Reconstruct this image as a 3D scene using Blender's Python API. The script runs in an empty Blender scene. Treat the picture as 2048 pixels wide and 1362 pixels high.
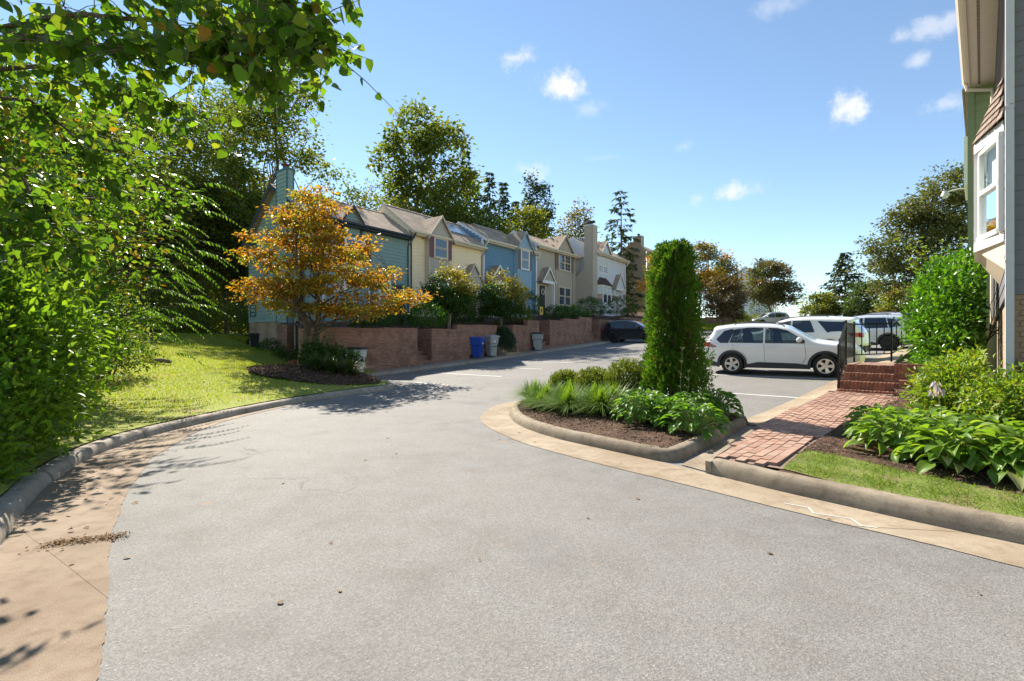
import bpy, bmesh, math, random
import numpy as np
from mathutils import Vector, Matrix, geometry

# ------------------------------------------------------------------ camera, light, exposure
SC = bpy.context.scene
COL = SC.collection
R = math.radians
CAM_H = 1.6
cam_data = bpy.data.cameras.new('camera')
cam_data.sensor_width = 36.0
cam_data.lens = 36.0 * 960.0 / 2048.0
cam_data.clip_start = 0.05
cam_data.clip_end = 3000
cam = bpy.data.objects.new('camera', cam_data)
COL.objects.link(cam)
cam.location = (0, 0, CAM_H)
cam.rotation_euler = (R(90), 0, 0)
SC.camera = cam

SUN_AZ = R(-30.0)      # from straight ahead (+Y), negative = to the left
SUN_EL = R(42.0)
sun_dir = Vector((math.sin(SUN_AZ) * math.cos(SUN_EL), math.cos(SUN_AZ) * math.cos(SUN_EL), math.sin(SUN_EL)))
sd = bpy.data.lights.new('sun', 'SUN')
sd.energy = 3.7
sd.angle = R(0.53)
sd.color = (1.0, 0.92, 0.80)
sun = bpy.data.objects.new('sun', sd)
COL.objects.link(sun)
sun.rotation_euler = (-sun_dir).to_track_quat('-Z', 'Y').to_euler()
sun.location = sun_dir * 100

W = bpy.data.worlds.new('World')
SC.world = W
W.use_nodes = True
wt = W.node_tree
wt.nodes.clear()
def wn(t, **kw):
    n = wt.nodes.new(t)
    for k, v in kw.items(): setattr(n, k, v)
    return n
def cloud_dir(px, py):
    return Vector(((px - 1024) / 960.0, 1.0, (681 - py) / 960.0)).normalized()
sky = wn('ShaderNodeTexSky', sky_type='NISHITA')
sky.sun_disc = False
sky.sun_elevation = SUN_EL
sky.sun_rotation = SUN_AZ
sky.altitude = 600
sky.air_density = 1.0
sky.dust_density = 0.0
sky.ozone_density = 2.0
geo = wn('ShaderNodeTexCoord')
nz = wn('ShaderNodeTexNoise'); nz.inputs['Scale'].default_value = 13.0; nz.inputs['Detail'].default_value = 8.0; nz.inputs['Roughness'].default_value = 0.68
wt.links.new(geo.outputs['Generated'], nz.inputs['Vector'])
acc = None
CLOUDS = [(1125, 174, .085, .042, 1.0), (1030, 114, .055, .026, .75), (1180, 218, .06, .026, .35), (1700, 212, .06, .048, .95), (1890, 208, .058, .026, .5),
          (1455, 387, .065, .028, .75), (1070, 345, .065, .04, .6), (1368, 292, .035, .024, .25), (1210, 315, .05, .014, .22), (1885, 46, .065, .022, .5),
          (1800, 74, .026, .018, .45), (1835, 122, .028, .018, .5), (1570, 10, .07, .02, .3), (445, 310, .09, .06, .7),
          (-700, 250, .3, .08, .7), (2900, 150, .3, .08, .7), (2500, 420, .2, .05, .5), (600, -900, .3, .15, .7), (1900, -1200, .4, .2, .6)]
for px, py, sw, sh, dens in CLOUDS:
    c = cloud_dir(px, py)
    sub = wn('ShaderNodeVectorMath', operation='SUBTRACT'); sub.inputs[1].default_value = c
    wt.links.new(geo.outputs['Generated'], sub.inputs[0])
    sc_ = wn('ShaderNodeVectorMath', operation='MULTIPLY'); sc_.inputs[1].default_value = (1 / sw, 1 / sw, 1 / sh)
    wt.links.new(sub.outputs[0], sc_.inputs[0])
    ln = wn('ShaderNodeVectorMath', operation='LENGTH'); wt.links.new(sc_.outputs[0], ln.inputs[0])
    ma = wn('ShaderNodeMath', operation='MULTIPLY_ADD'); ma.inputs[1].default_value = 2.9; wt.links.new(nz.outputs['Fac'], ma.inputs[0])
    neg = wn('ShaderNodeMath', operation='MULTIPLY_ADD'); neg.inputs[1].default_value = -1.0; neg.inputs[2].default_value = -0.72; wt.links.new(ln.outputs['Value'], neg.inputs[0])
    wt.links.new(neg.outputs[0], ma.inputs[2])
    mr = wn('ShaderNodeMapRange', interpolation_type='SMOOTHSTEP'); mr.inputs['From Min'].default_value = 0.0; mr.inputs['From Max'].default_value = 0.8; mr.inputs['To Max'].default_value = dens
    wt.links.new(ma.outputs[0], mr.inputs['Value'])
    if acc is None: acc = mr.outputs[0]
    else:
        mx = wn('ShaderNodeMath', operation='MAXIMUM'); wt.links.new(acc, mx.inputs[0]); wt.links.new(mr.outputs[0], mx.inputs[1]); acc = mx.outputs[0]
tint = wn('ShaderNodeMix', data_type='RGBA', blend_type='MULTIPLY'); tint.inputs['Factor'].default_value = 1.0
tint.inputs['B'].default_value = (.68, .675, .63, 1)
wt.links.new(sky.outputs[0], tint.inputs['A'])
cm = wn('ShaderNodeMix', data_type='RGBA'); cm.inputs['B'].default_value = (3.3, 3.32, 3.4, 1)
wt.links.new(acc, cm.inputs['Factor']); wt.links.new(tint.outputs['Result'], cm.inputs['A'])
bg = wn('ShaderNodeBackground'); bg.inputs['Strength'].default_value = 0.11
wt.links.new(cm.outputs['Result'], bg.inputs['Color'])
wo = wn('ShaderNodeOutputWorld'); wt.links.new(bg.outputs[0], wo.inputs['Surface'])

SC.view_settings.view_transform = 'Standard'
SC.view_settings.look = 'None'
SC.view_settings.gamma = 1.0
SC.view_settings.use_curve_mapping = False
SC.view_settings.exposure = 1.57
SC.render.engine = 'CYCLES'
SC.cycles.max_bounces = 7
SC.cycles.diffuse_bounces = 5
SC.cycles.glossy_bounces = 3
SC.cycles.transmission_bounces = 4
SC.cycles.transparent_max_bounces = 8
SC.cycles.use_denoising = True
SC.cycles.sample_clamp_indirect = 6.0

# ------------------------------------------------------------------ helpers
rnd = random.Random(7)
rng = np.random.default_rng(11)

def srgb(r, g, b):
    f = lambda c: (c / 255.0) / 12.92 if c <= 10 else (((c / 255.0) + 0.055) / 1.055) ** 2.4
    return (f(r), f(g), f(b), 1.0)

class NT:
    def __init__(s, name):
        s.m = bpy.data.materials.new(name); s.m.use_nodes = True
        s.t = s.m.node_tree; s.t.nodes.clear()
        s.out = s.n('ShaderNodeOutputMaterial')
    def n(s, typ, **kw):
        nd = s.t.nodes.new(typ)
        for k, v in kw.items(): setattr(nd, k, v)
        return nd
    def l(s, a, b): s.t.links.new(a, b)
    def coord(s, kind='Object', scale=(1, 1, 1), rot=(0, 0, 0)):
        tc = s.n('ShaderNodeTexCoord'); mp = s.n('ShaderNodeMapping')
        mp.inputs['Scale'].default_value = scale; mp.inputs['Rotation'].default_value = rot
        s.l(tc.outputs[kind], mp.inputs['Vector']); return mp.outputs[0]
    def noise(s, scale, vec=None, detail=4, rough=.55):
        nd = s.n('ShaderNodeTexNoise'); nd.inputs['Scale'].default_value = scale; nd.inputs['Detail'].default_value = detail; nd.inputs['Roughness'].default_value = rough
        if vec is not None: s.l(vec, nd.inputs['Vector'])
        return nd.outputs['Fac']
    def ramp(s, fac, stops):
        nd = s.n('ShaderNodeValToRGB'); el = nd.color_ramp.elements
        while len(el) < len(stops): el.new(0.5)
        for e, (p, c) in zip(el, stops): e.position = p; e.color = c if len(c) == 4 else (*c, 1)
        s.l(fac, nd.inputs['Fac']); return nd.outputs['Color']
    def mix(s, fac, a, b, blend='MIX'):
        nd = s.n('ShaderNodeMix', data_type='RGBA', blend_type=blend)
        for k, v in (('Factor', fac), ('A', a), ('B', b)):
            if isinstance(v, (int, float)): nd.inputs[k].default_value = v
            elif isinstance(v, tuple): nd.inputs[k].default_value = v if len(v) == 4 else (*v, 1)
            else: s.l(v, nd.inputs[k])
        return nd.outputs['Result']
    def math(s, op, a, b=0.0, c=None):
        nd = s.n('ShaderNodeMath', operation=op)
        for i, v in enumerate((a, b) if c is None else (a, b, c)):
            if isinstance(v, (int, float)): nd.inputs[i].default_value = v
            else: s.l(v, nd.inputs[i])
        return nd.outputs[0]
    def bump(s, h, strength=.3, dist=.01):
        nd = s.n('ShaderNodeBump'); nd.inputs['Strength'].default_value = strength; nd.inputs['Distance'].default_value = dist
        s.l(h, nd.inputs['Height']); return nd.outputs[0]
    def princ(s, color, rough=.6, metal=0.0, normal=None, spec=.5, coat=0.0, **kw):
        p = s.n('ShaderNodeBsdfPrincipled')
        if isinstance(color, tuple): p.inputs['Base Color'].default_value = color if len(color) == 4 else (*color, 1)
        else: s.l(color, p.inputs['Base Color'])
        if isinstance(rough, (int, float)): p.inputs['Roughness'].default_value = rough
        else: s.l(rough, p.inputs['Roughness'])
        p.inputs['Metallic'].default_value = metal
        p.inputs['Specular IOR Level'].default_value = spec
        p.inputs['Coat Weight'].default_value = coat
        if normal is not None: s.l(normal, p.inputs['Normal'])
        for k, v in kw.items(): p.inputs[k].default_value = v
        return p.outputs[0]
    def done(s, sh): s.l(sh, s.out.inputs['Surface']); return s.m

def plain(name, col, rough=.6, metal=0.0, spec=.4, coat=0.0, var=.12, scale=6.0, bump=0.0):
    t = NT(name)
    n = t.noise(scale, t.coord('Object'), 5)
    c = t.mix(n, tuple(x * (1 - var) for x in col[:3]), tuple(min(1, x * (1 + var)) for x in col[:3]))
    nm = t.bump(t.noise(scale * 25, t.coord('Object'), 3), bump, .004) if bump else None
    return t.done(t.princ(c, rough, metal, nm, spec, coat))

def leafmat(name, stops, trans=.45, rough=.42, tcol=(1.25, 1.25, .45), spec=.5):
    """leaf with its own hue per leaf, light coming through the blade"""
    t = NT(name)
    g_ = t.n('ShaderNodeNewGeometry'); oi = t.n('ShaderNodeObjectInfo')
    r = t.math('FRACT', t.math('ADD', g_.outputs['Random Per Island'], oi.outputs['Random']))
    c = t.ramp(r, stops)
    tc = t.mix(1.0, c, (*tcol, 1), 'MULTIPLY')
    tr = t.n('ShaderNodeBsdfTranslucent'); t.l(tc, tr.inputs['Color'])
    p = t.princ(c, rough, spec=spec)
    mx = t.n('ShaderNodeMixShader'); mx.inputs[0].default_value = trans
    t.l(p, mx.inputs[1]); t.l(tr.outputs[0], mx.inputs[2])
    return t.done(mx.outputs[0])

def ST(*cols):
    n = len(cols)
    return [(i / max(1, n - 1), c) for i, c in enumerate(cols)]

# --- mesh building
class MB:
    def __init__(s): s.v = []; s.f = []; s.mi = []
    def add(s, vs, fs, mi=0):
        b = len(s.v); s.v.extend([tuple(p) for p in vs])
        for f in fs: s.f.append(tuple(b + i for i in f)); s.mi.append(mi)
        return s
    def box(s, x0, x1, y0, y1, z0, z1, mi=0):
        vs = [(x0, y0, z0), (x1, y0, z0), (x1, y1, z0), (x0, y1, z0), (x0, y0, z1), (x1, y0, z1), (x1, y1, z1), (x0, y1, z1)]
        return s.add(vs, [(0, 3, 2, 1), (4, 5, 6, 7), (0, 1, 5, 4), (1, 2, 6, 5), (2, 3, 7, 6), (3, 0, 4, 7)], mi)
    def obox(s, c, ax, ay, az, mi=0):
        """box from centre and three half-axis vectors"""
        c, ax, ay, az = map(Vector, (c, ax, ay, az))
        vs = [c + i * ax + j * ay + k * az for k in (-1, 1) for j in (-1, 1) for i in (-1, 1)]
        return s.add(vs, [(0, 2, 3, 1), (4, 5, 7, 6), (0, 1, 5, 4), (1, 3, 7, 5), (3, 2, 6, 7), (2, 0, 4, 6)], mi)
    def bar(s, a, b, w, h=None, up=(0, 0, 1), mi=0):
        a, b = Vector(a), Vector(b); d = (b - a)
        L = d.length
        if L < 1e-6: return s
        d.normalize(); up = Vector(up)
        if abs(d.dot(up)) > .98: up = Vector((1, 0, 0))
        x = d.cross(up).normalized(); z = x.cross(d)
        return s.obox((a + b) / 2, d * L / 2, x * w / 2, z * (h or w) / 2, mi)
    def tube(s, pts, radii, seg=8, mi=0, cap=True):
        pts = [Vector(p) for p in pts]
        if isinstance(radii, (int, float)): radii = [radii] * len(pts)
        rings = []; up = None
        for i, p in enumerate(pts):
            d = (pts[min(i + 1, len(pts) - 1)] - pts[max(i - 1, 0)])
            if d.length < 1e-9: d = Vector((0, 0, 1))
            d.normalize()
            if up is None: up = Vector((1, 0, 0)) if abs(d.x) < .9 else Vector((0, 1, 0))
            x = (up - d * up.dot(d)).normalized(); y = d.cross(x); up = x
            rings.append([p + (x * math.cos(2 * math.pi * k / seg) + y * math.sin(2 * math.pi * k / seg)) * radii[i] for k in range(seg)])
        vs = [v for r_ in rings for v in r_]; fs = []
        for i in range(len(pts) - 1):
            for k in range(seg):
                fs.append((i * seg + k, i * seg + (k + 1) % seg, (i + 1) * seg + (k + 1) % seg, (i + 1) * seg + k))
        if cap: fs.append(tuple(range(seg - 1, -1, -1))); fs.append(tuple((len(pts) - 1) * seg + k for k in range(seg)))
        return s.add(vs, fs, mi)
    def prism(s, poly, a, b, mi=0):
        """poly: 3-D points (planar), extruded by vector b-a"""
        d = Vector(b) - Vector(a); n = len(poly)
        vs = [Vector(p) for p in poly] + [Vector(p) + d for p in poly]
        fs = [tuple(range(n - 1, -1, -1)), tuple(range(n, 2 * n))] + [(i, (i + 1) % n, n + (i + 1) % n, n + i) for i in range(n)]
        return s.add(vs, fs, mi)
    def lathe(s, prof, axis='y', seg=28, c=(0, 0, 0), mi=0):
        """prof: (r, h) pairs; axis y or z"""
        vs = []
        for r_, h in prof:
            for k in range(seg):
                a = 2 * math.pi * k / seg
                if axis == 'y': vs.append((c[0] + r_ * math.cos(a), c[1] + h, c[2] + r_ * math.sin(a)))
                else: vs.append((c[0] + r_ * math.cos(a), c[1] + r_ * math.sin(a), c[2] + h))
        fs = [(i * seg + k, i * seg + (k + 1) % seg, (i + 1) * seg + (k + 1) % seg, (i + 1) * seg + k) for i in range(len(prof) - 1) for k in range(seg)]
        return s.add(vs, fs, mi)
    def mesh(s, name, mats, smooth=False, angle=None):
        me = bpy.data.meshes.new(name); me.from_pydata(s.v, [], s.f)
        for m in (mats if isinstance(mats, (list, tuple)) else [mats]): me.materials.append(m)
        if any(s.mi): me.polygons.foreach_set('material_index', s.mi)
        bm = bmesh.new(); bm.from_mesh(me); bmesh.ops.recalc_face_normals(bm, faces=bm.faces); bm.to_mesh(me); bm.free()
        if smooth:
            me.polygons.foreach_set('use_smooth', [True] * len(me.polygons))
            if angle: me.set_sharp_from_angle(angle=R(angle))
        me.update(); return me
    def build(s, name, mats, parent=None, smooth=False, angle=None, **props):
        return link(name, s.mesh(name, mats, smooth, angle), parent, **props)

def link(name, me, parent=None, **props):
    o = bpy.data.objects.new(name, me); COL.objects.link(o)
    if parent is not None: o.parent = parent
    for k, v in props.items(): o[k] = v
    return o

def npmesh(name, V, faces, mats, smooth=False):
    """V (n,3); faces: list of int arrays (m,k)"""
    me = bpy.data.meshes.new(name)
    V = np.asarray(V, dtype=np.float32)
    me.vertices.add(len(V)); me.vertices.foreach_set('co', V.ravel())
    idx = np.concatenate([f.ravel() for f in faces]).astype(np.int32)
    cnt = np.concatenate([np.full(len(f), f.shape[1]) for f in faces])
    st = np.concatenate([[0], np.cumsum(cnt)[:-1]]).astype(np.int32)
    me.loops.add(len(idx)); me.loops.foreach_set('vertex_index', idx)
    me.polygons.add(len(cnt)); me.polygons.foreach_set('loop_start', st)
    if smooth: me.polygons.foreach_set('use_smooth', [True] * len(cnt))
    for m in (mats if isinstance(mats, (list, tuple)) else [mats]): me.materials.append(m)
    me.update(calc_edges=True); me.validate()
    return me

def thing(name, label, cat, loc=(0, 0, 0), rz=0.0, group=None):
    o = bpy.data.objects.new(name, None); COL.objects.link(o)
    o.empty_display_size = .2
    o.location = loc; o.rotation_euler = (0, 0, rz)
    o['label'] = label; o['category'] = cat
    if group: o['group'] = group
    return o

def nrm(a): return a / np.maximum(np.linalg.norm(a, axis=-1, keepdims=True), 1e-9)

def leaf_arrays(P, D, N, L, wr=.5, shape='fold', droop=0.0):
    """leaves as arrays: P base, D axis, N blade normal, L length"""
    P = np.asarray(P, float); n = len(P)
    D = nrm(np.asarray(D, float)); N = np.asarray(N, float); L = np.broadcast_to(np.asarray(L, float), (n,))[:, None]
    S = nrm(np.cross(D, N)); N = nrm(np.cross(S, D))
    if shape == 'fold':
        v = np.stack([P, P + D * L * .45 + S * L * wr * .5 + N * L * .08, P + D * L - N * L * droop, P + D * L * .45 - S * L * wr * .5 + N * L * .08], 1)
        b = np.arange(n)[:, None] * 4
        return v.reshape(-1, 3), [np.concatenate([b + [[0, 1, 2]], b + [[0, 2, 3]]])]
    if shape == 'oval':
        a = [(0, 0, 0), (.22, .46, .05), (.62, .40, .05), (1, 0, -droop), (.62, -.40, .05), (.22, -.46, .05)]
        v = np.stack([P + D * L * x + S * L * wr * y + N * L * z for x, y, z in a], 1)
        b = np.arange(n)[:, None] * 6
        return v.reshape(-1, 3), [np.concatenate([b + [[0, 1, 2, 3]], b + [[0, 3, 4, 5]]])]
    if shape == 'tri':
        v = np.stack([P - S * L * wr * .5, P + S * L * wr * .5, P + D * L - N * L * droop], 1)
        return v.reshape(-1, 3), [np.arange(3 * n).reshape(n, 3)]

def joinarr(parts):
    V = []; F = {}; b = 0
    for v, fs in parts:
        for f in fs: F.setdefault(f.shape[1], []).append(f + b)
        V.append(v); b += len(v)
    return np.concatenate(V), [np.concatenate(x) for x in F.values()]

def randdir(n, up=0.0):
    d = rng.normal(size=(n, 3)); d[:, 2] += up
    return nrm(d)

def sheet(poly, hf, res=.5, holes=(), jitter=0.0):
    """flat polygon meshed with a grid and lifted to hf(x, y)"""
    pts = []
    def loop(pl):
        idx = []
        for i in range(len(pl)):
            a, b = Vector(pl[i]), Vector(pl[(i + 1) % len(pl)])
            k = max(1, int((b - a).length / res))
            for j in range(k):
                idx.append(len(pts)); pts.append(a.lerp(b, j / k))
        return [(idx[i], idx[(i + 1) % len(idx)]) for i in range(len(idx))]
    edges = loop([p[:2] for p in poly])
    for h in holes: edges += loop([p[:2] for p in h])
    xs = [p[0] for p in poly]; ys = [p[1] for p in poly]
    gx = np.arange(min(xs) + res * .5, max(xs), res); gy = np.arange(min(ys) + res * .5, max(ys), res)
    PX, PY = np.meshgrid(gx, gy); g2 = np.stack([PX.ravel(), PY.ravel()], 1)
    ins = inpoly(g2, poly)
    for h in holes: ins &= ~inpoly(g2, h)
    for p in g2[ins]: pts.append(Vector((p[0], p[1])))
    r_ = geometry.delaunay_2d_cdt(pts, edges, [], 1, 1e-5)
    V2 = np.array([(v.x, v.y) for v in r_[0]]); Fs = [f for f in r_[2]]
    F = np.array([f for f in Fs if len(f) == 3])
    cen = V2[F].mean(1)
    ok = inpoly(cen, poly)
    for h in holes: ok &= ~inpoly(cen, h)
    F = F[ok]
    a = V2[F[:, 1]] - V2[F[:, 0]]; b = V2[F[:, 2]] - V2[F[:, 0]]
    fl = (a[:, 0] * b[:, 1] - a[:, 1] * b[:, 0]) < 0
    F[fl] = F[fl][:, ::-1]
    Z = hf(V2[:, 0], V2[:, 1])
    return np.column_stack([V2, Z]), [F]

def inpoly(p, poly):
    p = np.asarray(p, float); x, y = p[:, 0], p[:, 1]
    c = np.zeros(len(p), bool); n = len(poly); j = n - 1
    for i in range(n):
        xi, yi = poly[i][:2]; xj, yj = poly[j][:2]
        t = ((yi > y) != (yj > y)) & (x < (xj - xi) * (y - yi) / ((yj - yi) if yj != yi else 1e-12) + xi)
        c ^= t; j = i
    return c

def polydist(p, line):
    """distance of points to a polyline"""
    p = np.asarray(p, float); d = np.full(len(p), 1e9)
    for a, b in zip(line[:-1], line[1:]):
        a = np.array(a[:2], float); b = np.array(b[:2], float); ab = b - a
        t = np.clip(((p - a) @ ab) / max(ab @ ab, 1e-12), 0, 1)
        d = np.minimum(d, np.linalg.norm(p - (a + t[:, None] * ab), axis=1))
    return d

def smoothline(pts, it=2):
    for _ in range(it):
        q = [pts[0]]
        for a, b in zip(pts[:-1], pts[1:]):
            q += [tuple(.75 * x + .25 * y for x, y in zip(a, b)), tuple(.25 * x + .75 * y for x, y in zip(a, b))]
        pts = q + [pts[-1]]
    return pts

# --- the lie of the land: level near the camera, then climbing along the lane
def hR(x, y):
    s = .6 * np.asarray(x, float) + .8 * np.asarray(y, float)
    s = s - 5 * np.logaddexp(0, (s - 74) / 5)
    return .186 * np.logaddexp(0, (s - 11) / 3)
def hr(x, y): return float(hR(x, y))
# house row frame: t along the row, o behind the house fronts (negative: towards the lane)
ROW = math.atan2(.8, .6)
def rowp(t, o=0.0): return (-10.6 + .6 * t - .8 * o, 23.5 + .8 * t + .6 * o)
# right-hand building frame
RB = math.atan2(.714, .70)
def rbp(t, o=0.0): return (6.4 + .70 * t - .714 * o, 6.2 + .714 * t + .70 * o)
# ------------------------------------------------------------------ materials of the setting
def mat_asphalt():
    t = NT('asphalt')
    v = t.coord('Object')
    big = t.noise(.35, v, 5); mid = t.noise(2.2, v, 5, .65); fine = t.noise(140, v, 2, .8)
    vo = t.n('ShaderNodeTexVoronoi'); vo.inputs['Scale'].default_value = 95; t.l(v, vo.inputs['Vector'])
    c = t.mix(t.ramp(big, [(.3, (0, 0, 0)), (.7, (1, 1, 1))]), (.155, .147, .135), (.228, .217, .200))
    c = t.mix(t.ramp(mid, [(.35, (0, 0, 0)), (.75, (1, 1, 1))]), c, (.225, .22, .21))
    stone = t.ramp(vo.outputs['Color'], [(.0, (.66, .66, .66)), (.55, (.97, .97, .96)), (.86, (1.12, 1.11, 1.09)), (1, (1.5, 1.47, 1.42))])
    c = t.mix(1.0, c, stone, 'MULTIPLY')
    c = t.mix(1.0, c, t.ramp(fine, [(.3, (.72, .72, .72)), (.52, (1, 1, 1)), (.75, (1.22, 1.22, 1.22))]), 'MULTIPLY')
    # rusty leaf stains and an oil patch
    st = t.noise(4.2, v, 2, .5)
    c = t.mix(t.math('MULTIPLY', t.ramp(st, [(.735, (0, 0, 0)), (.765, (1, 1, 1))]), .7), c, (.30, .17, .08))
    ol = t.noise(.8, t.coord('Object', (1, 1, 1), (0, 0, 1)), 3, .5)
    c = t.mix(t.math('MULTIPLY', t.ramp(ol, [(.60, (0, 0, 0)), (.74, (1, 1, 1))]), .35), c, (.10, .096, .09))
    cr = t.n('ShaderNodeTexVoronoi', feature='DISTANCE_TO_EDGE'); cr.inputs['Scale'].default_value = .22
    dv = t.n('ShaderNodeVectorMath', operation='ADD'); nn_ = t.n('ShaderNodeTexNoise'); nn_.inputs['Scale'].default_value = 1.1; nn_.inputs['Detail'].default_value = 6; t.l(v, nn_.inputs['Vector']); sc2 = t.n('ShaderNodeVectorMath', operation='SCALE'); sc2.inputs['Scale'].default_value = 1.3; t.l(nn_.outputs['Color'], sc2.inputs[0]); t.l(v, dv.inputs[0]); t.l(sc2.outputs[0], dv.inputs[1]); t.l(dv.outputs[0], cr.inputs['Vector'])
    ck_ = t.math('MULTIPLY', t.ramp(cr.outputs['Distance'], [(0, (1, 1, 1)), (.0045, (0, 0, 0))]), t.ramp(t.noise(.5, v, 2), [(.5, (0, 0, 0)), (.6, (.75, .75, .75))]))
    c = t.mix(ck_, c, (.075, .07, .065))
    h = t.math('ADD', vo.outputs['Distance'], fine)
    return t.done(t.princ(c, .82, normal=t.bump(h, .35, .005), spec=.35))
def mat_concrete(name, a, b, stain, bumps=.25):
    t = NT(name); v = t.coord('Object')
    n1 = t.noise(1.1, v, 6, .62); n2 = t.noise(9, v, 5, .6); n3 = t.noise(160, v, 2, .7)
    c = t.mix(t.ramp(n1, [(.34, (0, 0, 0)), (.68, (1, 1, 1))]), a, b)
    c = t.mix(t.math('MULTIPLY', t.ramp(n2, [(.48, (0, 0, 0)), (.72, (1, 1, 1))]), .6), c, stain)
    n4 = t.noise(.6, t.coord('Object', (1, 1, 1), (0, 0, .7)), 7, .7); c = t.mix(t.math('MULTIPLY', t.ramp(n4, [(.5, (0, 0, 0)), (.64, (1, 1, 1))]), .45), c, stain)
    c = t.mix(1.0, c, t.ramp(n3, [(.3, (.72, .72, .72)), (.55, (1, 1, 1)), (.8, (1.25, 1.25, 1.2))]), 'MULTIPLY')
    return t.done(t.princ(c, .85, normal=t.bump(t.math('ADD', n3, n2), bumps, .006), spec=.3))
def mat_ground(name, cols, scale=1.2, bump=.4, fscale=60):
    t = NT(name); v = t.coord('Object')
    n1 = t.noise(scale, v, 6, .65); n2 = t.noise(fscale, v, 3, .7)
    c = t.ramp(n1, [(.32 + .36 * p, q) for p, q in ST(*cols)])
    c = t.mix(1.0, c, t.ramp(n2, [(.3, (.5, .5, .5)), (.5, (1, 1, 1)), (.75, (1.45, 1.45, 1.4))]), 'MULTIPLY')
    return t.done(t.princ(c, .95, normal=t.bump(n2, bump, .02), spec=.15))
def mat_brickwall(name, c1, c2, mortar, bw=.2, bh=.0677, obj=True):
    t = NT(name)
    tc = t.n('ShaderNodeTexCoord'); sp = t.n('ShaderNodeSeparateXYZ'); t.l(tc.outputs['Object'], sp.inputs[0])
    cb = t.n('ShaderNodeCombineXYZ'); t.l(t.math('ADD', sp.outputs[0], sp.outputs[1]), cb.inputs[0]); t.l(sp.outputs[2], cb.inputs[1])
    b = t.n('ShaderNodeTexBrick'); t.l(cb.outputs[0], b.inputs['Vector'])
    b.inputs['Scale'].default_value = 1.0; b.inputs['Brick Width'].default_value = bw; b.inputs['Row Height'].default_value = bh
    b.inputs['Mortar Size'].default_value = .008; b.inputs['Mortar Smooth'].default_value = .3; b.inputs['Bias'].default_value = -.1
    b.inputs['Color1'].default_value = (*c1, 1); b.inputs['Color2'].default_value = (*c2, 1); b.inputs['Mortar'].default_value = (*mortar, 1)
    n = t.noise(1.6, tc.outputs['Object'], 5, .6); n2 = t.noise(12, tc.outputs['Object'], 3)
    c = t.mix(1.0, b.outputs['Color'], t.ramp(n, [(.3, (.62, .6, .58)), (.55, (1, 1, 1)), (.8, (1.3, 1.25, 1.2))]), 'MULTIPLY')
    c = t.mix(t.math('MULTIPLY', t.ramp(n2, [(.62, (0, 0, 0)), (.75, (1, 1, 1))]), .35), c, (.38, .33, .29))
    inv = t.math('SUBTRACT', 1.0, b.outputs['Fac'])
    return t.done(t.princ(c, .9, normal=t.bump(t.math('ADD', inv, t.math('MULTIPLY', n2, .3)), .6, .01), spec=.2))
def mat_shingle(name, c1, c2, slopeaxis=1):
    t = NT(name)
    tc = t.n('ShaderNodeTexCoord'); sp = t.n('ShaderNodeSeparateXYZ'); t.l(tc.outputs['Object'], sp.inputs[0])
    cb = t.n('ShaderNodeCombineXYZ'); t.l(sp.outputs[0], cb.inputs[0]); t.l(t.math('MULTIPLY', sp.outputs[slopeaxis], 1.2), cb.inputs[1])
    b = t.n('ShaderNodeTexBrick'); t.l(cb.outputs[0], b.inputs['Vector'])
    b.inputs['Scale'].default_value = 1.0; b.inputs['Brick Width'].default_value = .3; b.inputs['Row Height'].default_value = .14
    b.inputs['Mortar Size'].default_value = .006; b.inputs['Color1'].default_value = (*c1, 1); b.inputs['Color2'].default_value = (*c2, 1)
    b.inputs['Mortar'].default_value = tuple(x * .45 for x in c1) + (1,)
    n = t.noise(1.2, tc.outputs['Object'], 5, .6); n2 = t.noise(40, tc.outputs['Object'], 3, .7)
    c = t.mix(1.0, b.outputs['Color'], t.ramp(n, [(.3, (.75, .75, .75)), (.7, (1.25, 1.22, 1.18))]), 'MULTIPLY')
    c = t.mix(1.0, c, t.ramp(n2, [(.3, (.7, .7, .7)), (.7, (1.25, 1.25, 1.25))]), 'MULTIPLY')
    return t.done(t.princ(c, .92, normal=t.bump(t.math('SUBTRACT', n2, b.outputs['Fac']), .6, .012), spec=.2))
def mat_siding(name, col, var=.10):
    t = NT(name); v = t.coord('Object', (.6, .6, 8)); n = t.noise(2.0, v, 5, .6); n1 = t.noise(1.1, t.coord('Object'), 4, .6)
    c = t.mix(n, tuple(x * (1 - var) for x in col), tuple(min(1, x * (1 + var)) for x in col))
    c = t.mix(t.math('MULTIPLY', t.ramp(n1, [(.5, (0, 0, 0)), (.8, (1, 1, 1))]), .25), c, tuple(x * .7 for x in col))
    return t.done(t.princ(c, .62, spec=.3, normal=t.bump(n, .1, .004)))
def mat_glass(name, col=(.02, .03, .04), rough=.02):
    t = NT(name)
    n = t.noise(.8, t.coord('Object'), 2)
    return t.done(t.princ(t.mix(n, col, tuple(x * 1.6 for x in col)), rough, spec=1.0, coat=.6, normal=t.bump(n, .02, .01)))

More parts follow.
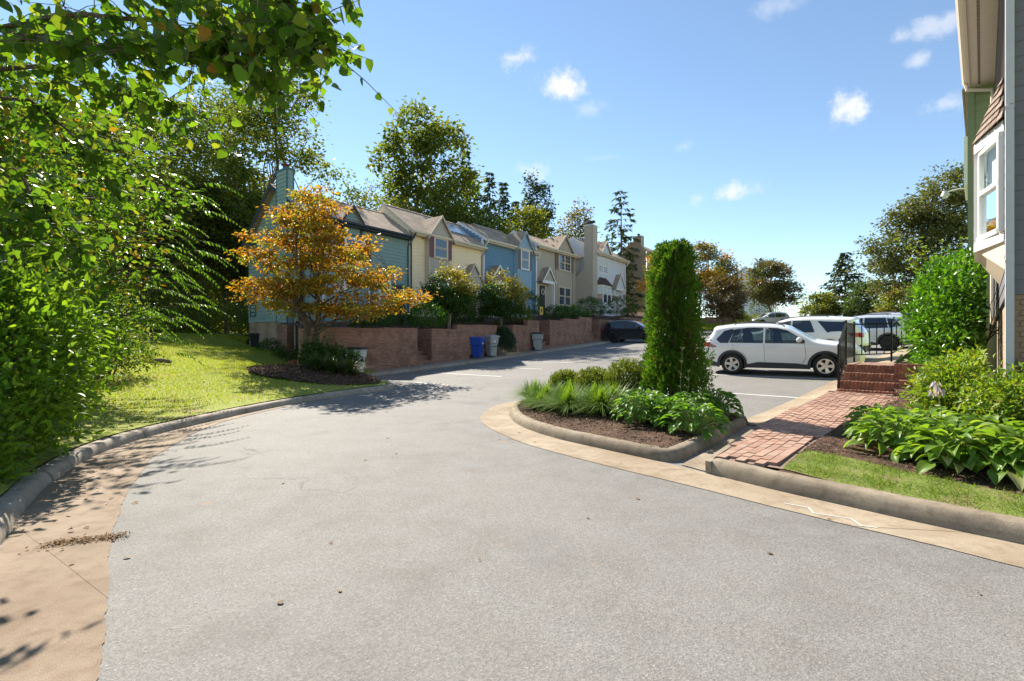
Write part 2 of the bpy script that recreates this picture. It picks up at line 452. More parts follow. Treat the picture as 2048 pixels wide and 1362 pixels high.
M = {}
M['asphalt'] = mat_asphalt()
M['gutter_r'] = mat_concrete('tan_gutter_concrete', (.28, .22, .15), (.40, .33, .24), (.21, .14, .085), .4)
M['gutter_l'] = mat_concrete('clay_stained_concrete', (.225, .168, .112), (.34, .262, .19), (.165, .105, .065), .6)
M['kerb'] = mat_concrete('weathered_kerb_concrete', (.24, .19, .135), (.36, .30, .22), (.12, .09, .062), .5)
M['kerb_grey'] = mat_concrete('grey_kerb_concrete', (.31, .265, .21), (.43, .375, .305), (.16, .12, .085), .5)
M['earth'] = mat_ground('bare_earth', [(.16, .11, .07), (.10, .085, .04), (.20, .14, .09)])
M['lawn'] = mat_ground('lawn_soil', [(.33, .25, .14), (.28, .29, .08), (.26, .30, .07), (.34, .31, .13)], .9)
M['mulch'] = mat_ground('mulch_soil', [(.055, .034, .024), (.10, .06, .04), (.14, .085, .055)], 3, .8, 45)
M['line'] = plain('worn_white_line_paint', (.62, .61, .58), .8, var=.25, scale=9)
M['brick_red'] = mat_brickwall('red_brown_brickwork', (.25, .125, .088), (.38, .20, .14), (.31, .24, .19))
M['brick_tan'] = mat_brickwall('tan_brickwork', (.36, .25, .165), (.44, .32, .23), (.36, .30, .24))
M['shingle'] = mat_shingle('brown_grey_shingles', (.36, .275, .205), (.43, .335, .255))
M['shingle_d'] = mat_shingle('dark_brown_shingles', (.085, .060, .052), (.12, .085, .07))
M['teal'] = mat_siding('teal_siding', (.235, .335, .325))
M['yellow'] = mat_siding('cream_siding', (.93, .75, .50))
M['taupe'] = mat_siding('taupe_board', (.50, .44, .37))
M['blue'] = mat_siding('blue_siding', (.145, .27, .385))
M['blue_l'] = mat_siding('pale_blue_board', (.29, .42, .54))
M['tan'] = mat_siding('tan_siding', (.47, .40, .32))
M['lav'] = mat_siding('pale_lavender_siding', (.66, .69, .75))
M['tan6'] = mat_siding('brown_siding', (.36, .28, .205))
M['grey'] = mat_siding('grey_siding', (.17, .16, .175), .04)
M['green'] = mat_siding('sage_siding', (.20, .27, .135))
M['white'] = plain('white_trim_paint', (.78, .77, .74), .5, var=.05)
M['cream'] = plain('cream_trim_paint', (.66, .56, .42), .5, var=.06)
M['soffit'] = plain('cream_soffit_paint', (.66, .58, .47), .6, var=.07, scale=3)
M['navy'] = plain('dark_navy_trim', (.022, .03, .045), .5, var=.1)
M['tealtrim'] = plain('teal_trim', (.05, .14, .15), .5, var=.1)
M['plum'] = plain('plum_shutter_paint', (.26, .12, .135), .6)
M['brownsh'] = plain('brown_shutter_paint', (.25, .19, .16), .6)
M['glass'] = mat_glass('window_glass', (.025, .045, .075))
M['blind'] = plain('white_blind', (.6, .62, .6), .7)
M['door_red'] = plain('brown_red_door_paint', (.12, .045, .035), .5)
M['door_dark'] = plain('dark_door_paint', (.025, .022, .022), .4)
M['black_metal'] = plain('black_iron_paint', (.018, .016, .015), .45, metal=.3)
M['solar'] = mat_glass('solar_panel_glass', (.10, .13, .20), .12)
M['bark'] = mat_ground('grey_brown_bark', [(.09, .065, .045), (.15, .115, .085), (.21, .17, .13)], 6, .9, 50)
M['bark_pale'] = mat_ground('pale_bark', [(.30, .20, .15), (.40, .29, .22), (.24, .16, .12)], 6, .6, 50)

# ------------------------------------------------------------------ the ground, lane, gutters and kerbs
KERB_L = smoothline([(-2.2, -1.5), (-2.45, 1.6), (-3.2, 2.8), (-3.95, 3.7), (-4.68, 4.66), (-5.24, 5.5), (-5.75, 6.54), (-5.97, 7.5), (-6.0, 8.42), (-5.9, 9.28), (-5.74, 10.52), (-5.34, 12.1),
          (-4.58, 13.58), (-3.95, 14.38), (-3.62, 14.85), (-3.85, 15.7), (-4.7, 16.9), (-5.62, 18.2), (-5.7, 18.85), (-5.3, 19.57)], 2)
KERB_ROW = [(-5.32 + .6 * t, 19.54 + .8 * t) for t in np.arange(0, 47.1, 1.0)]
ASPH_L = [(-1.55, -4), (-1.75, 1.2), (-1.93, 2.26), (-2.5, 2.96), (-3.21, 3.84), (-3.89, 4.8), (-4.83, 6.4), (-5.41, 8.06), (-5.62, 9.28), (-5.52, 10.52), (-5.30, 11.7)]
KERB_RF = [(2.30, 5.64), (2.78, 4.98), (3.18, 4.52), (3.53, 4.1), (3.93, 3.68), (4.9, 2.6), (6.3, 1.0), (8.3, -1.5)]
GUT_RF = [(1.37, 5.80), (1.81, 5.32), (2.33, 4.7), (2.87, 4.08), (3.22, 3.72), (3.54, 3.32), (4.5, 2.2), (5.9, .55), (7.7, -1.8)]
ISL = [(4.14, 8.44), (2.06, 6.04), (1.28, 6.92), (.61, 7.72), (.06, 8.84), (-.09, 10.08), (.1, 11.15), (.6, 11.75), (1.2, 11.75), (4.3, 9.05)]
ISL = smoothline(ISL[:1] + [(2.2, 6.2), (2.0, 6.08)] + ISL[2:] + [(4.36, 8.86), (4.2, 8.5)], 2)
ROAD = [(-3.0, -6), (-3.3, 2.6), (-4.3, 3.7), (-5.2, 4.66), (-5.9, 5.9), (-6.3, 7.5), (-6.3, 9.3), (-6.0, 10.7), (-5.5, 12.2), (-4.7, 13.7), (-3.8, 14.7), (-4.2, 15.8), (-5.1, 17.0), (-6.0, 18.2), (-6.1, 18.9), (-5.6, 19.7)] + \
       [(-5.5 + .6 * t, 19.64 + .8 * t) for t in (4, 12, 20, 30, 40, 48)] + [(25.5, 62), (33, 82), (62, 84), (58, 62), (39.9, 44.6), (20, 24.9), (9.3, 13.6), (4.6, 8.9), (3.9, 7.6), (2.5, 5.9), (3.9, 4.0), (6.3, 1.4), (9, -2), (9, -6)]
V, F = sheet(ROAD, hR, .8)
link('road', npmesh('road', V, F, M['asphalt'], True), kind='structure')

# base land: one sheet to the horizon
def hbase(x, y):
    h = hR(x, y) - .30
    s = .6 * np.asarray(x) + .8 * np.asarray(y)
    left = np.clip((-.8 * (x + 10.6) + .6 * (y - 23.5) - 3) / 40, 0, 1)      # behind the houses the land climbs
    h = h + left * 2.5 * np.clip((s - 8) / 20, 0, 1)
    far = np.hypot(x, y)
    return h - 6 * np.clip((far - 130) / 300, 0, 1)
gx = np.concatenate([-np.geomspace(900, 42, 24), np.arange(-40, 70, 2.5), np.geomspace(72, 900, 24)])
gy = np.concatenate([-np.geomspace(400, 12, 12), np.arange(-10, 90, 2.5), np.geomspace(92, 1200, 26)])
GX, GY = np.meshgrid(gx, gy)
Vg = np.stack([GX.ravel(), GY.ravel(), hbase(GX.ravel(), GY.ravel())], 1)
nx_, ny_ = len(gx), len(gy)
ii = (np.arange(ny_ - 1)[:, None] * nx_ + np.arange(nx_ - 1)[None]).ravel()
link('ground', npmesh('ground', Vg, [np.stack([ii, ii + 1, ii + nx_ + 1, ii + nx_], 1)], M['lawn'], True), kind='structure')

# gutters (concrete pans flush with the asphalt)
def gutter_cut(name, outer, inner, mat, lift=.006, cuts=6):
    poly = list(outer) + list(reversed(inner))
    V, F = sheet(poly, lambda x, y: hR(x, y) + lift, .35)
    return npmesh(name, V, F, mat, True)
gl = thing('left_gutter', '', '')
del gl['label'], gl['category']; gl['kind'] = 'structure'; gl.name = 'gutter'
def panned(parent, A, B, n, mat, gap=.007, ragged=.008):
    """strip between two polylines with the same number of points, in n pans with open joints"""
    A = np.array(A, float); B = np.array(B, float)
    def at_(P, u):
        s = np.concatenate([[0], np.cumsum(np.linalg.norm(np.diff(P, axis=0), axis=1))]); s /= s[-1]
        return np.stack([np.interp(u, s, P[:, 0]), np.interp(u, s, P[:, 1])], 1)
    LA = np.linalg.norm(np.diff(A, axis=0), axis=1).sum()
    for i in range(n):
        g_ = gap / LA / 2
        u = np.linspace(i / n + g_, (i + 1) / n - g_, 40)
        a, b = at_(A, u), at_(B, u)
        a = a + (np.sin(u * 61) * .5 + np.sin(u * 143 + 1) * .3 + rng.normal(size=len(u)) * .35)[:, None] * ragged * nrm(a - b)
        V = []
        for p, q in zip(a, b):
            for k in range(5):
                w = p + (q - p) * k / 4
                V.append((w[0], w[1], hr(w[0], w[1]) + .006 + .012 * (1 - k / 4.0) * 0))
        V = np.array(V); idx = (np.arange(39)[:, None] * 5 + np.arange(4)[None]).ravel()
        link('gutter_pan', npmesh('gutter_pan', V, [np.stack([idx, idx + 1, idx + 6, idx + 5], 1)], mat, True), parent)
kl = [p for p in KERB_L if p[1] < 12.2]
panned(gl, [p for p in ASPH_L], kl, 7, M['gutter_l'], .007, .035)
gr = bpy.data.objects.new('gutter', None); COL.objects.link(gr); gr['kind'] = 'structure'
IG_OUT = [(.85, 12.35), (.3, 12.2), (-.29, 11.52), (-.60, 10.5), (-.66, 9.4), (-.36, 8.4), (.12, 7.38), (.73, 6.55)] + GUT_RF
IG_IN = [(.85, 11.85), (.5, 11.68), (.1, 11.15), (-.09, 10.08), (.06, 8.84), (.61, 7.72), (1.28, 6.92), (2.05, 6.02)] + KERB_RF
panned(gr, smoothline(IG_OUT, 1), smoothline(IG_IN, 1), 7, M['gutter_r'], .012)

# kerbs: swept profile, cast in lengths
def kerb(line, side, mat, h=.15, width=.17, lengths=2.4, closed=False, name='kerb', jit=.008, low=None):
    """side +1: body lies left of the direction of travel"""
    root = bpy.data.objects.new(name, None); COL.objects.link(root); root['kind'] = 'structure'
    P = np.array(line, float)
    s = np.concatenate([[0], np.cumsum(np.linalg.norm(np.diff(P, axis=0), axis=1))]); Lt = s[-1]
    n = max(1, round(Lt / lengths))
    prof = [(0, -.08), (.012, .04), (.03, h * .62), (.055, h * .88), (.085, h * .98), (.12, h), (width, h), (width + .004, -.08)]
    for i in range(n):
        u = np.linspace(Lt * i / n + .006, Lt * (i + 1) / n - .006, max(3, int(lengths / .22)))
        X = np.interp(u, s, P[:, 0]); Y = np.interp(u, s, P[:, 1])
        T = np.stack([np.gradient(X), np.gradient(Y)], 1); T = nrm(T); Nn = np.stack([-T[:, 1], T[:, 0]], 1) * side
        mb = MB(); vs = []; j1, j2 = rnd.uniform(-jit, jit), rnd.uniform(-jit, jit)
        for k in range(len(u)):
            b_ = hr(X[k], Y[k])
            for (o, z) in prof:
                w_ = o + j1 * .6 + .004 * math.sin(u[k] * 7 + o * 30)
                zz = z if z < 0 else z * (1 + j2 * 2)
                vs.append((X[k] + Nn[k, 0] * w_, Y[k] + Nn[k, 1] * w_, b_ + zz + (.003 * math.sin(u[k] * 11 + o * 50) if z > 0 else 0)))
        m = len(prof)
        fs = [(k * m + q, k * m + q + 1, (k + 1) * m + q + 1, (k + 1) * m + q) for k in range(len(u) - 1) for q in range(m - 1)]
        fs += [tuple(range(m)), tuple((len(u) - 1) * m + q for q in range(m - 1, -1, -1))]
        mb.add(vs, fs); mb.build('kerb_length', mat, root, True, 50)
    return root
kerb(KERB_L, 1, M['kerb_grey'], .135, .19, 2.6, jit=.02)
kerb(KERB_ROW, 1, M['kerb_grey'], .13, .17, 3.0)
kerb(KERB_RF, 1, M['kerb'], .165, .2, 3.4)
kerb(ISL[::-1], 1, M['kerb'], .15, .17, 2.9)

# ---- lawns and beds; heights by thin-plate spline through known spots
def tps(ctrl):
    C = np.array(ctrl, float); n = len(C)
    def U(d): return np.where(d > 1e-9, d * d * np.log(np.maximum(d, 1e-9)), 0)
    D = np.linalg.norm(C[:, None, :2] - C[None, :, :2], axis=2)
    A = np.zeros((n + 3, n + 3)); A[:n, :n] = U(D) + np.eye(n) * .02; A[:n, n] = 1; A[:n, n + 1:] = C[:, :2]; A[n, :n] = 1; A[n + 1:, :n] = C[:, :2].T
    w = np.linalg.solve(A, np.concatenate([C[:, 2], [0, 0, 0]]))
    def f(x, y):
        x = np.asarray(x, float); y = np.asarray(y, float); sh = x.shape
        d = np.hypot(x.ravel()[:, None] - C[None, :, 0], y.ravel()[:, None] - C[None, :, 1])
        return (U(d) @ w[:n] + w[n] + w[n + 1] * x.ravel() + w[n + 2] * y.ravel()).reshape(sh)
    return f
kin = []
KL = np.array(KERB_L); T_ = nrm(np.stack([np.gradient(KL[:, 0]), np.gradient(KL[:, 1])], 1)); KIN = KL + np.stack([-T_[:, 1], T_[:, 0]], 1) * .19
for p in KIN[::6]: kin.append((p[0], p[1], hr(p[0], p[1]) + .15))
hL = tps(kin + [(-14.3, 27.1, 1.25), (-10.6, 23.3, .92), (-9.6, 21.6, .62), (-8.6, 19.6, .5), (-17, 28, 1.78), (-13, 20, 1.0), (-13.2, 16, 1.0), (-9, 12, .48), (-25, 35, 2.0), (-30, 20, 1.8), (-12, 6, .7), (-8.5, 5, .4),
               (-24, 12, 1.3), (-14, 2, .5), (-8, -2, .3), (-20, 50, 2.4), (-40, 40, 2.2), (-7.9, 17.9, .55), (-6.2, 16.5, .42), (-40, 5, 1.5), (-10.5, 16, .72)])
def hl(x, y): return float(hL(np.array(x), np.array(y)))
LAWN = [tuple(p) for p in KIN] + [(-6.3, 20.2), (-9.3, 22.0), rowp(.25, .1), rowp(.25, 9), (-30, 60), (-60, 60), (-60, -10), (-2.6, -4)]
V, F = sheet(LAWN, hL, .6)
link('lawn', npmesh('lawn', V, F, M['lawn'], True), kind='structure')
# right-hand planting ground
def hB(x, y):
    x = np.asarray(x, float); y = np.asarray(y, float)
    d = np.clip(((x - 2.6) * .75 + (y - 5.3) * .65) / 4.5, 0, 1.2)
    return hR(x, y) + .14 + .22 * d
def hb(x, y): return float(hB(x, y))
BED_R = [(2.95, 5.32), (3.3, 4.74), (4.07, 3.84), (5.05, 2.74), (8.4, -1.2), (16, 2), (16, 11.4), (11.5, 14.6), (9.3, 12.2), (8.2, 10.35), (7.4, 9.1), (6.1, 8.05), (5.08, 7.36), (3.81, 6.2)]
V, F = sheet(BED_R, lambda x, y: hB(x, y) - .03, .4)
link('mulch_bed', npmesh('mulch_bed', V, F, M['mulch'], True), kind='structure')
GRASS_R = [(3.02, 5.36), (3.32, 4.78), (4.09, 3.87), (5.06, 2.78), (8.2, -1.0), (9.0, .2), (5.6, 3.4), (4.62, 4.35), (4.16, 5.12), (3.98, 5.6), (3.72, 5.98), (3.5, 5.86)]
V, F = sheet(GRASS_R, lambda x, y: hB(x, y) - .018, .3)
link('grass_strip', npmesh('grass_strip', V, F, mat_ground('thatch_soil', [(.16, .12, .06), (.12, .16, .035), (.15, .19, .04), (.20, .17, .08)], 2.5), True), kind='structure')
# island soil
ISI = [(x, y) for x, y in ISL]
cx_ = np.mean([p[0] for p in ISI]); cy_ = np.mean([p[1] for p in ISI])
ISI = [(cx_ + (x - cx_) * .93, cy_ + (y - cy_) * .93) for x, y in ISI]
def hI(x, y):
    d = np.hypot((np.asarray(x) - 2.4) / 2.2, (np.asarray(y) - 9.2) / 2.2)
    return hR(x, y) + .13 + .13 * np.clip(1 - d, 0, 1)
V, F = sheet(ISI, hI, .3)
link('island_soil', npmesh('island_soil', V, F, M['mulch'], True), kind='structure')
# left mulch bed at the tip
BED_L = smoothline([(-9.0, 16.4), (-8.2, 14.9), (-6.4, 14.2), (-5.1, 14.15), (-4.35, 14.65), (-4.1, 15.2), (-4.8, 16.8), (-5.7, 18.1), (-6.1, 19.2), (-7.2, 19.6), (-8.6, 18.6), (-9.2, 17.4), (-9.0, 16.4)], 1)[:-1]
def hM(x, y):
    d = np.hypot((np.asarray(x) + 7.0) / 2.6, (np.asarray(y) - 16.6) / 2.8)
    return hL(x, y) + .02 + .16 * np.clip(1.05 - d, 0, 1) + .02 * np.sin(np.asarray(x) * 9) * np.sin(np.asarray(y) * 8)
V, F = sheet(BED_L, hM, .22)
link('mulch_bed', npmesh('mulch_bed', V, F, M['mulch'], True), kind='structure')
# little path to the basement door
PTH = [(-10.15, 22.75), (-9.4, 22.6), (-8.3, 20.3), (-8.35, 19.3), (-8.8, 19.2), (-9.2, 20.4)]
V, F = sheet(PTH, lambda x, y: hL(x, y) + .02, .4)
link('path', npmesh('path', V, F, mat_concrete('mauve_path_concrete', (.25, .19, .17), (.32, .25, .22), (.16, .12, .1)), True), kind='structure')
# pavement between row kerb and walls
PAV = [(-5.46 + .6 * t, 19.64 + .8 * t) for t in (-.3, 47)] + [rowp(t, -5.3) for t in (44, -1.6)]
V, F = sheet(PAV, lambda x, y: hR(x, y) + .125, .8)
link('pavement', npmesh('pavement', V, F, M['kerb_grey'], True), kind='structure')
# concrete apron beside the brick walk and on along the parking bays
AP = [(4.36, 9.02), (8.93, 13.62), (12, 16.75), (30, 35.1), (30.6, 34.4), (12.6, 16.1), (9.6, 13.2), (7.4, 11.18), (5.53, 9.42), (4.16, 7.98)]
def hAP(x, y):
    d = ((np.asarray(x) - 4.36) * .714 - (np.asarray(y) - 9.02) * .70)      # across the apron: low at the bays, kerb high at the walk
    return hR(x, y) + .012 + .12 * np.clip((d - .25) / .4, 0, 1)
V, F = sheet(AP, hAP, .22)
link('pavement', npmesh('pavement', V, F, M['gutter_r'], True), kind='structure')
# drainage flume between island and walk
FL = [(2.12, 6.02), (4.22, 8.46), (4.36, 9.0), (4.5, 8.5), (4.1, 7.92), (2.42, 5.86), (2.32, 5.7)]
V, F = sheet(FL, lambda x, y: hR(x, y) + .012, .15)
link('drain_channel', npmesh('drain_channel', V, F, M['kerb'], True), kind='structure')
mb = MB()
wl = [(2.28, 5.66), (2.42, 5.88), (3.2, 6.84), (4.07, 7.9), (4.13, 8.0)]
for a, b in zip(wl[:-1], wl[1:]):
    za, zb = hr(*a), hr(*b)
    mb.prism([(a[0], a[1], za - .05), (a[0], a[1], za + .15), (a[0] + .05, a[1] - .04, za + .15), (a[0] + .05, a[1] - .04, za - .05)], (a[0], a[1], za), (b[0], b[1], zb))
mb.build('drain_channel', M['kerb'], kind='structure')
# white bay lines
def stripe(a, b, w=.09, lift=.005):
    a, b = Vector(a), Vector(b); d = (b - a); n = int(d.length / .4) + 1; d.normalize(); s_ = Vector((-d.y, d.x)) * w / 2
    V = []
    for i in range(n + 1):
        p = a.lerp(b, i / n)
        for q in (p - s_, p + s_): V.append((q.x, q.y, hr(q.x, q.y) + lift))
    idx = np.arange(n) * 2
    link('bay_line', npmesh('bay_line', np.array(V), [np.stack([idx, idx + 1, idx + 3, idx + 2], 1)], M['line']), kind='structure')
mk = [(2.62, 4.62), (2.78, 4.50), (2.74, 4.36), (2.98, 4.22), (2.96, 4.06), (3.06, 4.02)]
for p_, q_ in zip(mk[:-1], mk[1:]):
    a_, b_ = Vector(p_), Vector(q_); d_ = (b_ - a_).normalized(); s_ = Vector((-d_.y, d_.x)) * .007
    link('chalk_mark', npmesh('chalk_mark', np.array([(v.x, v.y, hr(v.x, v.y) + .010) for v in (a_ - s_, a_ + s_, b_ + s_, b_ - s_)]), [np.array([[0, 1, 2, 3]])], M['line']), kind='structure')
stripe((3.6, 14.3), (7.35, 11.2)); stripe((6.2, 17.1), (9.85, 14.55))
for k in range(1, 8):
    b_ = Vector((9.85, 14.55)) + Vector((.70, .714)) * 2.75 * k; stripe((b_.x - 3.65, b_.y + 2.55), (b_.x, b_.y))
for k in range(-1, 15):
    a_ = (-5.02 + .6 * (1.2 + 2.8 * k), 19.94 + .8 * (1.2 + 2.8 * k))
    stripe((a_[0] + 1.0, a_[1] - .75), (a_[0] + 3.9, a_[1] - 2.95))
# ------------------------------------------------------------------ houses
def lap(mb, f, poly, pitch=.20, out=.03):
    """lap boards over a convex (a, z) polygon; f(a, z, out) -> point"""
    zs = [p[1] for p in poly]; z0, z1 = min(zs), max(zs)
    def span(z):
        z = min(max(z, z0 + 1e-4), z1 - 1e-4); xs = []
        for (ax, az), (bx, bz) in zip(poly, poly[1:] + poly[:1]):
            if (az - z) * (bz - z) <= 0 and abs(az - bz) > 1e-9: xs.append(ax + (bx - ax) * (z - az) / (bz - az))
        return min(xs), max(xs)
    n = max(1, round((z1 - z0) / pitch)); p_ = (z1 - z0) / n
    for i in range(n):
        zb, zt = z0 + i * p_, z0 + (i + 1) * p_
        a0, a1 = span(zb); b0, b1 = span(zt)
        mb.add([f(a0, zb, out), f(a1, zb, out), f(b1, zt, .003), f(b0, zt, .003), f(a0, zb, .0), f(a1, zb, .0)], [(0, 1, 2, 3), (4, 5, 1, 0)])

def boards(mb, f, a0, a1, z0, z1, step=.2, w=.03, out=.02):
    """board and batten"""
    mb.add([f(a0, z0, 0), f(a1, z0, 0), f(a1, z1, 0), f(a0, z1, 0)], [(0, 1, 2, 3)])
    n = max(1, round((a1 - a0) / step))
    for i in range(n + 1):
        a = a0 + (a1 - a0) * i / n
        P = [f(a - w / 2, z0, 0), f(a + w / 2, z0, 0), f(a + w / 2, z1, 0), f(a - w / 2, z1, 0), f(a - w / 2, z0, out), f(a + w / 2, z0, out), f(a + w / 2, z1, out), f(a - w / 2, z1, out)]
        mb.add(P, [(4, 5, 6, 7), (0, 4, 7, 3), (5, 1, 2, 6), (7, 6, 2, 3), (0, 1, 5, 4)])

def fbox(mb, f, a0, a1, z0, z1, o0, o1):
    P = [f(a0, z0, o0), f(a1, z0, o0), f(a1, z1, o0), f(a0, z1, o0), f(a0, z0, o1), f(a1, z0, o1), f(a1, z1, o1), f(a0, z1, o1)]
    mb.add(P, [(0, 3, 2, 1), (4, 5, 6, 7), (0, 1, 5, 4), (1, 2, 6, 5), (2, 3, 7, 6), (3, 0, 4, 7)])

def window(parent, f, a0, a1, z0, z1, trim, fw=.09, double=False, blind=None, muntin=0, sill=True):
    mb = MB()
    fbox(mb, f, a0 - fw, a0, z0 - fw, z1 + fw, 0, .06); fbox(mb, f, a1, a1 + fw, z0 - fw, z1 + fw, 0, .06)
    fbox(mb, f, a0, a1, z1, z1 + fw, 0, .06); fbox(mb, f, a0, a1, z0 - fw, z0, 0, .08 if sill else .06)
    w_ = mb.build('window', trim, parent)
    cols = [(a0, a1)]
    if double:
        m = (a0 + a1) / 2; cols = [(a0, m - .05), (m + .05, a1)]
        mb = MB(); fbox(mb, f, m - .05, m + .05, z0, z1, 0, .055); mb.build('mullion', trim, w_)
    zm = (z0 + z1) / 2
    for c0, c1 in cols:
        for k, (b, t_, o) in enumerate(((z0, zm - .02, .012), (zm + .02, z1, .026))):
            mb = MB(); mb.add([f(c0 + .035, b + .035, o), f(c1 - .035, b + .035, o), f(c1 - .035, t_ - .03, o), f(c0 + .035, t_ - .03, o)], [(0, 1, 2, 3)])
            mb.build('pane', M['glass'] if not (blind and k == 1) else blind, w_)
            mb = MB()
            for q in ((c0, c0 + .035, b, t_), (c1 - .035, c1, b, t_), (c0 + .035, c1 - .035, b, b + .035), (c0 + .035, c1 - .035, t_ - .03, t_)):
                fbox(mb, f, *q, 0, o + .015)
            for j in range(1, muntin + 1):
                xm = c0 + (c1 - c0) * j / (muntin + 1); fbox(mb, f, xm - .01, xm + .01, b + .035, t_ - .03, 0, o + .008)
            if muntin: fbox(mb, f, c0 + .035, c1 - .035, (b + t_) / 2 - .01, (b + t_) / 2 + .01, 0, o + .008)
            mb.build('sash', trim, w_)
    return w_

def shutter(parent, f, a0, a1, z0, z1, mat):
    mb = MB(); fbox(mb, f, a0, a0 + .045, z0, z1, 0, .04); fbox(mb, f, a1 - .045, a1, z0, z1, 0, .04)
    for z in (z0, (z0 + z1) / 2 - .03, z1 - .06): fbox(mb, f, a0 + .045, a1 - .045, z, z + .06, 0, .038)
    z = z0 + .08
    while z < z1 - .08:
        mb.add([f(a0 + .045, z, .032), f(a1 - .045, z, .032), f(a1 - .045, z + .04, .01), f(a0 + .045, z + .04, .01)], [(0, 1, 2, 3)]); z += .045
    return mb.build('shutter', mat, parent)

def house(name, label, x0, w, eave, ridge_d, ridge_h, back_d, back_h, wall, trim, roofm, o0=0.0, base=1.0, siding_z=None, gutter_mat=None, gap_l=0.0, eo=.4):
    """local frame: x along the row, y behind the front, z up"""
    px_, py_ = rowp(x0, o0)
    r_ = thing(name, label, 'house', (px_, py_, 0), ROW, 'terraced houses along the lane')
    sz = siding_z if siding_z is not None else base
    F_ = lambda a, z, o: (a, -o, z)
    mb = MB(); lap(mb, F_, [(0, sz), (w, sz), (w, eave - .02), (0, eave - .02)]); mb.build('front_wall', wall, r_)
    # end walls
    endp = [(0, sz), (back_d - .3, sz), (back_d - .3, back_h + .0), (ridge_d, ridge_h - .08), (0, eave - .02)]
    G = lambda a, z, o: (-o, a, z); G2 = lambda a, z, o: (w + o, a, z)
    mb = MB(); lap(mb, G, endp); mb.build('end_wall', wall, r_)
    mb = MB(); lap(mb, G2, endp); mb.build('end_wall', wall, r_)
    mb = MB(); mb.add([(0, back_d - .3, sz), (w, back_d - .3, sz), (w, back_d - .3, back_h), (0, back_d - .3, back_h)], [(0, 1, 2, 3)]); mb.build('rear_wall', wall, r_)
    # corner boards
    for a in (0, w - .1): MB().box(a, a + .1, -.035, .0, sz, eave - .05).build('corner_board', trim, r_)
    MB().box(-.035, 0, -.035, .1, sz, eave - .05).build('corner_board', trim, r_)
    # foundation
    mb = MB(); mb.box(.02, w - .02, .02, back_d - .32, base - 2.2, sz)
    mb.build('foundation', M['brick_tan'] if name == 'teal_house' else M['brick_red'], r_)
    # roof: two slopes with thickness, overhanging eo
    k = (ridge_h - eave) / ridge_d; ez = eave - k * eo + .08; th = .07
    l, rr = -gap_l, w + .0
    mb = MB()
    mb.add([(l, -eo, ez), (rr, -eo, ez), (rr, ridge_d, ridge_h + .08), (l, ridge_d, ridge_h + .08), (rr, back_d, back_h + .08), (l, back_d, back_h + .08),
            (l, -eo, ez - th), (rr, -eo, ez - th), (rr, ridge_d, ridge_h + .08 - th), (l, ridge_d, ridge_h + .08 - th), (rr, back_d, back_h + .08 - th), (l, back_d, back_h + .08 - th)],
           [(0, 1, 2, 3), (3, 2, 4, 5), (6, 9, 8, 7), (9, 11, 10, 8), (0, 6, 7, 1), (5, 4, 10, 11), (0, 3, 9, 6), (3, 5, 11, 9), (1, 7, 8, 2), (2, 8, 10, 4)])
    roof = mb.build('roof', roofm, r_)
    mb = MB()                                                   # ridge caps
    n = int((rr - l) / .3)
    for i in range(n):
        a = l + (rr - l) * i / n; b = l + (rr - l) * (i + 1) / n
        mb.add([(a, ridge_d - .14, ridge_h + .015), (b + .02, ridge_d - .14, ridge_h + .025), (b + .02, ridge_d, ridge_h + .115), (a, ridge_d, ridge_h + .10), (b + .02, ridge_d + .14, ridge_h + .025), (a, ridge_d + .14, ridge_h + .015)], [(0, 1, 2, 3), (3, 2, 4, 5)])
    mb.build('ridge_cap', roofm, roof)
    gm = gutter_mat or trim
    mb = MB(); mb.box(l, rr, -eo - .02, -eo + .005, ez - .24, ez - .02)
    mb.box(l, rr, -eo + .005, -.003, ez - .25, ez - .225); mb.build('fascia', gm, r_)
    mb = MB(); mb.add([(l, -eo - .14, ez - .02), (l, -eo - .14, ez - .12), (l, -eo - .10, ez - .16), (l, -eo - .03, ez - .16), (l, -eo - .03, ez - .02),
                       (rr, -eo - .14, ez - .02), (rr, -eo - .14, ez - .12), (rr, -eo - .10, ez - .16), (rr, -eo - .03, ez - .16), (rr, -eo - .03, ez - .02)],
                      [(0, 1, 6, 5), (1, 2, 7, 6), (2, 3, 8, 7), (3, 4, 9, 8), (0, 4, 3, 2, 1), (5, 6, 7, 8, 9)])
    mb.build('gutter_trough', gm, r_)
    # rake boards
    for a in (l - .02, rr - .005):
        MB().prism([(a, -eo, ez + .015), (a, ridge_d, ridge_h + .1), (a, ridge_d, ridge_h - .12), (a, -eo, ez - .2)], (a, 0, 0), (a + .025, 0, 0)).build('rake_board', trim, r_)
        MB().prism([(a, ridge_d, ridge_h + .1), (a, back_d, back_h + .095), (a, back_d, back_h - .12), (a, ridge_d, ridge_h - .12)], (a, 0, 0), (a + .025, 0, 0)).build('rake_board', trim, r_)
    return r_, F_, ez

def downspout(parent, x, y, ztop, zbot, mat, eo=.4):
    mb = MB(); mb.tube([(x, y - eo - .08, ztop - .14), (x, y - eo - .08, ztop - .22), (x, y - .07, ztop - .62), (x, y - .07, zbot)], .045, 6)
    mb.build('downspout', mat, parent)

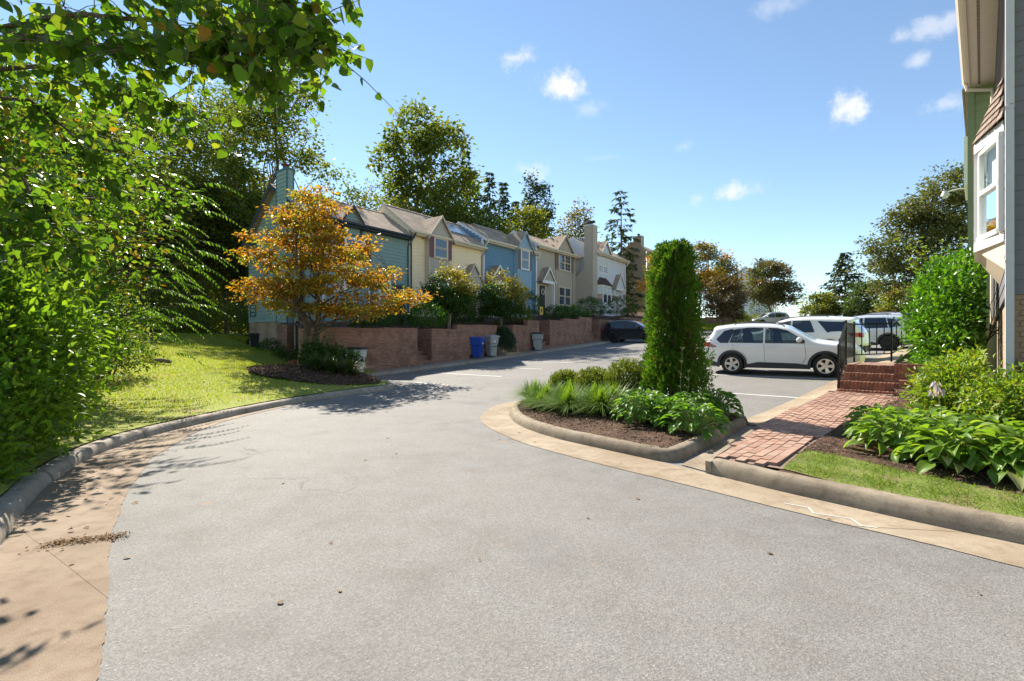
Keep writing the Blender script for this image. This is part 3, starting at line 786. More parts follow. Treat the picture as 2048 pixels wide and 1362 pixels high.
def bay_column(parent, F_, a0, a1, z0, zt, peak, depth, mat, trim, roofm, boards_mat=None, back=2.2):
    """flat projecting bay under a small gable"""
    mb = MB(); mb.box(a0, a1, -depth, 0, z0, zt)
    c = mb.build('bay', trim, parent)
    F2 = lambda a, z, o: (a, -depth - .004 - o, z)
    mb = MB(); boards(mb, F2, a0 + .22, a1 - .22, z0 + .02, zt); mb.build('batten_panel', boards_mat or mat, c)
    am = (a0 + a1) / 2
    mb = MB(); F3 = lambda a, z, o: (a, -depth - o, z)
    lap(mb, F3, [(a0, zt), (a1, zt), (am + .02, peak - .06), (am - .02, peak - .06)], .16); mb.build('gable_wall', boards_mat or mat, c)
    s_ = (peak - zt) / (am - a0); ex = .22; pz = peak + .06; ezz = zt - s_ * ex + .06
    y0, y1 = -depth - .2, back
    mb = MB()
    mb.add([(a0 - ex, y0, ezz), (am, y0, pz), (a1 + ex, y0, ezz), (a0 - ex, y1, ezz), (am, y1, pz), (a1 + ex, y1, ezz),
            (a0 - ex, y0, ezz - .07), (am, y0, pz - .07), (a1 + ex, y0, ezz - .07), (a0 - ex, y1, ezz - .07), (am, y1, pz - .07), (a1 + ex, y1, ezz - .07)],
           [(0, 1, 4, 3), (1, 2, 5, 4), (6, 9, 10, 7), (7, 10, 11, 8), (0, 6, 7, 1), (1, 7, 8, 2), (0, 3, 9, 6), (2, 8, 11, 5)])
    mb.build('gable_roof', roofm, c)
    for sx in (-1, 1):
        e = (am + sx * (am - a0 + ex)); d = y0 - .025
        MB().prism([(e, d, ezz + .01), (am, d, pz + .015), (am, d, pz - .16), (e, d, ezz - .14)], (0, d, 0), (0, d + .024, 0)).build('rake_board', trim, c)
    return c

def porch_gable(parent, a0, a1, base, peak, depth, face, trim, roofm, floor, post=True):
    am = (a0 + a1) / 2; y0 = -depth
    p = MB().prism([(a0, y0, base), (a1, y0, base), (am, y0, peak)], (0, 0, 0), (0, .04, 0)).build('porch_gable', face, parent)
    mb = MB(); mb.add([(a0 - .12, y0 - .1, base - .1), (am, y0 - .1, peak + .08), (a1 + .12, y0 - .1, base - .1), (a0 - .12, -.002, base - .1), (am, -.002, peak + .08), (a1 + .12, -.002, base - .1)],
                      [(0, 1, 4, 3), (1, 2, 5, 4)]); mb.build('porch_roof', roofm, p)
    for sx in (-1, 1):
        e = am + sx * (am - a0 + .14); d = y0 - .13
        MB().prism([(e, d, base - .12), (am, d, peak + .1), (am, d, peak - .08), (e - sx * .08, d, base - .16)], (0, d, 0), (0, d + .03, 0)).build('rake_board', trim, p)
    MB().box(a0 - .02, a1 + .02, y0 - .03, y0 + .06, base - .22, base + .02).build('porch_beam', trim, p)
    if post:
        MB().box(a1 - .14, a1 - .02, y0 - .01, y0 + .11, floor, base - .22).build('porch_post', trim, p)
    return p

def front_door(parent, F_, a0, a1, z0, z1, mat, trim):
    mb = MB(); fbox(mb, F_, a0, a1, z0, z1, .02, .05)
    d = mb.build('front_door', mat, parent)
    mb = MB()
    for q in ((.1, .42, .15, .75), (.5, .85, .15, .75), (.1, .42, .85, 1.75), (.5, .85, .85, 1.75)):
        s_ = (a1 - a0) / .95; fbox(mb, F_, a0 + q[0] * s_, a0 + q[1] * s_, z0 + q[2], z0 + q[3], .05, .058)
    mb.build('door_panel', mat, d)
    mb = MB(); fbox(mb, F_, a0 - .1, a0, z0, z1 + .1, 0, .06); fbox(mb, F_, a1, a1 + .1, z0, z1 + .1, 0, .06); fbox(mb, F_, a0, a1, z1, z1 + .1, 0, .06)
    mb.build('door_frame', trim, d)
    mb = MB(); mb.lathe([(.0, 0), (.03, 0), (.03, .05), (0, .05)], 'y', 10, F_(a1 - .08, z0 + 1.0, .10)); mb.build('door_knob', M['black_metal'], d)
    return d

# --- teal end house
h1, F1, ez1 = house('teal_house', 'teal lap sided end house with a tall chimney behind the orange tree', .3, 6.9, 8.1, 2.4, 9.65, 5.8, 6.75, M['teal'], M['navy'], M['shingle'], base=1.0, siding_z=2.6, gutter_mat=M['navy'], gap_l=.32)
G1 = lambda a, z, o: (-o, a, z)
mb = MB(); lap(mb, lambda a, z, o: (a, .72 - o, z), [(-.34, 2.45), (.02, 2.45), (.02, 10.15), (-.34, 10.15)])
lap(mb, lambda a, z, o: (-.34 - o, a, z), [(.72, 2.45), (1.75, 2.45), (1.75, 10.15), (.72, 10.15)])
mb.add([(-.34, 1.75, 2.45), (.02, 1.75, 2.45), (.02, 1.75, 10.15), (-.34, 1.75, 10.15)], [(0, 1, 2, 3)])
ch = mb.build('chimney', M['teal'], h1)
mb = MB(); mb.box(-.38, .06, .68, 1.8, 10.15, 10.24); mb.build('chimney_cap', M['tealtrim'], ch)
MB().lathe([(.12, 0), (.12, .22), (.2, .24), (.2, .3), (0, .36)], 'z', 12, (-.15, 1.25, 10.24)).build('chimney_pot', M['door_red'], ch)
for (x, y) in ((-.37, .69), (-.37, 1.7), (-.05, .69)): MB().box(x, x + .07, y, y + .07, 2.45, 10.14).build('corner_board', M['tealtrim'], ch)
MB().box(-.33, .0, .74, 1.73, .2, 2.45).build('chimney_base', M['brick_red'], ch)
mb = MB(); fbox(mb, G1, .02, .48, .75, 2.55, .0, .03); d_ = mb.build('basement_door', M['door_dark'], h1)
mb = MB(); fbox(mb, G1, .48, .56, .7, 2.6, 0, .05); fbox(mb, G1, -.06, .02, .7, 2.6, 0, .05); mb.build('door_frame', M['taupe'], d_)
window(h1, G1, 4.6, 5.1, 6.0, 7.0, M['tealtrim']); window(h1, G1, 4.7, 5.2, 3.0, 4.2, M['tealtrim'])
window(h1, F1, 2.5, 3.6, 5.9, 7.1, M['white'], muntin=1); window(h1, F1, 4.0, 5.4, 3.4, 5.0, M['white'], double=True, muntin=1); window(h1, F1, 1.2, 2.4, 3.5, 4.9, M['white'], muntin=1)
mb = MB(); fbox(mb, F1, .9, 2.3, 7.32, 7.5, 0, .08); mb.build('window_head', M['navy'], h1)
shutter(h1, F1, 2.0, 2.38, 5.85, 7.15, M['navy']); shutter(h1, F1, 3.72, 4.1, 5.85, 7.15, M['navy'])
bay_column(h1, F1, 2.1, 3.5, 7.3, 7.95, 8.85, .10, M['teal'], M['navy'], M['shingle'], back=1.9)
downspout(h1, .12, 0, ez1, 1.0, M['tealtrim']); downspout(h1, 6.78, 0, ez1, 2.4, M['tealtrim'])
front_door(h1, F1, 5.6, 6.5, 2.75, 4.85, M['door_dark'], M['tealtrim'])
MB().box(1.0, 3.2, -1.4, -.1, 2.2, 2.32).build('porch_slab', M['kerb_grey'], h1)

# --- cream house
h2, F2, ez2 = house('cream_house', 'cream sided house with plum shutters on a taupe bay', 7.22, 6.88, 8.5, 2.5, 10.3, 8, 6.5, M['yellow'], M['cream'], M['shingle'], base=3.0, siding_z=3.1, gutter_mat=M['cream'])
c2 = bay_column(h2, F2, 1.25, 3.25, 4.05, 8.25, 9.55, .4, M['taupe'], M['taupe'], M['shingle'])
Fb = lambda a, z, o: (a, -.43 - o, z)
window(c2, Fb, 1.72, 2.78, 6.92, 8.1, M['cream']) ; window(c2, Fb, 1.72, 2.78, 4.45, 5.5, M['cream'])
for z0, z1 in ((6.85, 8.15), (4.4, 5.55)):
    shutter(c2, Fb, 1.27, 1.62, z0, z1, M['plum']); shutter(c2, Fb, 2.88, 3.23, z0, z1, M['plum'])
porch_gable(h2, 4.3, 6.5, 5.5, 6.85, .5, M['taupe'], M['taupe'], M['shingle'], 3.2)
front_door(h2, F2, 5.2, 6.1, 3.1, 5.15, M['door_red'], M['cream'])
downspout(h2, .1, 0, ez2, 3, M['navy']); downspout(h2, 6.75, 0, ez2, 3, M['brownsh'])
# solar panels on the front slope
k2 = 1.65 / 2.5
sp = None
for i in range(5):
    a0 = 3.05 + i * .76
    mb = MB(); o_ = .13
    P = [(a0, .75, 8.5 + .75 * k2 + .08 + o_), (a0 + .74, .75, 8.5 + .75 * k2 + .08 + o_), (a0 + .74, 2.35, 8.5 + 2.35 * k2 + .08 + o_), (a0, 2.35, 8.5 + 2.35 * k2 + .08 + o_)]
    mb.prism(P, (0, 0, 0), (0, 0, -.04)); mb.build('solar_panel', M['solar'], h2)

# --- blue house
h3, F3, ez3 = house('blue_house', 'blue sided house with white trimmed porch gable and a single tall window', 14.12, 6.9, 9.1, 2.4, 10.5, 8, 6.8, M['blue'], M['white'], M['shingle'], base=3.4, siding_z=3.5, gutter_mat=M['cream'])
c3 = bay_column(h3, F3, 3.75, 5.65, 3.7, 9.0, 10.25, .4, M['blue_l'], M['blue_l'], M['shingle'])
window(c3, Fb, 4.2, 5.2, 7.3, 8.75, M['white'])
shutter(c3, Fb, 3.78, 4.08, 7.25, 8.8, M['brownsh']); shutter(c3, Fb, 5.32, 5.62, 7.25, 8.8, M['brownsh'])
pg = porch_gable(h3, .05, 2.0, 5.95, 7.05, .7, M['brownsh'], M['white'], M['shingle'], 3.7)
front_door(h3, F3, .55, 1.4, 3.7, 5.6, M['door_red'], M['blue_l'])
MB().box(-.05, 3.3, -1.6, -.02, 3.1, 3.68).build('porch_deck', M['white'], h3)
rl = MB().bar((0, -1.55, 4.6), (3.3, -1.55, 4.6), .07, .06).bar((0, -1.55, 3.78), (3.3, -1.55, 3.78), .05, .05).build('porch_railing', M['white'], h3)
bal = MB().box(-.018, .018, -.018, .018, 0, .82).mesh('baluster', M['white'])
for i in range(26):
    b_ = link('baluster', bal, rl); b_.location = (.06 + i * .128, -1.55, 3.78)
for x in (0, 1.65, 3.3): MB().box(x - .05, x + .05, -1.6, -1.5, 3.68, 4.72).build('railing_post', M['white'], rl)
downspout(h3, .08, 0, ez3, 3.5, M['white']); downspout(h3, 6.8, 0, ez3, 3.5, M['white'])
mb = MB(); mb.prism([(3.6, 4.6, 9.9), (3.6, 2.9, 10.6), (3.6, 4.2, 11.45), (3.6, 7.2, 9.7)], (3.6, 0, 0), (7.6, 0, 0)); mb.build('raised_roof', M['shingle'], h3)

# --- tan house
h4, F4, ez4 = house('tan_house', 'tan sided house with paired windows and brown shutters', 21.04, 7.2, 9.75, 2.4, 11.1, 8, 7.4, M['tan'], M['white'], M['shingle'], base=3.9, siding_z=4.0, gutter_mat=M['cream'])
c4 = bay_column(h4, F4, 3.1, 5.95, 4.4, 9.75, 11.15, .08, M['tan'], M['tan'], M['shingle'])
Fb4 = lambda a, z, o: (a, -.11 - o, z)
window(c4, Fb4, 3.5, 5.5, 8.0, 9.35, M['cream'], double=True, muntin=1); window(c4, Fb4, 3.5, 5.5, 4.85, 6.4, M['cream'], double=True)
shutter(c4, Fb4, 2.95, 3.37, 7.95, 9.4, M['brownsh']); shutter(c4, Fb4, 5.63, 6.05, 7.95, 9.4, M['brownsh'])
porch_gable(h4, .1, 2.0, 6.65, 7.75, .6, M['tan'], M['white'], M['shingle'], 4.3)
front_door(h4, F4, .4, 1.3, 4.3, 6.3, M['door_dark'], M['cream'])
downspout(h4, 6.1, 0, ez4, 4, M['tan'])
mb = MB(); mb.prism([(3.2, 4.6, 10.2), (3.2, 2.8, 11.1), (3.2, 4.0, 11.8), (3.2, 7, 10.2)], (3.2, 0, 0), (6.4, 0, 0)); mb.build('raised_roof', M['solar'], h4)

# --- lavender house, set forward
h5, F5, ez5 = house('lavender_house', 'pale lavender house set forward with a small dark roofed bay window', 28.8, 7.0, 10.2, 2.5, 11.7, 8, 8.0, M['lav'], M['white'], M['shingle'], o0=-1.5, base=4.0, siding_z=4.05, gutter_mat=M['cream'])
c5 = bay_column(h5, F5, .9, 3.4, 9.4, 10.0, 11.35, .05, M['lav'], M['white'], M['shingle'])
window(h5, F5, .75, 2.75, 8.2, 9.5, M['white'], double=True, blind=M['blind'])
# canted bay window with a dark hipped roof
bw = MB(); bp = [(.35, 0), (.75, -.5), (2.55, -.5), (2.95, 0)]
for z in ((4.9, 5.25), (6.75, 6.95)):
    bw.add([(x, y, z[0]) for x, y in bp] + [(x, y, z[1]) for x, y in bp], [(0, 1, 5, 4), (1, 2, 6, 5), (2, 3, 7, 6), (3, 2, 1, 0), (4, 5, 6, 7)])
for (x, y) in ((.38, -.03), (.77, -.47), (1.65, -.49), (2.53, -.47), (2.92, -.03)): bw.box(x - .06, x + .06, y - .03, y + .05, 5.25, 6.75)
bwo = bw.build('bay_window', M['white'], h5)
for (p, q_) in ((bp[0], bp[1]), (bp[1], (1.65, -.5)), ((1.65, -.5), bp[2]), (bp[2], bp[3])):
    for z0, z1, m_ in ((5.28, 5.98, M['glass']), (6.04, 6.72, M['blind'])):
        MB().add([(p[0], p[1] + .02, z0), (q_[0], q_[1] + .02, z0), (q_[0], q_[1] + .02, z1), (p[0], p[1] + .02, z1)], [(0, 1, 2, 3)]).build('pane', m_, bwo)
bw = MB(); bw.add([(.2, -.01, 6.95), (.65, -.65, 6.95), (2.65, -.65, 6.95), (3.1, -.01, 6.95), (.9, -.01, 7.75), (2.4, -.01, 7.75)], [(0, 1, 4), (1, 2, 5, 4), (2, 3, 5), (0, 3, 2, 1)])
bw.build('bay_roof', M['shingle_d'], bwo)
porch_gable(h5, 3.6, 5.8, 6.9, 8.3, .5, M['lav'], M['white'], M['shingle'], 4.2)
front_door(h5, F5, 4.2, 5.1, 4.1, 6.2, M['tan'], M['white'])
mb = MB(); mb.box(3.5, 3.62, -.45, -.33, 4.1, 6.7); mb.build('porch_post', M['white'], h5)
mb = MB(); fbox(mb, F5, 3.75, 3.95, 5.55, 5.8, 0, .1); mb.build('porch_lamp', M['black_metal'], h5)
mb = MB(); fbox(mb, F5, 3.7, 4.0, 4.85, 5.02, 0, .15); mb.build('letter_box', M['black_metal'], h5)
downspout(h5, 6.9, 0, ez5, 4.2, M['white'])
# chimney on its end wall
mb = MB(); lap(mb, lambda a, z, o: (a, -.25 - o, z), [(-1.0, 4.0), (.0, 4.0), (.0, 12.35), (-1.0, 12.35)]); lap(mb, lambda a, z, o: (-1.0 - o, a, z), [(-.25, 4), (.6, 4), (.6, 12.35), (-.25, 12.35)])
mb.add([(-1, .6, 8), (0, .6, 8), (0, .6, 12.35), (-1, .6, 12.35), (-1, -.25, 12.35), (0, -.25, 12.35), (0, -.25, 8), ], [(0, 1, 2, 3), (3, 2, 5, 4), (1, 2, 5, 6)])
ch5 = mb.build('chimney', M['tan'], h5)
mb = MB(); lap(mb, lambda a, z, o: (-1.0 - o, a, z), [(.6, 4.0), (1.55, 4.0), (1.55, 7.6), (.6, 8.5)]); mb.build('chimney_shoulder', M['tan'], ch5)
mb = MB(); mb.add([(-1.03, .6, 8.5), (-1.03, 1.6, 7.6), (-.0, 1.6, 7.6), (0, .6, 8.5)], [(0, 1, 2, 3)]); mb.build('shoulder_flashing', M['shingle_d'], ch5)
mb = MB(); mb.box(-1.06, .06, -.31, .66, 12.35, 12.45); mb.build('chimney_cap', M['lav'], ch5)
mb = MB(); mb.box(-.75, -.25, 0, .4, 12.45, 12.6); mb.box(-.85, -.15, -.1, .5, 12.72, 12.78); mb.box(-.7, -.66, .05, .09, 12.6, 12.72); mb.box(-.34, -.3, .05, .09, 12.6, 12.72); mb.box(-.7, -.66, .3, .34, 12.6, 12.72); mb.box(-.34, -.3, .3, .34, 12.6, 12.72); mb.prism([(-.9, -.15, 12.78), (-.1, -.15, 12.78), (-.5, -.15, 12.92)], (0, -.15, 0), (0, .55, 0))
mb.build('flue_cap', M['black_metal'], ch5)

# --- brown house further up
h6, F6, ez6 = house('brown_house', 'brown end house with a broad shouldered chimney above the black car', 48.0, 7.0, 12.9, 2.8, 14.6, 8, 11.2, M['tan6'], M['cream'], M['shingle'], base=5.2, siding_z=5.2)
mb = MB(); lap(mb, lambda a, z, o: (-.7 - o, a, z), [(.9, 5.0), (2.9, 5.0), (2.9, 8.7), (2.4, 9.6), (1.25, 9.6), (.9, 8.7)], .17); lap(mb, lambda a, z, o: (-.7 - o, a, z), [(1.25, 9.6), (2.4, 9.6), (2.4, 15.2), (1.25, 15.2)])
lap(mb, lambda a, z, o: (a, 1.25 - o, z), [(-.7, 9.0), (.02, 9.0), (.02, 15.2), (-.7, 15.2)]); lap(mb, lambda a, z, o: (a, .9 - o, z), [(-.7, 5.0), (.02, 5.0), (.02, 8.9), (-.7, 8.9)])
mb.add([(-.7, 1.25, 15.2), (.02, 1.25, 15.2), (.02, 2.4, 15.2), (-.7, 2.4, 15.2), (-.7, 2.4, 9), (.02, 2.4, 9), (-.7, .9, 8.7), (.02, .9, 8.7), (.02, 1.25, 9.6), (-.7, 1.25, 9.6)], [(0, 1, 2, 3), (3, 2, 5, 4), (6, 7, 8, 9)])
ch6 = mb.build('chimney', M['tan6'], h6)
MB().lathe([(.15, 0), (.15, .25), (.25, .28), (0, .36)], 'z', 10, (-.35, 1.8, 15.2)).build('flue_cap', M['black_metal'], ch6)
window(h6, F6, 1.0, 2.4, 10.3, 11.8, M['cream'], double=True); window(h6, F6, 1.0, 2.4, 6.6, 8.2, M['cream'], double=True); front_door(h6, F6, 4, 5, 5.4, 7.5, M['door_dark'], M['cream'])
downspout(h6, .1, 0, ez6, 5.4, M['white'])
# --- far white house
h7, F7, ez7 = house('white_house', 'far white house with a reddish roof and pale chimney between the small trees', 79.5, 9.0, 12.2, 3.2, 14.6, 8, 11, M['lav'], M['white'], plain('reddish_far_roof', (.34, .21, .15), .9), o0=-8.0, base=4.8, siding_z=4.9)
mb = MB(); mb.box(-.9, -.02, .2, 1.2, 4.2, 15.2); c7 = mb.build('chimney', M['lav'], h7)
MB().lathe([(.2, 0), (.2, .3), (.34, .34), (0, .6)], 'z', 10, (-.45, .7, 15.2)).build('flue_cap', M['black_metal'], c7)
window(h7, F7, .6, 2.0, 9.3, 10.8, M['white'], double=True)
porch_gable(h7, .2, 2.6, 8.1, 9.2, 1.2, M['lav'], M['white'], M['shingle_d'], 5.3)
window(h7, F7, .5, 1.8, 5.7, 7.6, M['white'], double=True)

# ------------------------------------------------------------------ retaining walls, yards, steps
def yard(t):
    return np.interp(t, [-2, 2.8, 5, 8, 10.5, 13.2, 14.5, 20, 21.6, 32, 45, 60], [1.95, 2.0, 2.05, 2.3, 2.4, 2.75, 2.85, 3.15, 3.2, 3.65, 4.7, 5.6])
def to_row(x, y):
    x = np.asarray(x, float) + 10.6; y = np.asarray(y, float) - 23.5
    return .6 * x + .8 * y, -.8 * x + .6 * y
def hY(x, y):
    t, o = to_row(x, y)
    return yard(t) - .04 + np.clip((o + 5.3) / 5.3, 0, 1) * .55
gaps = [(2.84, 3.74), (8.75, 10.3), (13.1, 14.35), (20.25, 21.6)]
poly = [rowp(-1.2, -5.33)]
for a, b in gaps: poly += [rowp(a, -5.33), rowp(a, -3.2), rowp(b, -3.2), rowp(b, -5.33)]
poly += [rowp(47, -5.33), rowp(60, -1), rowp(60, .4), rowp(-1.2, .4)]
V, F = sheet(poly, hY, .7)
link('yard', npmesh('yard', V, F, M['mulch'], True), kind='structure')

wallno = 0
def retaining(label, segs, ret_l=None, ret_r=None):
    """segs: (t0, t1, top); vertical brick wall with a rowlock coping"""
    x, y = rowp(segs[0][0], -5.6)
    r_ = thing('retaining_wall', label, 'wall', (x, y, 0), ROW, 'brick retaining walls along the lane')
    t0 = segs[0][0]
    mb = MB(); cp = MB()
    for a, b, top in segs:
        bot = hr(*rowp(a, -5.6)) - .3
        mb.box(a - t0, b - t0, 0, .3, bot, top - .1)
    if ret_l: mb.box(0, .3, .303, ret_l, hr(x, y) - .3, segs[0][2] - .1)
    if ret_r: mb.box(segs[-1][1] - t0 - .3, segs[-1][1] - t0, .303, ret_r, hr(x, y) - .3, segs[-1][2] - .1)
    mb.build('wall_face', M['brick_red'], r_)
    for a, b, top in segs:
        n = int((b - a) / .076)
        for i in range(n):
            c0 = a - t0 + (b - a) * i / n
            cp.box(c0 + .003, c0 + (b - a) / n - .003, -.02, .31, top - .1, top + rnd.uniform(-.004, .004))
    cp.build('coping', [M['brick_cap']], r_, kind='stuff')
    if ret_l: MB().box(-.01, .31, .313, ret_l, segs[0][2] - .1, segs[0][2] - .005).build('return_coping', M['brick_cap'], r_)
    if ret_r:
        e = segs[-1][1] - t0; MB().box(e - .31, e + .01, .313, ret_r, segs[-1][2] - .1, segs[-1][2] - .005).build('return_coping', M['brick_cap'], r_)
    return r_
M['brick_cap'] = plain('red_brown_coping_brick', (.29, .155, .11), .9, var=.35, scale=14)
retaining('brown brick retaining wall behind the white lidded bin, nearest the orange tree', [(-1.44, .9, 2.12), (.9, 2.84, 2.17)], 2.75, 2.4)
retaining('brown brick retaining wall stepping up behind the blue bin', [(3.74, 5.5, 2.18), (5.5, 7.0, 2.42), (7.0, 8.75, 2.46)], 2.4, 2.4)
retaining('short brick retaining wall between two flights of steps with a hanging shrub over it', [(10.3, 11.8, 2.52), (11.8, 13.1, 2.86)], 2.4, 2.4)
retaining('brick retaining wall under the clipped hedge of the tan house', [(14.35, 16.2, 2.95), (16.2, 18.3, 3.12), (18.3, 20.25, 3.32)], 2.4, 2.4)
retaining('long brick retaining wall behind the black car', [(21.6, 26, 3.25), (26, 32, 3.6), (32, 38, 4.0), (38, 46, 4.6)], 2.4, None)
def steps(label, t0, t1, zt, mat, n=7, out=0.0, g=.28):
    x, y = rowp(t0, -5.6 - out); b = hr(x, y) + .12
    r_ = thing('garden_steps', label, 'steps', (x, y, 0), ROW, 'garden steps through the retaining walls')
    rise = (zt - b) / n
    for i in range(n):
        MB().box(.005, t1 - t0 - .005, i * g + .004, (i + 1) * g, b - .3, b + (i + 1) * rise).build('step', mat, r_)
retn = M['brick_red']
steps('dark brick steps climbing beside the first retaining wall', 2.84, 3.74, 2.02, retn)
steps('sunlit tan steps right of the grey bin', 8.75, 10.3, 2.25, mat_concrete('tan_steps', (.36, .25, .17), (.44, .32, .22), (.25, .16, .10)), out=.7, n=9)
steps('dark steps right of the dark lidded grey bin', 13.1, 14.35, 2.8, retn)
steps('dark steps left of the black car', 20.25, 21.6, 3.15, retn)
# brown bank wall on the far side, below the trees
for (a, b, top, lab) in (((19.6, 55.5), (31.3, 62.5), 4.9, 'low brown brick wall below the small trees at the top of the lane'),):
    d = Vector((b[0] - a[0], b[1] - a[1])); r_ = thing('garden_wall', lab, 'wall', (a[0], a[1], 0), math.atan2(d.y, d.x))
    n = 6
    for i in range(n):
        q0, q1 = d.length * i / n, d.length * (i + 1) / n
        zb = hr(a[0] + d.x * i / n, a[1] + d.y * i / n)
        MB().box(q0, q1 - .01, 0, .3, zb - .5, 3.9 + i * .12 + .3).build('wall_panel', M['brick_tan2'] if 'brick_tan2' in M else M['brick_red'], r_)
BANK = [(20.3, 52.5), (24, 50.2), (33.5, 57.0), (33.5, 61.5), (31.5, 62.4), (19.8, 55.4)]
def hBK(x, y): return hR(x, y) + .12 + .35 * np.clip(polydist(np.stack([np.ravel(x), np.ravel(y)], 1), [BANK[0], BANK[1], BANK[2]]) / 5, 0, 1).reshape(np.shape(x))
V, F = sheet(BANK, hBK, .6)
link('lawn', npmesh('lawn', V, F, M['lawn'], True), kind='structure')
kerb(BANK[:3], 1, M['kerb'], .15, .17, 3.0)
# ------------------------------------------------------------------ cars
def paint(name, col, metal=0.0, rough=.32):
    t = NT(name); n = t.noise(3, t.coord('Object'), 4)
    sp = t.n('ShaderNodeSeparateXYZ'); tc = t.n('ShaderNodeTexCoord'); t.l(tc.outputs['Object'], sp.inputs[0])
    dirt = t.math('MULTIPLY', t.ramp(t.math('ADD', sp.outputs[2], t.math('MULTIPLY', n, .4)), [(.35, (1, 1, 1)), (.95, (0, 0, 0))]), .25)
    c = t.mix(dirt, t.mix(n, tuple(x * .97 for x in col), col), (.42, .36, .28) if max(col) > .2 else (.07, .06, .05))
    return t.done(t.princ(c, rough, metal, coat=.8, spec=.5))
M['p_white'] = paint('white_car_paint', (.84, .83, .81))
M['p_pearl'] = paint('pearl_white_car_paint', (.80, .79, .79))
M['p_silver'] = paint('silver_car_paint', (.62, .66, .73), .25, .3)
M['p_black'] = paint('black_car_paint', (.016, .018, .024), 0, .2)
M['clad'] = plain('grey_black_plastic_cladding', (.045, .045, .048), .62, bump=.1)
def mat_carglass(name, tint, dark, ior=1.55):
    t = NT(name)
    gl = t.n('ShaderNodeBsdfGlossy'); gl.inputs['Roughness'].default_value = .02; gl.inputs['Color'].default_value = (.9, .95, 1, 1)
    tr = t.n('ShaderNodeBsdfTransparent'); tr.inputs['Color'].default_value = (*tint, 1)
    fr = t.n('ShaderNodeFresnel'); fr.inputs['IOR'].default_value = ior
    mx = t.n('ShaderNodeMixShader'); t.l(t.math('MULTIPLY_ADD', fr.outputs[0], 1.0, dark), mx.inputs[0]); t.l(tr.outputs[0], mx.inputs[1]); t.l(gl.outputs[0], mx.inputs[2])
    return t.done(mx.outputs[0])
M['cglass'] = mat_carglass('tinted_car_glass', (.35, .42, .40), .03)
M['cglass_d'] = mat_carglass('privacy_car_glass', (.06, .07, .08), .04)
M['rubber'] = plain('tyre_rubber', (.028, .027, .026), .85, bump=.2)
M['alloy'] = plain('bright_alloy', (.62, .61, .60), .28, metal=.9, var=.04)
M['alloy_d'] = plain('dark_alloy', (.05, .05, .052), .3, metal=.8)
M['lamp_red'] = plain('red_lamp_lens', (.42, .012, .018), .12, spec=.8, coat=1)
M['lamp_clear'] = plain('clear_lamp_lens', (.55, .56, .58), .1, spec=.9, coat=1)
M['seat'] = plain('dark_car_trim', (.05, .048, .045), .8)
M['plate'] = plain('number_plate', (.6, .6, .62), .5)

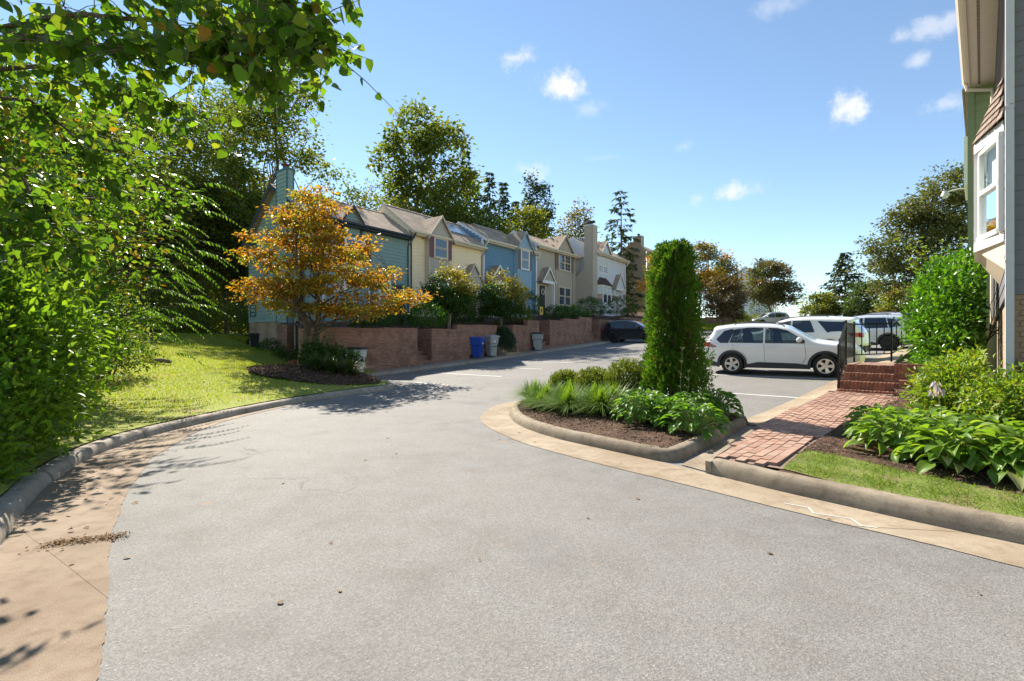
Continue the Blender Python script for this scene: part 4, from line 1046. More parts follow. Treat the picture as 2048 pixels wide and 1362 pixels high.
def car(name, label, loc, heading, L, H, Wd, wb, r_ov, top, arch_r, wheel_r, wins, pm, slope=(0, 0), spokes=5, alloy='alloy', clad=True, sill=.42, bumper=.48, tail=None, head=None, belt=1.02, tumble=.33, rails=True, door_x=(), handles=(), mirror_x=None, wind=None, rwin=None, privacy=0, group='cars parked along the lane'):
    """top: outline (x, z) from rear bottom over the roof to front bottom, x from the rear end; wind/rwin: index ranges of glass in the outline"""
    root = thing(name, label, 'car', loc, heading, group)
    root.rotation_mode = 'XYZ'; root.rotation_euler = (slope[0], slope[1], heading)
    x0 = -L / 2
    T = [(x + x0, z) for x, z in top]
    # resample outline
    O = []; seg = []
    for i, (a, b) in enumerate(zip(T[:-1], T[1:])):
        n = max(1, int(math.hypot(b[0] - a[0], b[1] - a[1]) / .07))
        for j in range(n): O.append((a[0] + (b[0] - a[0]) * j / n, a[1] + (b[1] - a[1]) * j / n)); seg.append(i)
    O.append(T[-1])
    # round the corners of the profile a little
    for _ in range(2):
        O = [O[0]] + [((p[0] + 2 * q[0] + r[0]) / 4, (p[1] + 2 * q[1] + r[1]) / 4) for p, q, r in zip(O[:-2], O[1:-1], O[2:])] + [O[-1]]
    wr, wf = x0 + r_ov, x0 + r_ov + wb
    zb = .24
    bot = [(T[-1][0] - .1, zb)]
    def arch(cx):
        a0 = math.asin(max(-1, min(1, (zb - wheel_r) / arch_r)))
        return [(cx + arch_r * math.cos(t), wheel_r + arch_r * math.sin(t)) for t in np.linspace(a0, math.pi - a0, 18)]
    bot += arch(wf) + [(wf - arch_r - .5, zb), (wr + arch_r + .5, zb)] + arch(wr) + [(T[0][0] + .1, zb)]
    loop = O + bot
    Oa = np.array(O)
    def halfw(x, z, d=None):
        x = np.asarray(x, float); z = np.asarray(z, float)
        w = np.full(x.shape, Wd / 2)
        w = w - np.clip(z - belt, 0, 9) * tumble - np.clip(belt - .10 - z, 0, 9) ** 2 * .05
        w = w + .018 * np.exp(-((z - (belt - .14)) / .07) ** 2)
        e = np.abs(x) / (L / 2)
        w = w - .20 * np.clip((e - .62) / .38, 0, 1) ** 2.2
        if d is None: d = polydist(np.stack([x.ravel(), z.ravel()], 1), O).reshape(x.shape)
        rr = .13; q = np.clip(d / rr, 0, 1)
        return w - rr * (1 - np.sqrt(np.clip(1 - (1 - q) ** 2, 0, 1)))
    W2 = [[(x + x0, z) for x, z in w['p']] for w in wins]
    pts = [Vector(p) for p in loop]; edges = [(i, (i + 1) % len(loop)) for i in range(len(loop))]
    for w in W2:
        b = len(pts)
        ww = []
        for a, c in zip(w, w[1:] + w[:1]):
            n = max(1, int(math.hypot(c[0] - a[0], c[1] - a[1]) / .12))
            ww += [(a[0] + (c[0] - a[0]) * j / n, a[1] + (c[1] - a[1]) * j / n) for j in range(n)]
        pts += [Vector(p) for p in ww]; edges += [(b + i, b + (i + 1) % len(ww)) for i in range(len(ww))]
    def inner_points(step):
        gx = np.arange(x0, -x0, step); gz = np.arange(zb, H, step); PX, PZ = np.meshgrid(gx, gz); P = np.stack([PX.ravel(), PZ.ravel()], 1)
        P = P[inpoly(P, loop)]; return P[polydist(P, loop + loop[:1]) > .03]
    P = inner_points(.075)
    ring = []
    for dd in (.015, .035, .06, .09, .12):
        for i in range(1, len(O) - 1):
            tx, tz = O[i + 1][0] - O[i - 1][0], O[i + 1][1] - O[i - 1][1]; l_ = math.hypot(tx, tz) or 1
            ring.append((O[i][0] + tz / l_ * dd, O[i][1] - tx / l_ * dd))
    ring = np.array(ring); ring = ring[inpoly(ring, loop)]
    P = np.concatenate([P[polydist(P, O) > .14], ring])
    for w in W2: P = P[~(inpoly(P, w)) & (polydist(P, w + w[:1]) > .015)]
    pts += [Vector(p) for p in P]
    res = geometry.delaunay_2d_cdt(pts, edges, [], 1, 1e-5)
    V2 = np.array([(v.x, v.y) for v in res[0]]); F3 = np.array([f for f in res[2] if len(f) == 3])
    cen = V2[F3].mean(1); ok = inpoly(cen, loop)
    for w in W2: ok &= ~inpoly(cen, w)
    F3 = F3[ok]
    hw = halfw(V2[:, 0], V2[:, 1])
    n = len(V2)
    Vl = np.stack([V2[:, 0], hw, V2[:, 1]], 1); Vr = Vl * [1, -1, 1]
    # across-the-car skin along the outline
    K = 11
    ho = halfw(Oa[:, 0], Oa[:, 1], np.zeros(len(Oa)))
    tang = np.gradient(Oa, axis=0); nr = nrm(np.stack([-tang[:, 1], tang[:, 0]], 1))
    ends = np.clip((np.abs(Oa[:, 0]) / (L / 2) - .8) / .2, 0, 1)
    bul = .035 + .085 * ends
    S = []
    ks = np.linspace(-1, 1, K)
    for k in ks:
        bb = bul * (1 - k * k)
        S.append(np.stack([Oa[:, 0] + nr[:, 0] * bb, ho * k, Oa[:, 1] + nr[:, 1] * bb], 1))
    S = np.stack(S, 1)                       # (m, K, 3)
    m = len(Oa)
    V = np.concatenate([Vl, Vr, S.reshape(-1, 3)])
    quads = []; gq = []
    segf = np.array(seg + [seg[-1]])
    def isglass(i):
        s_ = segf[i]
        return (wind and wind[0] <= s_ < wind[1]) or (rwin and rwin[0] <= s_ < rwin[1])
    for i in range(m - 1):
        for k in range(K - 1):
            q = [2 * n + i * K + k, 2 * n + i * K + k + 1, 2 * n + (i + 1) * K + k + 1, 2 * n + (i + 1) * K + k]
            (gq if isglass(i) and 0 < k < K - 2 else quads).append(q)
    me = npmesh('body', V, [np.concatenate([F3, F3[:, ::-1] + n]), np.array(quads)], pm, True)
    bm = bmesh.new(); bm.from_mesh(me); bmesh.ops.remove_doubles(bm, verts=bm.verts, dist=.002); bmesh.ops.recalc_face_normals(bm, faces=bm.faces)
    bmesh.ops.delete(bm, geom=[v for v in bm.verts if not v.link_faces], context='VERTS'); bm.to_mesh(me); bm.free()
    me.polygons.foreach_set('use_smooth', [True] * len(me.polygons)); me.set_sharp_from_angle(angle=R(55))
    body = link('body', me, root)
    if gq:
        ws = [q for q in gq if V[q[0]][0] > 0]; rs = [q for q in gq if V[q[0]][0] <= 0]
        for nm, qs in (('windscreen', ws), ('rear_window', rs)):
            if qs:
                qa = np.array(qs); u, inv = np.unique(qa, return_inverse=True)
                link(nm, npmesh(nm, V[u], [inv.reshape(qa.shape)], M['cglass'] if nm == 'windscreen' else M['cglass_d'], True), root)
    def patch(nm, poly, mat, off=.006, sides=(1, -1), parent=root, step=.08, lip=.02):
        pl = [(x + x0, z) for x, z in poly]
        for sgn in sides:
            v, f = sheet(pl, lambda a, b: np.zeros_like(a), step)
            y = halfw(v[:, 0], v[:, 1]) + off
            VV = np.stack([v[:, 0], sgn * y, v[:, 1]], 1)
            link(nm, npmesh(nm, VV, f, mat, True), parent)
    # windows
    for w, spec in zip(wins, W2):
        mat = M['cglass_d'] if w.get('dark') else M['cglass']
        patch('side_window', w['p'], mat, -.008, step=.1)
    # dark surround and pillars
    def surround(poly, wdt, nm='window_surround'):
        pl = [Vector((x + x0, z)) for x, z in poly]; c = sum(pl, Vector((0, 0))) / len(pl)
        for sgn in (1, -1):
            mb = MB()
            q = []
            for i, p in enumerate(pl):
                a, b = pl[i - 1], pl[(i + 1) % len(pl)]
                e1 = (p - a).normalized(); e2 = (b - p).normalized(); nn = Vector((e1.y + e2.y, -e1.x - e2.x))
                nn = nn.normalized() * wdt
                if (p + nn - c).length < (p - c).length: nn = -nn
                q.append((p, p + nn))
            vs = []
            for p, o in q:
                for v in (p, o):
                    h = float(halfw(np.array([v.x]), np.array([v.y]))[0]) + .004
                    vs.append((v.x, sgn * h, v.y))
            nq = len(q)
            mb.add(vs, [(2 * i, 2 * ((i + 1) % nq), 2 * ((i + 1) % nq) + 1, 2 * i + 1) for i in range(nq)])
            mb.build(nm, M['clad'], root)
    for w in wins: surround(w['p'], .028)
    # cladding
    lo = Oa[Oa[:, 1] < bumper]
    if clad:
        for cx in (wr, wf):
            aa = np.linspace(math.radians(-14), math.radians(194), 22)
            ro = arch_r + .075
            outer = [(cx - x0 + (ro if abs(math.cos(t)) < .72 else ro * 1.0) * math.cos(t), wheel_r + ro * math.sin(t)) for t in aa]
            innr = [(cx - x0 + arch_r * math.cos(t), wheel_r + arch_r * math.sin(t)) for t in aa[::-1]]
            patch('wheel_arch_trim', outer + innr, M['clad'], .016, step=.06)
        patch('sill_trim', [(wr - x0 + arch_r + .05, .245), (wf - x0 - arch_r - .05, .245), (wf - x0 - arch_r - .06, sill - .04), (wf - x0 - arch_r - .35, sill), (wr - x0 + arch_r + .4, sill + .02), (wr - x0 + arch_r + .06, sill - .06)], M['clad'], .012)
        xr = float(np.min(lo[lo[:, 0] < 0][:, 0])) - x0
        patch('bumper_trim', [(xr + .02, .3), (wr - x0 - arch_r - .04, .26), (wr - x0 - arch_r - .075, bumper - .08), (xr + .02, bumper + .06)], M['clad'], .010)
        patch('bumper_trim', [(L - .03, .3), (wf - x0 + arch_r + .04, .26), (wf - x0 + arch_r + .075, bumper - .1), (L - .05, bumper - .06)], M['clad'], .010)
        # rear and front lower valance
        for fr in (False, True):
            sel = [i for i in range(m) if Oa[i, 1] < bumper + (.06 if not fr else -.1) and ((Oa[i, 0] > 0) == fr)]
            if len(sel) > 1:
                vv = S[sel] + np.array([.008 if fr else -.008, 0, 0]); a = len(sel)
                idx = (np.arange(a - 1)[:, None] * K + np.arange(K - 1)[None]).ravel()
                link('bumper', npmesh('bumper', vv.reshape(-1, 3), [np.stack([idx, idx + 1, idx + K + 1, idx + K], 1)], M['clad'], True), root)
    # shut lines, handles
    for dx in door_x:
        pl = dx
        for sgn in (1, -1):
            mb = MB()
            for a, b in zip(pl[:-1], pl[1:]):
                n_ = max(1, int(math.hypot(a[0] - b[0], a[1] - b[1]) / .12))
                for j in range(n_):
                    p = (a[0] + (b[0] - a[0]) * j / n_ + x0, a[1] + (b[1] - a[1]) * j / n_); q = (a[0] + (b[0] - a[0]) * (j + 1) / n_ + x0, a[1] + (b[1] - a[1]) * (j + 1) / n_)
                    hp, hq = [float(halfw(np.array([t_[0]]), np.array([t_[1]]))[0]) + .002 for t_ in (p, q)]
                    e = Vector((q[0] - p[0], q[1] - p[1])).normalized(); ox, oz = -e.y * .0045, e.x * .0045
                    mb.add([(p[0] - ox, sgn * hp, p[1] - oz), (p[0] + ox, sgn * hp, p[1] + oz), (q[0] + ox, sgn * hq, q[1] + oz), (q[0] - ox, sgn * hq, q[1] - oz)], [(0, 1, 2, 3)])
            mb.build('door_gap', M['seat'], root)
    for hx, hz in handles:
        for sgn in (1, -1):
            h = float(halfw(np.array([hx + x0]), np.array([hz]))[0])
            me_ = MB().box(hx + x0 - .11, hx + x0 + .11, sgn * h - .012, sgn * h + sgn * .03, hz - .018, hz + .018).mesh('door_handle', pm)
            link('door_handle', me_, root)
    # lamps
    if tail: patch('tail_lamp', tail, M['lamp_red'], .010, step=.05)
    if head: patch('headlamp', head, M['lamp_clear'], .008, step=.05)
    # wheels
    for wx in (wr, wf):
        for sgn in (1, -1):
            wd = .215; yc = sgn * (Wd / 2 - .125)
            w_ = bpy.data.objects.new('wheel', None); COL.objects.link(w_); w_.parent = root; w_.location = (wx, yc, wheel_r); w_.rotation_euler = (0, rnd.uniform(0, 6), 0)
            rr = wheel_r; ri = rr * .64
            mb = MB(); mb.lathe([(ri, -wd / 2), (ri + .02, -wd / 2 - .006), (rr * .9, -wd / 2), (rr * .97, -wd / 2 + .02), (rr, -wd / 2 + .05), (rr, wd / 2 - .05), (rr * .97, wd / 2 - .02), (rr * .9, wd / 2), (ri + .02, wd / 2 + .006), (ri, wd / 2)], 'y', 36)
            mb.build('tyre', M['rubber'], w_, True, 40)
            o = sgn * wd / 2
            mb = MB(); mb.lathe([(ri + .004, o + sgn * .004), (ri - .02, o + sgn * .004), (ri - .03, o - sgn * .03), (ri - .035, -o * .5)], 'y', 36)
            mb.lathe([(.0, o - sgn * .012), (.045, o - sgn * .012), (.06, o - sgn * .03), (.06, o - sgn * .07)], 'y', 18)
            for k in range(spokes):
                a = 2 * math.pi * k / spokes
                for da, w1, w2 in ((0, .085, .125),) if spokes <= 6 else ((0, .035, .045),):
                    ca, sa = math.cos(a + da), math.sin(a + da); ta = (-sa, ca)
                    P_ = []
                    for (rad, hw_, yo) in ((.05, w1 / 2, o - sgn * .02), (ri * .6, w1 / 2 * .95, o - sgn * .014), (ri - .02, w2 / 2, o - sgn * .006)):
                        for sg in (-1, 1): P_.append((ca * rad + ta[0] * hw_ * sg, yo, sa * rad + ta[1] * hw_ * sg))
                        for sg in (-1, 1): P_.append((ca * rad + ta[0] * hw_ * sg * 1.05, yo - sgn * .035, sa * rad + ta[1] * hw_ * sg * 1.05))
                    fs = []
                    for q in (0, 4): fs += [(q, q + 1, q + 5, q + 4), (q, q + 4, q + 6, q + 2), (q + 1, q + 3, q + 7, q + 5)]
                    mb.add(P_, fs)
            mb.build('rim', M[alloy], w_, True, 35)
            mb = MB(); mb.lathe([(0, o - sgn * .09), (ri - .03, o - sgn * .09)], 'y', 24); mb.build('brake_disc', M['seat'], w_)
    # wheel wells and floor, seats
    mb = MB(); mb.box(x0 + .25, -x0 - .25, -Wd / 2 + .28, Wd / 2 - .28, .26, .62); mb.box(x0 + .35, wf - .35, -Wd / 2 + .16, Wd / 2 - .16, .60, .66); mb.box(wf - .55, wf + .3, -Wd / 2 + .3, Wd / 2 - .3, .6, .8)
    mb.box(wf - .62, wf - .5, -Wd / 2 + .17, Wd / 2 - .17, .6, belt - .02)
    for y in (-.38, .38):
        for sx in (x0 + L * .50, x0 + L * .30):
            mb.obox((sx, y, .98), (.07, 0, 0.02), (0, .23, 0), (-.05, 0, .36)); mb.obox((sx - .06, y, 1.42), (.045, 0, 0), (0, .12, 0), (0, 0, .085)); mb.obox((sx + .22, y, .72), (.25, 0, 0), (0, .24, 0), (0, 0, .07))
    mb.build('interior', M['seat'], root)
    # mirrors
    if mirror_x:
        mz = belt + .05
        for sgn in (1, -1):
            h = float(halfw(np.array([mirror_x + x0]), np.array([mz]))[0])
            mb = MB(); mb.lathe([(0, -.13), (.06, -.12), (.085, -.06), (.09, .04), (.07, .11), (0, .12)], 'y', 14)
            me_ = mb.mesh('mirror', pm, True)
            o_ = link('mirror', me_, root); o_.location = (mirror_x + x0, sgn * (h + .16), mz + .07); o_.scale = (.9, 1, 1)
            MB().bar((mirror_x + x0 + .02, sgn * h, mz - .02), (mirror_x + x0, sgn * (h + .1), mz + .0), .06, .05).build('mirror_arm', M['clad'], root)
    if rails:
        zr = H
        for sgn in (1, -1):
            ptsr = []
            for i in range(m):
                if Oa[i, 1] > H - .10 and -L * .28 < Oa[i, 0] < L * .14: ptsr.append((Oa[i, 0], sgn * (ho[i] - .03), Oa[i, 1] + .05))
            if len(ptsr) > 3:
                ptsr[0] = (ptsr[0][0], ptsr[0][1], ptsr[0][2] - .045); ptsr[-1] = (ptsr[-1][0], ptsr[-1][1], ptsr[-1][2] - .045)
                MB().tube(ptsr, .017, 6).build('roof_rail', M['clad'], root)
    return root, S, Oa, ho

RAV = dict(L=4.6, H=1.69, Wd=1.86, wb=2.69, r_ov=.98, arch_r=.405, wheel_r=.352,
    top=[(.14, .30), (.03, .42), (.0, .62), (.04, .86), (.07, 1.02), (.10, 1.12), (.38, 1.52), (.30, 1.585), (.45, 1.62), (.95, 1.675), (1.6, 1.69), (2.2, 1.665), (2.62, 1.58), (3.38, 1.13), (3.5, 1.10), (4.1, 1.02), (4.42, .92), (4.56, .78), (4.6, .60), (4.55, .42), (4.42, .28)],
    wind=(12, 13), rwin=(5, 6),
    wins=[dict(p=[(.62, 1.10), (.50, 1.20), (.74, 1.46), (.98, 1.52), (1.03, 1.50), (.86, 1.10)], dark=1), dict(p=[(.93, 1.10), (1.08, 1.51), (1.5, 1.56), (1.92, 1.56), (1.92, 1.09)], dark=0), dict(p=[(2.02, 1.09), (2.02, 1.56), (2.35, 1.53), (2.62, 1.45), (3.1, 1.14), (3.1, 1.08)], dark=0)],
    tail=[(.02, .96), (.06, 1.10), (.22, 1.10), (.50, .95), (.42, .92)], head=[(4.05, .93), (4.45, .80), (4.5, .72), (4.2, .82), (4.02, .88)], belt=1.06,
    door_x=[[(1.97, 1.05), (1.99, .45)], [(3.12, 1.05), (3.16, .62), (3.05, .42)], [(1.02, 1.05), (.98, .9), (1.35, .72), (1.48, .5)]], handles=[(1.10, .97), (2.18, .92)], mirror_x=2.98)
def put_car(spec, name, label, cx, cy, heading, pm, **kw):
    d = dict(spec); d.update(kw)
    hx, hy = math.cos(heading), math.sin(heading)
    wbh = d['wb'] / 2
    zf, zr = hr(cx + hx * wbh, cy + hy * wbh), hr(cx - hx * wbh, cy - hy * wbh)
    zl, zg = hr(cx - hy * .8, cy + hx * .8), hr(cx + hy * .8, cy - hx * .8)
    r_ = car(name, label, (cx, cy, (zf + zr) / 2 + .008), heading, pm=pm, slope=(math.atan2(zl - zg, 1.6), -math.atan2(zf - zr, 2 * wbh)), **d)
    return r_
hd = math.atan2(-.57, .82)
rav = put_car(RAV, 'white_suv', 'white sport utility car with black wheel arch trim parked by the brick steps', 9.16, 16.48, hd, M['p_white'])
# front grille and lamps of the near car
def nose(r_, d, zc=.62):
    root = r_[0]; L = d['L']
    MB().obox((L / 2 - .02, 0, zc), (.03, 0, 0), (0, .42, 0), (0, 0, .11)).build('grille', M['clad'], root)
nose(rav, RAV)
EXP = dict(RAV); EXP.update(L=5.05, H=1.78, Wd=2.0, wb=3.02, r_ov=1.1, arch_r=.43, wheel_r=.385,
    top=[(.12, .34), (.0, .5), (.0, .7), (.05, .9), (.06, 1.12), (.36, 1.60), (.25, 1.66), (.5, 1.70), (1.1, 1.76), (1.9, 1.78), (2.6, 1.74), (3.0, 1.64), (3.75, 1.19), (3.9, 1.16), (4.6, 1.08), (4.95, .95), (5.03, .75), (5.05, .55), (4.9, .32)], wind=(11, 12), rwin=(4, 5),
    wins=[dict(p=[(.62, 1.20), (.50, 1.30), (.62, 1.57), (1.5, 1.61), (1.15, 1.18)], dark=1), dict(p=[(1.62, 1.18), (1.80, 1.62), (2.42, 1.63), (2.42, 1.16)], dark=1), dict(p=[(2.52, 1.16), (2.52, 1.63), (2.95, 1.54), (3.5, 1.2), (3.5, 1.15)], dark=0)],
    tail=[(.03, .95), (.07, 1.14), (.5, 1.12), (.30, .98)], head=[(4.5, .98), (4.95, .85), (4.98, .78), (4.6, .85)], belt=1.12, bumper=.6, mirror_x=3.4, door_x=[[(2.47, 1.1), (2.5, .45)], [(1.5, 1.1), (1.5, .9), (1.72, .6)]], handles=[(1.75, 1.02), (2.68, .98)])
hx2 = Vector((math.cos(R(-44.4)), math.sin(R(-44.4))))
b_ = Vector((9.0, 16.3)) + Vector((.70, .714)) * 6.0 - hx2 * .9
exp_ = put_car(EXP, 'white_suv', 'white three row car parked tail towards the railing behind the nearest white car', b_.x, b_.y, R(-44.4) + math.pi, M['p_pearl'], spokes=6)
er = exp_[0]
# its tail: lamps that wrap round, glass frame, plate
for sg in (-1, 1):
    MB().obox((-2.50, sg * .70, 1.03), (.03, 0, 0), (0, .17, .0), (0, 0, .085)).build('tail_lamp', M['lamp_red'], er, True, 30)
MB().obox((-2.545, 0, .82), (.012, 0, 0), (0, .16, 0), (0, 0, .08)).build('number_plate', M['plate'], er)
MB().obox((-2.56, 0, .5), (.03, 0, 0), (0, .72, 0), (0, 0, .1)).build('bumper', M['clad'], er)
CRV = dict(RAV); CRV.update(L=4.62, H=1.68, Wd=1.85, wb=2.66, r_ov=1.02, wheel_r=.36,
    top=[(.14, .32), (.02, .46), (.0, .7), (.05, .92), (.08, 1.1), (.42, 1.52), (.34, 1.58), (.6, 1.63), (1.2, 1.68), (1.9, 1.675), (2.4, 1.62), (2.72, 1.53), (3.5, 1.12), (3.6, 1.08), (4.2, .98), (4.5, .85), (4.6, .7), (4.62, .5), (4.45, .3)], wind=(11, 12), rwin=(4, 5),
    wins=[dict(p=[(.55, 1.16), (.80, 1.46), (1.08, 1.52), (.98, 1.10)], dark=1), dict(p=[(1.06, 1.10), (1.16, 1.53), (1.95, 1.55), (1.95, 1.08)], dark=1), dict(p=[(2.05, 1.08), (2.05, 1.55), (2.5, 1.48), (3.2, 1.12), (3.2, 1.07)], dark=0)],
    tail=[(.02, .98), (.06, 1.1), (.30, 1.45), (.38, 1.42), (.22, 1.08), (.36, .98)], mirror_x=3.05)
b_ = Vector((9.0, 16.3)) + Vector((.70, .714)) * 11.8 + hx2 * .5
put_car(CRV, 'silver_car', 'silver blue car with dark wheels, its tail near the big round bush', b_.x, b_.y, R(-44.4) + math.pi, M['p_silver'], alloy='alloy_d', spokes=9)
b_ = Vector((9.0, 16.3)) + Vector((.70, .714)) * 17.6 + hx2 * .2
put_car(CRV, 'pale_car', 'pale car whose roof shows above the silver blue car', b_.x, b_.y, R(-44.4) + math.pi, M['p_silver'], alloy='alloy_d', spokes=9)
hb_ = math.atan2(-.6, .8)
put_car(CRV, 'black_car', 'glossy black car parked tail first at the brick wall left of the tall evergreen', 9.3, 36.6, hb_, M['p_black'], alloy='alloy_d', spokes=7)
put_car(CRV, 'silver_car', 'silver car parked at the crest of the lane under open sky', 32.2, 60.2, R(183), M['p_silver'], spokes=7)
# ------------------------------------------------------------------ vegetation
G = lambda *c: tuple(c)
LM = {}
LM['forest'] = leafmat('forest_leaf', ST(G(.085, .14, .036), G(.115, .175, .038), G(.16, .20, .042), G(.095, .145, .036), G(.20, .215, .045)), .6, .5, (1.3, 1.25, .5), .3)
LM['forest_y'] = leafmat('yellowing_leaf', ST(G(.11, .16, .028), G(.16, .19, .032), G(.22, .21, .04), G(.09, .13, .025), G(.13, .17, .03)), .6, .5, (1.3, 1.25, .5), .3)
LM['dark'] = leafmat('dark_leaf', ST(G(.055, .10, .036), G(.075, .125, .04), G(.10, .15, .045)), .45, .5, spec=.3)
LM['conifer'] = leafmat('conifer_needle', ST(G(.042, .070, .042), G(.058, .088, .05), G(.075, .10, .055)), .3, .6, spec=.2)
LM['orange'] = leafmat('orange_dogwood_leaf', ST(G(.34, .14, .022), G(.42, .21, .025), G(.48, .30, .03), G(.30, .10, .022), G(.36, .30, .032), G(.24, .24, .03), G(.40, .19, .022), G(.44, .33, .035)), .55, .5, (1.4, 1.25, .5), .3)
LM['rust'] = leafmat('rusty_leaf', ST(G(.20, .11, .05), G(.15, .11, .04), G(.09, .10, .03), G(.25, .14, .06), G(.08, .09, .03)), .4)
LM['oak'] = leafmat('oak_leaf', ST(G(.095, .115, .04), G(.125, .14, .045), G(.16, .16, .055), G(.075, .098, .034)), .42, .5, spec=.3)
LM['bright'] = leafmat('bright_shrub_leaf', ST(G(.10, .22, .018), G(.15, .29, .022), G(.21, .35, .035), G(.06, .14, .015), G(.17, .31, .025), G(.08, .17, .02)), .58, .42, (1.45, 1.3, .5), .4)
LM['golden'] = leafmat('golden_and_sunlit_leaf', ST(G(.36, .30, .035), G(.24, .25, .03), G(.32, .20, .03), G(.42, .36, .05), G(.16, .20, .025)), .5)  # gold of the dogwood; also paints sunlight onto the yard tree tops
LM['grass_r'] = leafmat('fine_lawn_blade', ST(G(.11, .20, .018), G(.14, .24, .022), G(.18, .27, .03), G(.09, .16, .016), G(.26, .24, .08), G(.13, .22, .02)), .5, .6, spec=.2)
LM['redbud'] = leafmat('heart_leaf', ST(G(.055, .14, .015), G(.085, .19, .018), G(.13, .245, .022), G(.036, .090, .012), G(.10, .20, .018), G(.065, .14, .02), G(.20, .25, .03)), .6, .40, (1.6, 1.45, .5), .45)
LM['redbud_y'] = leafmat('yellow_turning_leaf', ST(G(.30, .22, .02), G(.22, .20, .02), G(.34, .16, .02), G(.14, .17, .02)), .5)
LM['sumac'] = leafmat('pinnate_leaf', ST(G(.065, .16, .018), G(.095, .21, .02), G(.14, .25, .028)), .55, .45, (1.4, 1.3, .5), .35)
LM['holly'] = leafmat('glossy_holly_leaf', ST(G(.065, .18, .014), G(.095, .24, .016), G(.045, .125, .012), G(.13, .29, .018), G(.16, .33, .022)), .45, .32, spec=.5)
LM['nandina'] = leafmat('nandina_leaf', ST(G(.13, .24, .022), G(.19, .30, .03), G(.09, .18, .018), G(.28, .36, .05), G(.15, .27, .024), G(.30, .30, .04), G(.18, .30, .028)), .5, .45)
LM['hosta'] = leafmat('hosta_leaf', ST(G(.14, .27, .03), G(.18, .31, .04), G(.11, .22, .024), G(.22, .33, .06), G(.16, .29, .035)), .55, .42, (1.4, 1.3, .5), .4)
LM['hosta_y'] = leafmat('pale_hosta_leaf', ST(G(.28, .30, .10), G(.22, .27, .06), G(.40, .38, .18)), .4, .4)
LM['hosta_s'] = leafmat('island_hosta_leaf', ST(G(.085, .22, .024), G(.13, .28, .03), G(.07, .17, .022), G(.18, .33, .05)), .52, .42, (1.35, 1.25, .5), .4)
LM['arbor'] = leafmat('arborvitae_spray', ST(G(.055, .14, .016), G(.085, .19, .018), G(.12, .24, .024), G(.042, .11, .015), G(.075, .165, .018), G(.09, .20, .02), G(.17, .15, .045)), .42, .55, spec=.25)
LM['arbor_b'] = leafmat('dry_spray', ST(G(.16, .095, .035), G(.11, .075, .03), G(.13, .12, .03)), .3, .6)
LM['box'] = leafmat('olive_boxwood_leaf', ST(G(.13, .18, .018), G(.18, .22, .022), G(.09, .13, .015), G(.22, .24, .03)), .42, .45)
LM['blade'] = leafmat('grass_clump_blade', ST(G(.11, .22, .022), G(.16, .28, .03), G(.21, .31, .04), G(.13, .23, .024)), .5, .5)
LM['blade_v'] = leafmat('variegated_blade', ST(G(.07, .13, .03), G(.16, .20, .06), G(.05, .10, .025)), .35, .4)
LM['hedge'] = leafmat('hedge_leaf', ST(G(.036, .085, .016), G(.052, .11, .018), G(.07, .14, .02)), .34, .5, spec=.25)
LM['hedge_b'] = leafmat('bright_hedge_leaf', ST(G(.07, .17, .018), G(.10, .22, .02), G(.05, .13, .015)), .4)
LM['laurel'] = leafmat('grey_green_leaf', ST(G(.035, .075, .028), G(.05, .095, .035), G(.025, .055, .02)), .25)
LM['grass'] = leafmat('lawn_blade', ST(G(.24, .33, .03), G(.30, .38, .035), G(.37, .42, .05), G(.20, .29, .025), G(.44, .40, .12), G(.27, .35, .03)), .5, .6, spec=.2)
LM['litter'] = leafmat('fallen_leaf', ST(G(.22, .11, .045), G(.28, .16, .07), G(.14, .075, .04), G(.32, .22, .10)), .25, .7)
LM['chip'] = leafmat('bark_chip', ST(G(.10, .055, .035), G(.16, .095, .06), G(.06, .035, .025), G(.24, .165, .11), G(.13, .075, .05)), 0.02, .85)
LM['petal'] = leafmat('lilac_petal', ST(G(.45, .35, .58), G(.55, .45, .65)), .4)

def wobble(a, b, n, amp):
    a, b = Vector(a), Vector(b); L_ = (b - a).length
    o = [a]
    for i in range(1, n): 
        t = i / n; o.append(a.lerp(b, t) + Vector((rnd.uniform(-1, 1), rnd.uniform(-1, 1), rnd.uniform(-.6, .9))) * amp * L_ * math.sin(math.pi * t))
    return o + [b]

